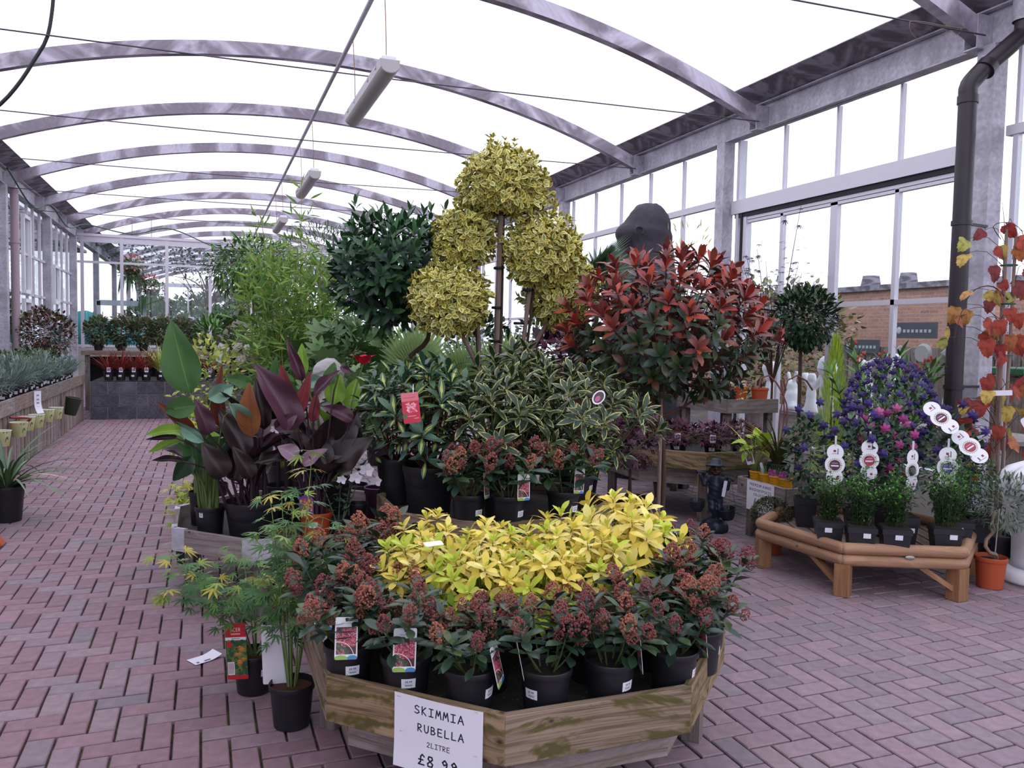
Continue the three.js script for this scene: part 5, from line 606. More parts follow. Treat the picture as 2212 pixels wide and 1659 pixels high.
  { R = rng(480); const s = thing('potted_box', 'young box plant at the right rear of the log-edged table', 'potted shrub', [4.72, 0.255, -3.78], -0.6, 'box plants in square pots'); squarePot(s, 0.075, 0.17); mass(s, [0, 0.36, 0], [0.1, 0.2, 0.1], 900, G.small, L.box, 0.02, 0); } }
// standards and shrubs by the right wall
{ R = rng(490); const t = thing('laurel_tree', 'lollipop laurel with a dense dark green head and a thin bare trunk', 'tree', [5.22, 0, -6.12]); pot(t, 0.16, 0.28); trunk(t, [[0, 0.2, 0], [0.01, 0.8, 0], [0, 1.6, 0]], 0.02, 0.017); mass(t, [0.04, 1.76, 0], [0.29, 0.28, 0.28], 2000, G.bay, L.dark, 0.07, 60, { up: -0.1 });
  const a = thing('purple_maple', 'purple-leaved maple with airy twigs beyond the red photinia', 'tree', [5.44, 0, -6.78]); R = rng(491); pot(a, 0.16, 0.26); const st = [], lv = []; for (let i = 0; i < 16; i++) { const az = i * 2.4, b = V(0, 1.1, 0), e = V(Math.cos(az) * rr(0.2, 0.62), rr(1.9, 2.55) + (i === 3 ? 0.35 : 0), Math.sin(az) * 0.35); if (i === 3) e.set(0.28, 2.95, 0); const m = b.clone().lerp(e, 0.5).add(V(0, 0.08, 0)); st.push(stem([b, m, e], 0.008, 0.002, 5)); for (let k = 0; k < 32; k++) { const p = m.clone().lerp(e, rr(-0.4, 1)).add(V(rr(-0.12, 0.12), rr(-0.1, 0.1), rr(-0.12, 0.12))); lv.push([p, V(rr(-1, 1), rr(-0.6, 0.4), rr(-1, 1)), UPV, rr(0.04, 0.07), Math.floor(rr(0, 4))]); } } part(a, 'branch', st, M.woody); trunk(a, [[0, 0.2, 0], [0, 1.15, 0]], 0.018, 0.012); foliage(a, G.acer7, L.purple, lv, 40);
  const c = thing('conifer', 'bright lime green upright conifer beside the window mullion', 'tree', [5.25, 0, -5.72]); R = rng(492); pot(c, 0.12, 0.22); const cl = []; for (let i = 0; i < 2000; i++) { const v = R(), az = R() * 6.28, r = 0.22 * Math.pow(1 - v, 0.7) * rr(0.6, 1); cl.push([V(Math.cos(az) * r + 0.02, 0.25 + v * 1.3, Math.sin(az) * r), V(Math.cos(az) * 0.45, 1, Math.sin(az) * 0.45), V(Math.cos(az), 0, Math.sin(az)), rr(0.06, 0.11), Math.floor(rr(0, 3)), 0.7]); } foliage(c, G.narrow, L.lime, cl, 40); trunk(c, [[0, 0.1, 0], [0, 1.2, 0]], 0.01, 0.006);
  const o = thing('oleander', 'oleander with narrow leaves and small red buds left of the brown downpipe', 'shrub', [5.14, 0, -4.98]); R = rng(493); pot(o, 0.15, 0.26); const ol = [], os = [], bd = []; for (let i = 0; i < 14; i++) { const az = i * 2.4, q = Math.sqrt((i + 0.5) / 14), b = V(0, 0.2, 0), e = V(Math.cos(az) * 0.55 * q, 1.0 + 0.5 * rr(0.5, 1), Math.sin(az) * 0.3 * q), m = b.clone().lerp(e, 0.5); os.push(stem([b, m, e], 0.008, 0.003, 5)); const d = e.clone().sub(m).normalize(); for (let k = 0; k < 7; k++) whorl(ol, m.clone().lerp(e, 0.1 + k * 0.15), d, 4, 0.15, 0.4, 0.9, () => Math.floor(rr(0, 4))); if (i % 2) for (let k = 0; k < 10; k++) { const g = new THREE.SphereGeometry(0.009, 6, 5); g.scale(1, 1.7, 1); g.translate(e.x + rr(-0.04, 0.04), e.y + rr(0.02, 0.1), e.z + rr(-0.04, 0.04)); bd.push(g); } } part(o, 'stem', os, M.stem); part(o, 'bud', bd, std('#a84a4a', 0.7)); foliage(o, G.oleander, L.mid, ol, 80); }
// crimson glory vine on canes
{ R = rng(500); const t = thing('vine', 'climbing vine with red, orange and yellow leaves trained on canes', 'climber', [5.1, 0, -3.95]); pot(t, 0.13, 0.24); const P = [[-0.20, 2.28], [-0.07, 2.32], [-0.29, 2.22], [-0.27, 2.14], [-0.33, 2.12], [-0.20, 2.04], [-0.11, 2.18], [0.02, 2.17], [0.04, 2.35], [0.08, 2.27], [0.06, 2.04], [0.08, 1.96], [0.12, 1.91], [0.03, 1.86], [-0.17, 1.93], [-0.44, 1.86], [-0.35, 1.85], [-0.45, 1.76], [-0.49, 1.69], [-0.54, 1.61], [-0.52, 1.54], [-0.26, 1.85], [-0.17, 1.86], [-0.39, 1.74], [-0.27, 1.68], [-0.20, 1.68], [-0.13, 1.64], [-0.05, 1.62], [-0.17, 1.59], [-0.22, 1.55], [-0.08, 1.52], [0.01, 1.59], [0.09, 1.55], [0.15, 1.58], [-0.06, 1.46], [0.02, 1.73], [-0.11, 1.76], [-0.07, 1.82], [-0.02, 1.66], [0.13, 1.36], [0.03, 1.30], [0.10, 1.29], [-0.07, 1.25], [-0.18, 1.29], [0.04, 1.23], [0.14, 1.25], [-0.10, 1.15], [-0.03, 1.18], [0.02, 1.10], [0.07, 1.09], [-0.30, 1.11], [-0.26, 1.14], [-0.20, 1.21], [-0.33, 1.13], [-0.26, 1.13], [-0.48, 1.04], [-0.38, 1.02], [-0.39, 0.95], [-0.28, 0.93], [-0.19, 0.94], [-0.11, 0.97], [-0.07, 0.88], [0.01, 0.83], [-0.13, 0.85], [-0.24, 0.85], [0.07, 0.90], [0.14, 0.94], [0.16, 1.02], [0.06, 1.09], [-0.09, 1.14], [0.02, 1.06], [0.18, 0.80], [-0.13, 0.77], [-0.16, 0.67]], lv = [], st = [];
  P.forEach(([x, y], i) => { const z = rr(-0.1, 0.12), n = CAM.clone().sub(V(5.1, 0, -3.95)).normalize().add(V(rr(-0.8, 0.8), rr(-0.2, 0.9), rr(-0.6, 0.6))); const left = x < -0.3, k = left && y > 1.5 ? (y > 1.72 ? 3 + (i % 2) * 3 : 2 + (i % 3)) : [0, 1, 2, 3, 0, 1, 4, 5][Math.floor(R() * 8)]; lv.push([V(x, y + 0.03, z), V(rr(-1.3, 1.3), -1, rr(-0.3, 0.4)), n, rr(0.085, 0.135) * (x > 0.05 ? 1.15 : 1), k]); st.push(stem([V(Math.max(-0.06, Math.min(0.06, x)), y - 0.05, 0), V(x * 0.6, y + 0.05, z * 0.6), V(x, y + 0.03, z)], 0.0025, 0.0015, 4, 4)); });
  foliage(t, G.vine, L.vine, lv, lv.length); part(t, 'tendril', [...st, stem([V(0, 1.85, 0), V(-0.2, 1.93, 0.03), V(-0.4, 1.88, 0.05), V(-0.5, 1.7, 0.05), V(-0.54, 1.56, 0.05)], 0.005, 0.002, 12), stem([V(0, 0.9, 0), V(-0.2, 1.12, 0.03), V(-0.45, 1.1, 0.05), V(-0.52, 1.0, 0.05)], 0.005, 0.002, 10), stem([V(-0.1, 2.25, 0), V(-0.2, 2.33, 0.02), V(-0.05, 2.36, 0.02), V(0.08, 2.3, 0.02), V(0.1, 2.15, 0)], 0.003, 0.002, 14), stem([V(-0.06, 2.3, 0), V(-0.13, 2.5, 0.02)], 0.003, 0.001)], M.woody);
  for (const [a, b] of [[[-0.03, 0.2, 0.02], [-0.05, 2.32, 0.0]], [[0.03, 0.2, 0], [0.03, 2.3, 0.01]], [[-0.05, 0.2, -0.02], [-0.01, 2.2, -0.03]]]) part(t, 'cane', stem([V(...a), V(...b)], 0.012, 0.01, 3, 8), M.stakeWood);
  for (const y of [1.47, 1.82, 2.08]) { const g = new THREE.TorusGeometry(0.05, 0.005, 6, 16); g.rotateX(Math.PI / 2); g.translate(-0.01, y, 0); part(t, 'tie', g, M.green); } card(t, 'plant_tag', 0.12, 0.035, M.paper, [-0.14, 1.22, 0.1], [0, -0.9, 0.08]); card(t, 'plant_tag', 0.06, 0.12, M.paper, [0.1, 1.0, 0.12], [-0.3, -0.9, 0.5], 0.0012, 0.028); }
// bonsai olive and white plastic stand
{ R = rng(510); const t = thing('olive_tree', 'small bonsai olive with silver-green leaves in a terracotta pot', 'potted tree', [4.66, 0, -3.63]); pot(t, 0.095, 0.2, M.terracotta); trunk(t, [[0, 0.15, 0], [0.03, 0.2, 0.03], [-0.06, 0.24, 0.02], [-0.06, 0.29, 0], [0.01, 0.33, -0.02], [0.02, 0.37, 0], [-0.01, 0.42, 0], [0.02, 0.5, 0]], 0.014, 0.009, std('#8a7464', 0.8)); part(t, 'cane', stem([V(0.03, 0.15, 0), V(0.05, 0.5, 0)], 0.004, 0.004, 2), M.steel); mass(t, [0.1, 0.54, 0], [0.21, 0.18, 0.19], 520, G.lance, L.olive, 0.062, 90, { up: 0.35, w: 1.3 });
  const w = thing('plastic_stand', 'white plastic pedestal with a white plastic chair back lying over it', 'pedestal', [5.16, 0, -3.62]); part(w, 'base', new THREE.LatheGeometry([[0.001, 0], [0.3, 0], [0.31, 0.02], [0.3, 0.06], [0.26, 0.085], [0.001, 0.085]].map(([a, b]) => new THREE.Vector2(a, b)), 36), M.white); part(w, 'column', new THREE.LatheGeometry([[0.001, 0.085], [0.215, 0.085], [0.205, 0.12], [0.21, 0.35], [0.19, 0.52], [0.18, 0.56], [0.001, 0.56]].map(([a, b]) => new THREE.Vector2(a, b)), 36), M.white);
  const sh = []; for (let k = 0; k < 5; k++) sh.push(stem([V(-0.28 + k * 0.012, 0.6, 0.2 - k * 0.09), V(-0.22, 0.68, 0.2 - k * 0.09), V(-0.02, 0.73, 0.2 - k * 0.09), V(0.3, 0.74, 0.2 - k * 0.09)], 0.045, 0.045, 8, 8)); part(w, 'chair_back', sh, M.white); part(w, 'chair_arm', [stem([V(-0.29, 0.57, 0.28), V(-0.2, 0.7, 0.28), V(0.1, 0.77, 0.28), V(0.35, 0.77, 0.28)], 0.022, 0.022, 8, 8), box(0.3, 0.02, 0.45, 0.1, 0.57, 0)], M.white); }
// ---------- sculptures ----------
// smooth union of tapered capsules, meshed on a grid
function blob(bones, res, pad = 0.03, k = 0.03, extra) {
  const lo = V(1e9, 1e9, 1e9), hi = V(-1e9, -1e9, -1e9); for (const [a, b, r0, r1] of bones) for (const [p, r] of [[a, r0], [b, r1]]) { lo.min(V(p[0] - r, p[1] - r, p[2] - r)); hi.max(V(p[0] + r, p[1] + r, p[2] + r)); }
  const c = lo.clone().add(hi).multiplyScalar(0.5), half = Math.max(hi.x - lo.x, hi.y - lo.y, hi.z - lo.z) / 2 + pad, mc = new MarchingCubes(res, new THREE.MeshBasicMaterial(), false, false, 400000), B = bones.map(([a, b, r0, r1]) => { const d = [b[0] - a[0], b[1] - a[1], b[2] - a[2]]; return [a, d, r0, r1, d[0] ** 2 + d[1] ** 2 + d[2] ** 2 + 1e-9]; });
  const at = (x, y, z) => { let s = 1e9; for (const [a, d, r0, r1, q] of B) { const px = x - a[0], py = y - a[1], pz = z - a[2], t = Math.max(0, Math.min(1, (px * d[0] + py * d[1] + pz * d[2]) / q)), v = Math.hypot(px - d[0] * t, py - d[1] * t, pz - d[2] * t) - (r0 + (r1 - r0) * t), h = Math.max(0, k - Math.abs(s - v)) / k; s = Math.min(s, v) - h * h * k * 0.25; } return extra ? s + extra(x, y, z) : s; };
  mc.isolation = 0; for (let z = 0; z < res; z++) for (let y = 0; y < res; y++) for (let x = 0; x < res; x++) mc.field[x + y * res + z * res * res] = -at(c.x + (x / res * 2 - 1) * half, c.y + (y / res * 2 - 1) * half, c.z + (z / res * 2 - 1) * half);
  mc.update(); const n = mc.count, g = new THREE.BufferGeometry(), p = mc.positionArray.slice(0, n * 3); for (let i = 0; i < n; i++) { p[i * 3] = p[i * 3] * half + c.x; p[i * 3 + 1] = p[i * 3 + 1] * half + c.y; p[i * 3 + 2] = p[i * 3 + 2] * half + c.z; }
  g.setAttribute('position', new THREE.BufferAttribute(p, 3)); g.setAttribute('normal', new THREE.BufferAttribute(mc.normalArray.slice(0, n * 3), 3)); g.setAttribute('uv', new THREE.BufferAttribute(new Float32Array(n * 2), 2)); return g;
}
{ // gorilla statue, looking towards -x
  const t = thing('gorilla_statue', 'big dark grey gorilla statue looming behind the red photinia', 'statue', [4.62, 0, -8.0], -0.35), mat = std('#3a3640', 0.75), fur = (x, y, z) => 0.02 * fbm(x * 22, y * 9, z * 22) + 0.012 * fbm(x * 60, y * 20, z * 60);
  part(t, 'body', blob([[[0, 0.3, 0], [0.02, 1.4, 0], 0.48, 0.48], [[0, 1.4, 0], [0.05, 1.95, 0], 0.48, 0.36], [[0.05, 2.0, -0.3], [0.05, 2.0, 0.3], 0.24, 0.24], [[0.05, 2.1, 0.4], [-0.25, 1.4, 0.55], 0.2, 0.17], [[-0.25, 1.4, 0.55], [-0.5, 0.7, 0.5], 0.16, 0.13], [[0.05, 2.1, -0.4], [-0.25, 1.4, -0.55], 0.2, 0.17], [[-0.25, 1.4, -0.55], [-0.5, 0.7, -0.5], 0.16, 0.13], [[0.05, 2.0, 0], [0.06, 2.5, 0], 0.32, 0.25], [[0.02, 2.74, 0], [0.03, 2.8, 0], 0.265, 0.24], [[-0.02, 2.9, 0], [0.03, 2.92, 0], 0.13, 0.14], [[-0.02, 2.86, 0], [-0.2, 2.72, 0], 0.16, 0.12], [[-0.2, 2.71, -0.07], [-0.2, 2.71, 0.07], 0.1, 0.1], [[-0.28, 2.715, -0.06], [-0.28, 2.715, 0.06], 0.05, 0.05], [[-0.15, 2.62, 0], [-0.22, 2.6, 0], 0.1, 0.075], [[-0.2, 2.2, 0], [-0.3, 2.36, 0], 0.24, 0.16]], 110, 0.05, 0.07, fur), mat);
  for (const s of [1, -1]) { const g = new THREE.TorusGeometry(0.045, 0.014, 6, 14, 4.6); g.rotateZ(-0.8); g.translate(-0.12, 2.72, 0.245 * s); part(t, 'ear', g, mat); } }
{ // boy with a yoke and two baskets
  const t = thing('boy_statue', 'small dark bronze statue of a boy in a hat carrying two buckets on a yoke', 'statue', [3.83, 0, -5.42], -0.6), mat = std('#2c3140', 0.42, { metalness: 0.25 }), skin = std('#4a302a', 0.4, { metalness: 0.2 });
  part(t, 'base', blob([[[-0.05, 0.03, 0], [0.05, 0.03, 0], 0.065, 0.065], [[0, 0.03, -0.03], [0.02, 0.03, 0.05], 0.075, 0.06], [[0.0, 0.06, -0.02], [0.02, 0.13, -0.02], 0.05, 0.03]], 40, 0.02, 0.03, (x, y, z) => 0.008 * fbm(x * 24, y * 24, z * 24) + Math.max(0, -y) * 10), mat);
  part(t, 'figure', blob([[[0, 0.29, 0], [0, 0.36, 0.005], 0.05, 0.052], [[0, 0.36, 0], [0, 0.43, -0.005], 0.055, 0.048], [[-0.06, 0.438, 0], [0.06, 0.43, 0], 0.026, 0.026], [[-0.06, 0.44, 0], [-0.085, 0.38, 0.02], 0.024, 0.019], [[-0.085, 0.38, 0.02], [-0.12, 0.455, 0.03], 0.018, 0.014], [[0.06, 0.43, 0], [0.09, 0.36, 0.02], 0.024, 0.019], [[0.09, 0.36, 0.02], [0.105, 0.42, 0.03], 0.018, 0.014], [[-0.025, 0.28, 0], [-0.02, 0.19, 0.035], 0.036, 0.027], [[-0.02, 0.19, 0.035], [0.02, 0.1, 0.01], 0.026, 0.018], [[0.028, 0.28, 0], [0.035, 0.19, 0.02], 0.036, 0.027], [[0.035, 0.19, 0.02], [-0.01, 0.1, 0.0], 0.026, 0.018], [[0.02, 0.09, 0.01], [0.03, 0.075, 0.05], 0.018, 0.015], [[-0.01, 0.09, 0.0], [-0.03, 0.075, 0.045], 0.018, 0.015]], 72, 0.02, 0.014, (x, y, z) => 0.0016 * Math.sin(y * 160 + x * 60) * (y < 0.4 && y > 0.1 ? 1 : 0)), mat);
  part(t, 'head', blob([[[0, 0.44, 0], [0, 0.47, 0.005], 0.025, 0.028], [[0, 0.495, 0.005], [0, 0.515, 0.005], 0.045, 0.042], [[-0.014, 0.487, 0.034], [0.014, 0.487, 0.034], 0.016, 0.016], [[0, 0.5, 0.046], [0, 0.495, 0.054], 0.006, 0.008], [[-0.018, 0.484, 0.034], [-0.02, 0.486, 0.036], 0.013, 0.013], [[0.018, 0.484, 0.034], [0.02, 0.486, 0.036], 0.013, 0.013], [[-0.046, 0.5, 0], [-0.048, 0.49, 0], 0.009, 0.008], [[0.046, 0.5, 0], [0.048, 0.49, 0], 0.009, 0.008], [[-0.012, 0.476, 0.046], [0.012, 0.476, 0.046], 0.004, 0.004], [[-0.011, 0.47, 0.045], [0.011, 0.47, 0.045], 0.004, 0.004]], 56, 0.01, 0.008, (x, y, z) => 0.006 * Math.exp(-(((Math.abs(x) - 0.016) ** 2) + (y - 0.507) ** 2) / 0.00004) * (z > 0 ? 1 : 0)), skin);
  part(t, 'hat', (() => { const g = new THREE.LatheGeometry([[0.001, 0.062], [0.025, 0.06], [0.043, 0.045], [0.048, 0.015], [0.075, 0.008], [0.086, 0.0], [0.08, -0.008], [0.05, 0.004], [0.044, 0.008], [0.04, 0.04], [0.001, 0.055]].map(([a, b]) => new THREE.Vector2(a, b)), 28); g.rotateX(-0.12); g.translate(0, 0.532, 0); return g; })(), mat);
  part(t, 'yoke', stem([V(-0.15, 0.475, 0.0), V(-0.06, 0.462, -0.02), V(0.05, 0.45, -0.02), V(0.145, 0.42, 0.0)], 0.014, 0.016, 8, 8), mat);
  for (const [x, y, tilt, hx, hy] of [[-0.14, 0.16, 0.12, -0.135, 0.47], [0.105, 0.11, 0.3, 0.12, 0.42]]) { const g = new THREE.LatheGeometry([[0.001, 0], [0.045, 0.002], [0.062, 0.04], [0.068, 0.085], [0.072, 0.09], [0.066, 0.092], [0.058, 0.06], [0.04, 0.01], [0.001, 0.008]].map(([a, b]) => new THREE.Vector2(a, b)), 22); g.rotateZ(tilt * 0.5); g.rotateX(tilt * 0.5); g.translate(x, y, 0.03); part(t, 'bucket', g, mat); const ry = y + 0.09; part(t, 'rope', [0, 2.1, 4.2].map((a) => stem([V(hx, hy, 0.01), V(x + Math.sin(a) * 0.066, ry, 0.03 + Math.cos(a) * 0.066)], 0.0025, 0.0025, 2, 5)), M.twine); }
  card(t, 'price_tag', 0.026, 0.13, M.paper, [0.07, 0.36, 0.07], [0, 0.1, -0.14]); }
{ // stone bust behind the cannas
  const t = thing('stone_bust', 'pale stone bust with waved hair, back of the head seen above the cannas', 'statue', [0.83, 0, -5.95], 0.4); part(t, 'bust', blob([[[0, 1.2, 0], [0, 1.24, 0.01], 0.115, 0.11], [[0, 1.05, 0], [0, 1.12, 0], 0.07, 0.07], [[-0.13, 0.94, 0], [0.13, 0.94, 0], 0.1, 0.1], [[0, 0.9, 0], [0, 0.98, 0], 0.13, 0.11], [[0, 1.16, 0.09], [0, 1.2, 0.1], 0.03, 0.03]], 64, 0.02, 0.05, (x, y, z) => (y > 1.1 ? 0.006 * Math.sin(fbm(x * 7, y * 7, z * 7) * 12 + y * 50) : 0)), std('#b9b4b2', 0.85, {})); const g = new THREE.CylinderGeometry(0.16, 0.19, 0.82, 20); g.translate(0, 0.41, 0); part(t, 'plinth', g, M.concrete); }
// white plaster ornaments outside the window
{ R = rng(530); const sh = thing('outdoor_shelf', 'low pale shelf outside the window carrying white plaster figures', 'shelf', [7.15, 0, -7.4]); part(sh, 'top', box(0.7, 0.04, 4.6, 0, 0.66, 0), M.greyWood); for (const z of [-2.1, 0, 2.1]) part(sh, 'leg', box(0.6, 0.64, 0.06, 0, 0.32, z), M.greyWood2);
  const fig = (name, label, z, bones, ex, x = 7.0) => { const t = thing(name, label, 'ornament', [x, 0.68, z], 0, 'white plaster ornaments'); part(t, 'figure', blob(bones, 44, 0.02, 0.03), M.plaster); ex?.(t); };
  fig('plaster_rabbit', 'white plaster rabbit figure outside, lowest of the ornaments left of the conifer', -8.32, [[[0, 0.06, 0], [0, 0.18, 0], 0.11, 0.09], [[0, 0.28, -0.02], [0, 0.3, -0.02], 0.07, 0.07], [[0, 0.36, 0.02], [0, 0.48, 0.06], 0.02, 0.022], [[0, 0.36, -0.05], [0, 0.46, -0.09], 0.02, 0.022], [[-0.06, 0.05, 0.08], [-0.08, 0.04, 0.1], 0.05, 0.04]]);
  fig('plaster_angel', 'white plaster winged figure outside beside the conifer', -7.98, [[[0, 0.02, 0], [0, 0.22, 0], 0.085, 0.05], [[0, 0.22, 0], [0, 0.33, 0], 0.055, 0.05], [[0, 0.42, 0], [0, 0.44, 0], 0.055, 0.05], [[0.02, 0.32, 0.05], [0.03, 0.44, 0.16], 0.03, 0.05], [[0.02, 0.32, -0.05], [0.03, 0.44, -0.15], 0.03, 0.05]]);
  fig('plaster_lady', 'white plaster head with topknot outside above the winged figure', -7.72, [[[0, 0.0, 0], [0, 0.42, 0], 0.09, 0.08], [[0, 0.56, 0], [0, 0.6, 0], 0.12, 0.11], [[0, 0.7, 0.02], [0, 0.8, 0.03], 0.04, 0.012]]);
  fig('plaster_tail', 'white plaster whale tail outside right of the wide mullion', -7.1, [[[0, 0, 0], [0, 0.4, 0], 0.09, 0.06], [[0, 0.4, 0], [0, 0.6, 0], 0.06, 0.03], [[0, 0.6, 0], [0, 0.7, 0.14], 0.045, 0.02], [[0, 0.6, 0], [0, 0.7, -0.14], 0.045, 0.02]]);
  fig('plaster_bust', 'white plaster bust of a person outside behind the oleander', -6.75, [[[0, 0.0, -0.05], [0, 0.0, 0.05], 0.09, 0.09], [[0, 0.05, 0], [0, 0.38, 0], 0.13, 0.12], [[0, 0.38, -0.08], [0, 0.38, 0.08], 0.07, 0.07], [[0, 0.5, 0], [0, 0.56, 0], 0.045, 0.05], [[0, 0.64, 0], [0, 0.68, 0], 0.1, 0.095]]);
  fig('plaster_bowl', 'white plaster figure outside above the raised shelf', -8.75, [[[0, 0.0, 0], [0, 0.3, 0], 0.12, 0.06], [[0, 0.42, 0], [0, 0.5, 0], 0.09, 0.12]]);
  fig('plaster_lion', 'white plaster animal figure outside left of the brown downpipe', -5.95, [[[0, 0.05, 0], [0, 0.3, 0], 0.12, 0.1], [[0, 0.42, 0.03], [0, 0.46, 0.05], 0.1, 0.09], [[0, 0.5, -0.02], [0, 0.56, -0.03], 0.02, 0.02]]);
  // grey fence with plaques and a hedge beyond
  const f = thing('plaque_fence', 'grey outdoor fence panel hung with carved plaques and name boards', 'fence', [11, 0, -9.9]); for (let i = 0; i < 30; i++) part(f, 'slat', box(0.03, 1.5 + rr(-0.02, 0.02), 0.11, 0, 0.75, -2.2 + i * 0.14), i % 3 ? M.greyWood : M.greyWood3); for (const y of [0.4, 1.3]) part(f, 'rail', box(0.05, 0.09, 4.4, 0.04, y, -0.15), M.greyWood3);
  for (const [z, y, w, h] of [[-1.35, 1.5, 0.8, 0.24], [-0.2, 1.78, 0.85, 0.26], [0.95, 1.5, 0.8, 0.24]]) { part(f, 'name_board', box(0.03, h, w, -0.05, y, z), std('#54585e', 0.7)); part(f, 'lettering', [...Array(7)].map((_, k) => box(0.004, 0.05, 0.05, -0.068, y - 0.01, z - w * 0.25 + k * 0.085)), std('#b8c4c8', 0.6)); part(f, 'emblem', (() => { const g = new THREE.SphereGeometry(0.05, 10, 8); g.scale(0.2, 1.2, 1); g.translate(-0.068, y, z - w * 0.38); return g; })(), std('#c4ccd0', 0.6)); }
  for (const [z, y, r] of [[-0.5, 1.42, 0.12], [-0.05, 1.4, 0.17], [0.45, 1.42, 0.12], [0, 0.95, 0.2], [-0.8, 0.95, 0.13]]) { const g = new THREE.CylinderGeometry(r * 0.8, r, 0.05, r > 0.14 ? 20 : 4); g.rotateX(Math.PI / 4 * (r > 0.14 ? 0 : 1)); g.rotateZ(Math.PI / 2); if (r <= 0.14) { /* square plaque */ } g.translate(-0.04, y, z); part(f, 'plaque', g, M.concrete); }
  const hd = thing('hedge', 'yellowing clipped hedge outside to the left of the brick building', 'hedge', [12, 0, -15.4]); mass(hd, [0, 1.4, 0], [0.8, 1.5, 3.0], 2600, G.ovate, leafSet(['#8a8a58', '#a09a60', '#707a50', '#8c7a4c']), 0.16, 0, { lump: 0.3 }); trunk(hd, [[0, 0, 0], [0, 1, 0]], 0.08, 0.06);
  const bin = thing('garden_bin', 'trellis-sided wooden box with a green lid outside by the fence', 'box', [9.6, 0, -7.2]); part(bin, 'lattice', [...Array(9)].flatMap((_, k) => [bar(V(0, 0.2, -0.4 + k * 0.1), V(0, 1.15, -0.4 + k * 0.1), 0.02, 0.02)]), M.terracotta); part(bin, 'panel', box(0.5, 1.15, 0.8, 0.28, 0.575, 0), M.greyWood2); part(bin, 'lid', box(0.7, 0.1, 0.95, 0.25, 1.22, 0, 0.02), M.green); }
// ================= left bench, block bench and background =================
{ // slatted bench along the left aisle
  R = rng(601); const t = thing('planting_bench', 'long weathered wooden bench along the left aisle with a vertical slat front', 'bench', [-1.95, 0, 0]), z0 = -15.25, z1 = -6.6, mats = [M.greyWood, M.greyWood2, M.greyWood3, M.greyWood2, M.greyWood];
  const n = 84, w = (z1 - z0) / n; for (let i = 0; i < n; i++) part(t, 'slat', box(0.018 + rr(0, 0.008), 0.66, w * 0.9, rr(-0.004, 0.004), 0.33, z0 + (i + 0.5) * w, 0.003), pick(mats));
  [z0, -13.9, -11.4, -9.9, -8.2, z1].forEach((a, i, all) => { if (i) part(t, 'rail_board', box(0.028, 0.16, a - all[i - 1] - 0.008, 0.03, 0.705, (a + all[i - 1]) / 2, 0.003), mats[i % 5]); });
  part(t, 'deck', box(1.2, 0.02, z1 - z0, -0.6, 0.68, (z0 + z1) / 2), M.deckGrey); part(t, 'bearer', box(0.06, 0.08, z1 - z0, -0.35, 0.63, (z0 + z1) / 2), M.greyWood3); for (let i = 0; i < 6; i++) part(t, 'leg', box(0.07, 0.66, 0.07, -1.0, 0.33, z0 + 0.4 + i * 1.6), M.greyWood3);
  const s = thing('price_sign', 'narrow white paper sign curling off the slatted bench rail', 'sign', [-1.86, 0.66, -10.85], -0.75); const g = new THREE.PlaneGeometry(0.09, 0.26, 2, 8), p = g.attributes.position; for (let i = 0; i < p.count; i++) p.setZ(i, 0.05 * Math.max(0, -p.getY(i) / 0.13) ** 2); g.rotateY(Math.PI / 2); g.computeVertexNormals(); part(s, 'paper', g, M.paper); part(s, 'print', [0.08, 0.03, -0.01, -0.06].map((y) => box(0.001, 0.016, 0.03, 0.002 + (y < 0 ? -y * 0.12 : 0), y, 0)), std('#8a8a98', 0.7));
}
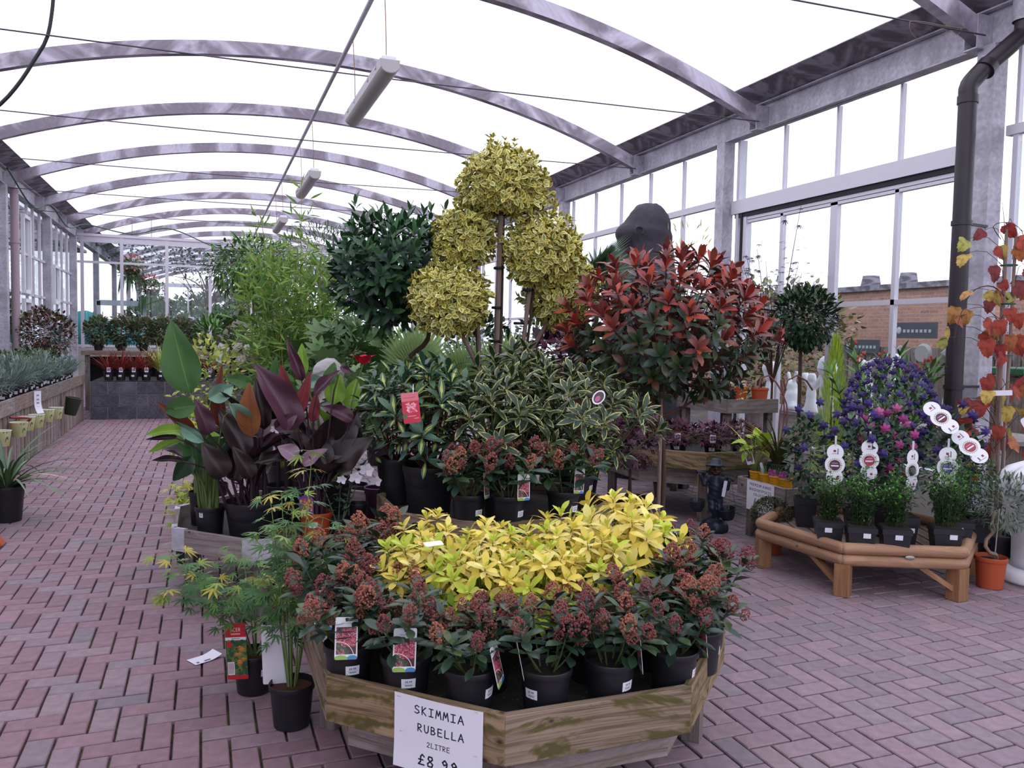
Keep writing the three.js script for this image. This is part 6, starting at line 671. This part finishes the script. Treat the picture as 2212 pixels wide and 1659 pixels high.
{ // paper cups and a bucket hooked on the slats
  const cupT = canvasTex(256, 128, (c) => { c.fillStyle = '#c6cc90'; c.fillRect(0, 0, 256, 128); const q = rng(6); for (let i = 0; i < 26; i++) { c.fillStyle = pick(['#d0d698', '#b6c27c', '#dcc46a', '#d0d4a4']); c.beginPath(); c.ellipse(q() * 256, q() * 128, 26, 12, q() * 3, 0, 7); c.fill(); } c.strokeStyle = '#4a5a3c'; c.lineWidth = 3; for (let i = 0; i < 16; i++) { const x = q() * 250, y = 30 + q() * 90; c.beginPath(); c.arc(x, y, 9, 3.4, 5.6); c.stroke(); } }), cm = std('#ffffff', 0.6, { map: cupT });
  const spots = [[-8.93, 0.47, 'nearest one at the left edge of the picture'], [-9.7, 0.47, 'second from the viewer, under a red strap'], [-10.1, 0.49, 'third from the viewer, half behind the second'], [-10.65, 0.46, 'in the middle of the row'], [-11.3, 0.46, 'second from the dark bucket'], [-11.95, 0.43, 'farthest, next to the dark bucket']];
  spots.forEach(([z, y, l]) => { const t = thing('paper_cup', 'patterned cup on the bench slats, ' + l, 'cup', [-1.84, y, z], 0, 'patterned cups on the bench slats'); const s = 1.15; part(t, 'cup', new THREE.LatheGeometry([[0.001, -0.07], [0.055, -0.07], [0.073, 0.06], [0.07, 0.06], [0.05, -0.06], [0.001, -0.06]].map(([a, b]) => new THREE.Vector2(a * s, b * s)), 24), cm); const g = new THREE.TorusGeometry(0.073 * s, 0.004, 6, 24); g.rotateX(Math.PI / 2); g.translate(0, 0.06 * s, 0); part(t, 'rim', g, M.white); });
  const b = thing('bucket', 'dark green bucket hung on the bench slats beyond the cups', 'bucket', [-1.8, 0.42, -13.0]); const g = new THREE.LatheGeometry([[0.001, -0.12], [0.075, -0.12], [0.11, 0.13], [0.104, 0.13], [0.07, -0.11], [0.001, -0.11]].map(([a, c]) => new THREE.Vector2(a, c)), 26); g.rotateZ(-0.22); part(b, 'bucket', g, std('#2c3328', 0.5)); const h = new THREE.TorusGeometry(0.107, 0.005, 6, 26); h.rotateX(Math.PI / 2); h.translate(0, 0.13, 0); h.rotateZ(-0.22); part(b, 'rim', h, std('#4a5444', 0.5)); const r = new THREE.CylinderGeometry(0.06, 0.06, 0.01, 18); r.rotateZ(-0.22); part(b, 'red_liner', r, std('#8a3a34', 0.6));
  const st = shade(new THREE.Mesh(stem([V(-1.86, 0.62, -9.4), V(-1.76, 0.6, -9.55), V(-1.75, 0.56, -9.8), V(-1.84, 0.5, -10.0)], 0.012, 0.012, 12, 6), std('#8a3038', 0.6))); st.name = 'red_strap'; scene.add(tag(st, 'thin red strap looped over the nearest patterned cups', 'strap'));
}
{ // rows of pots on the left bench: one prototype per kind, then copies
  const proto = (kind, label, seed, f) => { R = rng(seed); const t = thing('bench_plant', label, 'potted plant', [-2.12, 0.69, -7.2], 0, kind); pot(t, 0.075, 0.13); f(t); sticker(t, M.priceTag, 0.075, 0.13, 0.085, 1.0, 0.04, 0.03); return t; };
  const lav = proto('grey lavenders on the slatted bench', 'grey-green lavender in a black pot, one of the row on the slatted bench', 610, (t) => tuft(t, G.narrow, L.grey, 170, 0.24, 0.12, { up: 0.9, w: 0.5, parts: 0, r: 0.04 }));
  const heb = proto('dark small-leaved plants on the slatted bench', 'small-leaved dark green plant in a black pot on the slatted bench', 611, (t) => mass(t, [0, 0.2, 0], [0.11, 0.1, 0.11], 260, G.small, L.grey, 0.03));
  const fol = proto('broad-leaved plants on the slatted bench', 'broad-leaved green plant in a black pot at the back of the slatted bench', 612, (t) => { mass(t, [0, 0.25, 0], [0.15, 0.12, 0.15], 150, G.ovate, leafSet(['#46643a', '#527044', '#3c5834', '#688050'], { rough: 0.6 }), 0.06); });
  const lon = proto('arching grassy plants on the slatted bench', 'arching grassy plant in a black pot at the back of the slatted bench', 613, (t) => tuft(t, G.blade, L.mid, 50, 0.42, 0.12, { up: 0.75, w: 0.7 }));
  const wht = proto('white-leaved plants on the slatted bench', 'plant with whitish leaves in a black pot on the slatted bench', 614, (t) => mass(t, [0, 0.22, 0], [0.12, 0.09, 0.12], 110, G.lance, leafSet(['#c8d0cc', '#b4c4b4', '#8aa08a'], { rough: 0.7 }), 0.11));
  const lav2 = proto('grey lavenders on the slatted bench', 'grey lavender', 615, (t) => { tuft(t, G.narrow, L.grey, 130, 0.3, 0.12, { up: 1.05, w: 0.5, r: 0.05 }); mass(t, [0, 0.24, 0], [0.12, 0.09, 0.12], 120, G.small, L.grey, 0.022); });
  const lav3 = proto('grey lavenders on the slatted bench', 'grey lavender', 616, (t) => mass(t, [0, 0.24, 0], [0.13, 0.13, 0.13], 420, G.narrow, leafSet(['#8c9c90', '#7a8c84', '#98a69c', '#6c7e6a'], { rough: 0.8 }), 0.075, 0, { up: 0.7 }));
  const nth = (n) => { const a = ['', 'first', 'second', 'third', 'fourth', 'fifth', 'sixth', 'seventh', 'eighth', 'ninth', 'tenth', 'eleventh', 'twelfth', 'thirteenth', 'fourteenth', 'fifteenth', 'sixteenth', 'seventeenth', 'eighteenth', 'nineteenth']; return n < 20 ? a[n] : n === 20 ? 'twentieth' : n === 30 ? 'thirtieth' : (n < 30 ? 'twenty-' : 'thirty-') + a[n % 10]; };
  R = rng(620); const place = (n, count, row, f) => { for (let i = 0; i < count; i++) { const [k, what, p, s] = f(i), c = copyOf(k, p, k === lav || k === lav2 || k === lav3 || row === 'front' ? rr(-0.3, 0.3) : rr(0, 6), what + ' in black pot on slatted bench, ' + nth(count - i) + ' from far end, ' + row + ' row'); c.scale.set(s[0], s[1], s[0]); } };
  place(0, 36, 'front', (i) => [i > 22 && i % 2 ? heb : pick([lav, lav2, lav3]), i > 22 && i % 2 ? 'dark small-leaved plant' : 'grey lavender', [-2.09 + rr(-0.01, 0.01), 0.69, -7.6 - i * 0.205], [1, rr(0.85, 1.35)]]);
  place(0, 22, 'middle', (i) => { const k = i % 5 === 3 ? wht : i > 13 ? fol : pick([lav, lav2, lav3]); return [k, k === wht ? 'white-leaved plant' : k === fol ? 'broad-leaved plant' : 'grey lavender', [-2.38 + rr(-0.03, 0.03), 0.69, -8.2 - i * 0.31], [1, rr(1, 1.5)]]; });
  place(0, 15, 'back', (i) => { const k = i < 7 ? lon : i % 3 ? fol : wht; return [k, k === lon ? 'arching grassy plant' : k === fol ? 'broad-leaved plant' : 'white-leaved plant', [-2.75 + rr(-0.05, 0.05), 0.69, -8.6 - i * 0.43], [1.1, rr(1.1, 1.5)]]; });
  [lav, heb, fol, lon, wht, lav2, lav3].forEach((k) => scene.remove(k));
}
{ // concrete block bench at the end of the aisle
  R = rng(630); const t = thing('block_bench', 'grey concrete block planting bench at the end of the aisle', 'bench', [0, 0, -15.3]); const bt = dataTex(256, 256, (u, v) => { const n = pn(u, v, 60, 3, 3) * 60, k = pn(u, v, 4, 6) * 40; return [96 + n + k, 95 + n + k, 104 + n + k]; }), bms = ['#ffffff', '#e8e6ea', '#f4f2fa'].map((c) => std(c, 0.95, { map: bt, bumpMap: bt, bumpScale: 0.002 }));
  part(t, 'mortar', box(5.4, 0.64, 0.08, 0.85, 0.32, -0.06), std('#b0aaa0', 0.95));
  for (let c = 0; c < 3; c++) for (let i = 0; i < 12; i++) { const x0 = -1.84 + i * 0.45 - (c % 2 ? 0 : 0.18), a = Math.max(-1.84, x0), b = Math.min(3.5, x0 + 0.438); if (b - a < 0.05) continue; part(t, 'block', box(b - a, 0.205, 0.1, (a + b) / 2, 0.106 + c * 0.217, -0.05, 0.004), pick(bms)); }
  part(t, 'top', box(5.3, 0.03, 1.55, 0.82, 0.634, -0.88), M.liner); part(t, 'side', box(0.1, 0.63, 1.6, -1.78, 0.315, -0.85), bms[0]); part(t, 'side', box(0.1, 0.63, 1.6, 3.4, 0.315, -0.85), bms[0]);
  const row = [['red', -1.57], ['red', -1.38], ['red', -1.18], ['red', -0.98], ['yellow', -0.74], ['red', -0.54], ['yellow', -0.34], ['red', -0.14], ['red', 0.06]], where = ['at the left end of the row', 'second from the left', 'third from the left', 'fourth from the left', 'beside the big upright canna leaf', 'just left of the canna leaf tip', 'behind the canna leaf', 'behind the cannas', 'at the right end of the visible row'];
  row.forEach(([k, x], i) => { R = rng(640 + i); const p = thing('potted_grass', (k === 'red' ? 'bronze-red grass' : 'yellow-striped grass') + ' in a black pot on the block bench, ' + where[i], 'potted plant', [x, 0.663, -15.42], 0, 'grasses on the block bench'); pot(p, 0.088, 0.16); tuft(p, G.blade2, k === 'red' ? L.red : L.yg, 64, k === 'red' ? 0.46 : 0.56, 0.14, { up: 0.85, w: 0.6 }); sticker(p, M.paper, 0.088, 0.16, 0.08, -0.1, 0.05, 0.035); card(p, 'care_label', 0.06, 0.08, M.smallTag, [0.01, 0.185, 0.085], [-0.1, 0, 0]); });
  const u = thing('planting_bench', 'raised grey shelf of climbers and shrubs along the far glass partition', 'bench', [0, 0, -17.5]); part(u, 'top', box(5.2, 0.06, 0.9, 0.4, 1.1, 0), M.greyWood); part(u, 'front_board', box(5.2, 0.07, 0.03, 0.4, 1.085, 0.45), M.greyWood2); for (let i = 0; i < 5; i++) part(u, 'leg', box(0.08, 1.08, 0.08, -2.1 + i * 1.25, 0.54, 0.38), M.greyWood3); part(u, 'back_panel', box(5.2, 1.0, 0.03, 0.4, 0.5, -0.4), M.liner);
  const labels = ['dark climbing shrub on the far shelf, leftmost', 'dark climbing shrub on the far shelf, second from the left', 'dark climbing shrub on the far shelf, third from the left', 'dark climbing shrub on the far shelf, fourth from the left', 'dark climbing shrub on the far shelf left of the canna leaf', 'spiky oleander-like shrub on the far shelf right of the canna leaf tip', 'dark shrub on the far shelf behind the white hydrangea'];
  [-1.95, -1.55, -1.15, -0.78, -0.42, 0.1, 0.9].forEach((x, i) => { R = rng(660 + i); const p = thing('potted_climber', labels[i], 'potted shrub', [x, 1.13, -17.45], 0, 'shrubs on the far shelf'); pot(p, 0.09, 0.16); part(p, 'cane', [stem([V(-0.08, 0.1, 0), V(-0.08, 0.75, 0)], 0.008, 0.008, 2), stem([V(0.08, 0.1, 0), V(0.08, 0.75, 0)], 0.008, 0.008, 2)], M.stakeWood); mass(p, [0, 0.38, 0], [0.24, 0.27, 0.2], i === 5 ? 160 : 650, i === 5 ? G.oleander : G.ovate, i === 5 ? L.mid : leafSet(['#5c7048', '#687848', '#506444', '#746c50'], { rough: 0.9, trans: 0.3 }), i === 5 ? 0.24 : 0.085, 0, { lump: 0.4 }); });
  R = rng(670); const a = thing('maple_shrub', 'reddish brown shrub by the left glass wall beyond the bench', 'shrub', [-2.72, 0, -16.5]); pot(a, 0.2, 0.35); trunk(a, [[0, 0.3, 0], [0, 1.3, 0]], 0.03, 0.02); mass(a, [0, 1.45, 0], [0.5, 0.42, 0.4], 1700, G.ovate, leafSet(['#54502e', '#6a4a38', '#3e4a2c', '#74404a']), 0.075, 0, { lump: 0.4 });
}
{ // foreground left: cordyline pot and trestle foot
  R = rng(680); const t = thing('cordyline', 'spiky dark green grassy plant in a black pot at the left edge of the aisle', 'potted plant', [-1.47, 0, -7.3]); pot(t, 0.125, 0.28); const lv = []; for (let i = 0; i < 46; i++) { const az = i * 2.4, an = rr(0.1, 0.95), d = V(Math.cos(az) * Math.sin(an), Math.cos(an), Math.sin(az) * Math.sin(an)); lv.push([V(Math.cos(az) * 0.02, 0.26, Math.sin(az) * 0.02), d, V(-d.x * 0.6, 0.4, -d.z * 0.6), rr(0.45, 0.78), Math.floor(rr(0, 3)), 0.8]); } foliage(t, G.blade, leafSet(['#4e6a44', '#5c7a50', '#3e5a3c']), lv, 46, 'blade'); { const m = part(t, 'blade', G.blade, std('#d0c48a', 0.7)); lm(V(0.02, 0.27, 0.02), V(0.55, 0.75, 0.35), V(-0.4, 0.5, -0.2), 0.5).decompose(m.position, m.quaternion, m.scale); }
  const w = thing('wooden_trestle', 'sloping brown wooden trestle foot at the left picture edge', 'trestle', [-1.42, 0, -6.55]); part(w, 'leg', bar(V(0.07, 0, 0.1), V(-0.14, 0.33, 0.1), 0.1, 0.06), M.terracotta); part(w, 'cross_bar', bar(V(-0.14, 0.28, 0.1), V(-1.0, 0.28, 0.1), 0.08, 0.1), M.post); part(w, 'leg', bar(V(-0.9, 0, 0.1), V(-0.75, 0.33, 0.1), 0.1, 0.06), M.terracotta);
}
// ---------- middle ground ----------
function shrub(name, label, cat, [x, z], h, c, rad, n, geo, set, len, parts, seed, o = {}) { R = rng(seed); const t = thing(name, label, cat, [x, 0, z]); pot(t, o.pot ?? 0.15, o.potH ?? 0.28, o.potMat); if (o.stems !== 0) trunk(t, [[0, 0.2, 0], [c[0] * 0.5, h * 0.5, c[2] * 0.5], [c[0], h, c[2]]], o.r ?? 0.02, 0.01, M.woody, 'stem'); mass(t, c, rad, n, geo, set, len, parts, o); return t; }
{ R = rng(701); const t = thing('bamboo', 'tall feathery light green bamboo in the middle of the house', 'bamboo', [0.72, 0, -7.2]); pot(t, 0.24, 0.4); const st = [], lv = []; for (let i = 0; i < 34; i++) { const az = i * 2.4, q = Math.sqrt((i + 0.5) / 34), b = V(Math.cos(az) * 0.12 * q, 0.35, Math.sin(az) * 0.12 * q), top = i === 0 ? V(0.05, 2.75, 0) : i === 1 ? V(-0.28, 2.5, 0) : V(Math.cos(az) * 0.45 * q, rr(1.9, 2.35), Math.sin(az) * 0.4 * q), m = b.clone().lerp(top, 0.55); m.x += Math.cos(az) * 0.06 * q; st.push(stem([b, m, top], 0.007, 0.002, 8, 5)); const c = new THREE.CatmullRomCurve3([b, m, top]); for (let k = 0; k < 34; k++) { const u = 0.2 + 0.8 * k / 34, p = c.getPoint(u), a = R() * 6.28, l = (1.05 - u) * 0.32 + 0.05, q2 = p.clone().add(V(Math.cos(a) * l * R(), rr(-0.02, 0.1), Math.sin(a) * l * R())); whorl(lv, q2, V(Math.cos(a) * 0.8, 0.5, Math.sin(a) * 0.8).normalize(), 3, 0.135, 0.3, 1.0, () => Math.floor(rr(0, 5)), { jit: 0.5, w: 1.25 }); } } part(t, 'stem', st, std('#8a8a3c', 0.6)); foliage(t, G.narrow, L.bamboo, lv, 120); }
shrub('evergreen_tree', 'dark evergreen tree head left of the bamboo, before the partition', 'tree', [0.62, -10.6], 2.2, [-0.08, 2.36, 0], [0.52, 0.34, 0.4], 1300, G.lance, L.mid, 0.13, 60, 702, { up: -0.4, w: 1.4, r: 0.035, pot: 0.22, potH: 0.4 });
shrub('evergreen_tree', 'grey-green small-leaved tree head right of the bamboo top', 'tree', [1.45, -10.8], 2.4, [0, 2.6, 0], [0.62, 0.34, 0.4], 1500, G.lance, leafSet(['#4e6a4a', '#5c7856', '#44603e']), 0.085, 30, 703, { r: 0.035, pot: 0.22, potH: 0.4 });
shrub('golden_shrub', 'yellow-green loose shrub left of the cannas', 'shrub', [0.02, -7.0], 1.0, [0, 1.12, 0], [0.26, 0.34, 0.22], 520, G.small, leafSet(['#a8b848', '#b8c45a', '#8ca03c', '#c4c46a'], { rough: 0.8, trans: 0.2 }), 0.055, 60, 704, { lump: 0.5 });
shrub('golden_shrub', 'pale green shrub at the left of the cannas by the aisle', 'shrub', [-0.02, -6.3], 0.7, [0, 0.72, 0], [0.2, 0.26, 0.2], 260, G.small, L.lime, 0.05, 30, 705, { lump: 0.5 });
{ const t = shrub('hydrangea', 'hydrangea with creamy white flower heads before the partition', 'shrub', [0.5, -7.9], 1.0, [0, 1.28, 0], [0.5, 0.34, 0.35], 560, G.ovate, leafSet(['#4c5c38', '#5a6840', '#3e4e32', '#7a6a50']), 0.09, 40, 706, { lump: 0.4 }); R = rng(707); const head = mergeGeometries([...Array(40)].map((_, i) => { const f = fib(i, 40), g = new THREE.IcosahedronGeometry(0.018, 0); g.translate(f.x * 0.05, f.y * 0.04, f.z * 0.05); return g; })); const hm = std('#d4d2bc', 0.8); for (let i = 0; i < 14; i++) { const a = R() * 6.28, m = part(t, 'flower_head', head, hm); m.position.set(Math.cos(a) * 0.45 * R(), 1.38 + rr(-0.2, 0.28), rr(0.1, 0.34)); m.scale.setScalar(rr(0.7, 1.2)); } card(t, 'care_label', 0.1, 0.16, M.paper, [-0.38, 1.34, 0.3], [0, 0.3, -0.5]); }
{ const pf = leafSet(['#5c7c48', '#70905a', '#4c6a3e', '#88a070'], { rough: 0.5 }); shrub('fatsia', 'glossy hand-leaved fatsia between the bamboo and the palm', 'shrub', [1.12, -6.7], 1.1, [0, 1.3, 0], [0.4, 0.28, 0.3], 170, G.fatsia, pf, 0.15, 60, 708, { lump: 0.3 }); shrub('fatsia', 'second hand-leaved fatsia, lower, behind the red canna flower', 'shrub', [1.0, -6.05], 0.9, [0, 1.02, 0], [0.35, 0.25, 0.25], 110, G.fatsia, pf, 0.14, 40, 709, { lump: 0.3 }); }
// fan palms
function fanGeo(n, width = 0.085) { const gs = []; for (let i = 0; i < n; i++) { const t = i / (n - 1) * 2 - 1, g = leafGeo('lance', width, { n: 4, fold: 0.8, curl: 0.06 }); const s = 1 - 0.25 * t * t; g.scale(1.3, s, 1); g.rotateZ(-t * 1.25); gs.push(g.toNonIndexed()); } return mergeGeometries(gs); }
{ const fan = fanGeo(22), fan2 = fanGeo(17, 0.05), ps = leafSet(['#8aa866', '#98b474', '#7a9858'], { rough: 0.8, trans: 0.3 }), ds = leafSet(['#3c5a3c', '#4a6a48'], { rough: 0.5 });
  const t = thing('fan_palm', 'fan palm with big pale green pleated leaves behind the topiary canes', 'palm', [2.0, 0, -6.4]); R = rng(711); pot(t, 0.2, 0.34); const st = []; for (const [x, y, z, dx, dy, k, s] of [[-0.02, 1.14, 0.1, 0.1, 1, 0, 0.42], [-0.42, 1.25, 0.05, -0.05, 1, 1, 0.42], [0.25, 1.1, 0, 0.5, 0.8, 2, 0.45], [-0.2, 0.95, 0.15, -0.7, 0.6, 1, 0.4], [0.45, 1.2, -0.2, 0.4, 1, 0, 0.42]]) { const m = part(t, 'leaf', fan, ps[k]); lm(V(x, y, z), V(dx, dy, 0.1), V(0.1, 0.15, 1), s).decompose(m.position, m.quaternion, m.scale); st.push(stem([V(0, 0.3, 0), V(x * 0.5, y * 0.6, z * 0.5), V(x, y, z)], 0.012, 0.008)); } part(t, 'stem', st, M.greenStem);
  const u = thing('fan_palm', 'dark fan palm showing behind the right topiary balls', 'palm', [3.15, 0, -6.6]); R = rng(712); pot(u, 0.22, 0.4); trunk(u, [[0, 0.3, 0], [0, 1.2, 0], [0, 1.95, 0]], 0.06, 0.06, M.bark); for (let i = 0; i < 12; i++) { const az = i * 2.4, el = rr(0.0, 1.2), d = V(Math.cos(az), el, Math.sin(az)).normalize(), m = part(u, 'leaf', fan2, ds[i % 2]); lm(V(0, 1.98, 0).addScaledVector(d, 0.22), d, V(-d.x * el, 1, -d.z * el + 0.9), rr(0.38, 0.48)).decompose(m.position, m.quaternion, m.scale); } part(u, 'stem', [...Array(12)].map((_, i) => { const az = i * 2.4; return stem([V(0, 1.9, 0), V(Math.cos(az) * 0.22, 2.05, Math.sin(az) * 0.22)], 0.008, 0.006, 2); }), M.greenStem); }
shrub('purple_shrub', 'dark red-leaved shrub seen between the topiary and the photinia', 'shrub', [2.95, -6.6], 1.2, [0, 1.42, 0], [0.2, 0.22, 0.2], 160, G.ovate, L.purple, 0.12, 20, 713); shrub('evergreen_shrub', 'dark green bushy shrub seen between the topiary canes', 'shrub', [2.45, -7.3], 1.2, [0, 1.4, 0], [0.3, 0.36, 0.3], 500, G.ovate, L.dark, 0.08, 0, 714); shrub('evergreen_shrub', 'low green shrub filling in behind the higher display table', 'shrub', [2.1, -5.65], 0.7, [0, 0.86, 0], [0.4, 0.3, 0.3], 420, G.ovate, L.dark, 0.07, 0, 715); shrub('variegated_shrub', 'cream-variegated shrub low behind the topiary canes', 'shrub', [1.55, -5.95], 0.8, [0, 1.05, 0], [0.36, 0.26, 0.25], 420, G.lance, L.yg, 0.1, 20, 716); shrub('evergreen_shrub', 'tall green shrub in the back right by the glazed wall', 'shrub', [4.2, -9.6], 1.2, [0, 1.3, 0], [0.6, 0.6, 0.5], 900, G.ovate, L.dark, 0.09, 0, 717); shrub('evergreen_shrub', 'broad green shrub deep in the middle of the house', 'shrub', [1.9, -9.4], 1.0, [0, 1.1, 0], [0.9, 0.5, 0.5], 1100, G.ovate, L.mid, 0.1, 0, 718); shrub('yellow_bamboo', 'yellow-leaved bamboo sprays in front of the gorilla statue', 'bamboo', [4.62, -7.2], 2.3, [0.0, 2.3, 0], [0.3, 0.42, 0.2], 130, G.narrow, leafSet(['#c8c860', '#d4d078', '#b0b84a'], { rough: 0.9, trans: 0.3 }), 0.11, 60, 719, { lump: 0.6 });
shrub('golden_shrub', 'yellow-leaved low shrub behind the left skimmias of the higher table', 'shrub', [2.55, -5.3], 0.5, [0, 0.72, 0], [0.3, 0.2, 0.2], 260, G.small, L.lime, 0.04, 0, 720); shrub('purple_shrub', 'purple low shrub under the photinia crown', 'shrub', [3.15, -5.6], 0.5, [0, 0.75, 0], [0.3, 0.22, 0.22], 300, G.acer, L.heu, 0.07, 0, 721);
// ---------- beyond the partition ----------
L.far = leafSet(['#446c36', '#4a6a38', '#3a5a30', '#5e7034'], { rough: 0.7 });
{ R = rng(731); for (const [x, y, z, l] of [[-2.05, 3.35, -26.6, 'hanging basket of salmon pink flowers beyond the partition, upper left'], [-1.5, 2.75, -26.2, 'hanging basket of salmon pink flowers beyond the partition, lower right']]) { const t = thing('hanging_basket', l, 'hanging basket', [x, y, z], 0, 'pink hanging baskets'); const g = new THREE.SphereGeometry(0.22, 16, 8, 0, 6.283, Math.PI / 2, Math.PI / 2); part(t, 'basket', g, M.bark); part(t, 'chain', [0, 2.1, 4.2].map((a) => stem([V(Math.sin(a) * 0.2, 0, Math.cos(a) * 0.2), V(0, 0.55, 0)], 0.006, 0.006, 2, 4)).concat([stem([V(0, 0.55, 0), V(0, 5.0 - y, 0)], 0.006, 0.006, 2, 4)]), M.wire); mass(t, [0, -0.05, 0], [0.38, 0.34, 0.3], 420, G.ovate, L.mid, 0.09); const fl = []; for (let i = 0; i < 70; i++) { const f = fib(i, 90); fl.push([V(f.x * 0.34, 0.12 + f.y * 0.28, f.z * 0.3), f, UPV, 0.11, i % 3]); } foliage(t, G.ovate, leafSet(['#e87a70', '#f09080', '#d8685e'], { rough: 0.7 }), fl, 0, 'flower'); const hg = []; for (let i = 0; i < 60; i++) { const a = R() * 6.28; hg.push([V(Math.cos(a) * 0.3, -0.15, Math.sin(a) * 0.25), V(Math.cos(a) * 0.2, -1, 0), V(0, 0, 1), rr(0.3, 0.7), i % 4, 0.8]); } foliage(t, G.blade2, L.mid, hg, 0); }
  const trees = [['bare_tree', 'thin-leaved bare-branched tree beyond the partition', 0.05, -27.5, 3.3, [1.1, 0.9, 0.8], 260, leafSet(['#5a5248', '#6a5a4c', '#4e5440'])], ['autumn_tree', 'olive-brown tree beyond the right panes of the partition', 1.0, -27.8, 3.1, [0.7, 1.3, 0.7], 900, leafSet(['#6a6a3c', '#86703c', '#5a6a40'])], ['evergreen_tree', 'dark conifer-like tree far beyond the partition at the right', 2.4, -31, 2.4, [1.0, 1.8, 0.8], 1800, L.dark]];
  trees.forEach(([n, l, x, z, y, rad, k, set], i) => { R = rng(740 + i); const t = thing(n, l, 'tree', [x, 0, z]); trunk(t, [[0, 0, 0], [0.03, 1.4, 0], [-0.03, y, 0]], 0.1, 0.04); const br = []; for (let j = 0; j < 14; j++) { const a = j * 2.4, b = V(0, y * rr(0.5, 0.85), 0), e = V(Math.cos(a) * rad[0] * 0.95, y + rr(-0.3, 0.8) * rad[1], Math.sin(a) * rad[2]); br.push(stem([b, b.clone().lerp(e, 0.5).add(V(0, 0.15, 0)), e], 0.03, 0.006, 5)); } part(t, 'branch', br, M.woody); mass(t, [0, y, 0], rad, k, G.ovate, set, 0.13, 0, { lump: 0.5 }); });
  const nt = thing('netting', 'heap of turquoise shade netting beyond the left of the partition', 'netting', [-2.9, 0, -25.6]); part(nt, 'net', blob([[[-0.9, 1.1, 0], [-0.3, 1.6, 0], 0.5, 0.45], [[-0.3, 1.5, 0], [0.9, 1.0, 0], 0.5, 0.55], [[-1, 0.4, 0], [1.2, 0.4, 0], 0.5, 0.5]], 48, 0.05, 0.2, (x, y, z) => 0.06 * fbm(x * 3, y * 3, z * 3)), std('#3fa6a6', 0.8)); 
  R = rng(751); const iv = [], wr = []; for (let k = 0; k < 6; k++) { const z = -25.2 - k * 1.5, y0 = 4.05 - k * 0.02; wr.push(stem([V(-3, y0, z), V(0, y0 - 0.18, z), V(3, y0, z)], 0.006, 0.006, 10, 4)); for (let i = 0; i < 150; i++) { const x = -3 + 6 * R(), s = 1 - Math.abs(x) / 3; iv.push([V(x, y0 - 0.2 * s + rr(-0.06, 0.06), z + rr(-0.04, 0.04)), V(rr(-1, 1), rr(-1, 0.3), 0.3), V(0, 0.3, 1), rr(0.05, 0.1), i % 4]); } } const gl = thing('ivy_garland', 'ivy trained along wires under the roof beyond the partition', 'ivy'); part(gl, 'wire', wr, M.wire); foliage(gl, G.ovate, L.dark, iv, 0);
  for (const [x, z, y, l, s] of [[0.4, -25.6, 1.9, 'dark green planting against the inside of the far partition', 0], [-1.6, -30, 2.2, 'tall dark planting behind the pink hanging baskets', 0], [1.8, -33, 3.0, 'tallest green plant mass in the far house', 0], [4.4, -26, 2.6, 'green plant mass in the far house at the right wall', 0], [-1.3, -26, 1.2, 'mass of pink-flowered bedding plants beyond the partition', 1], [3.2, -27, 1.4, 'green plant mass beyond the partition at the right', 0], [-0.2, -33, 1.5, 'green plant mass at the end of the far house', 0], [1.6, -36, 1.6, 'second green plant mass at the end of the far house', 0], [-2.2, -38, 1.6, 'dark planting at the left end of the far house', 0]]) { R = rng(760 + Math.round(x * 10 + z)); const t = thing('plant_mass', l, 'plants', [x, 0, z]); t.userData.kind = 'stuff'; mass(t, [0, y * 0.55, 0], [1.3, y * 0.6, 0.7], 1500, G.ovate, s ? L.mid : L.far, 0.2, 0, { lump: 0.4 }); if (s) { const fl = []; for (let i = 0; i < 40; i++) fl.push([V(rr(-1, 1), y * rr(0.8, 1.2), 0.6), V(0, 1, 0.4), V(0, 0, 1), 0.12, i % 3]); foliage(t, G.ovate, leafSet(['#d86a90', '#e88aa8', '#c85a80'], { rough: 0.7 }), fl, 0); } }
}
{ R = rng(790); for (const [x, z, rx, h, l] of [[1.4, -48.5, 6, 3.4, 'tall green hedge beyond the end of the far house'], [-7.2, -27, 1.2, 3.0, 'dark hedge outside the left wall of the far house']]) { const t = thing('hedge', l, 'hedge', [x, 0, z]); mass(t, [0, h * 0.5, 0], [rx, h * 0.55, x < 0 ? 10 : 1.0], 5000, G.ovate, L.far, 0.32, 0, { lump: 0.3 }); trunk(t, [[0, 0, 0], [0, h * 0.6, 0]], 0.1, 0.05); } }
renderer.render(scene, camera);
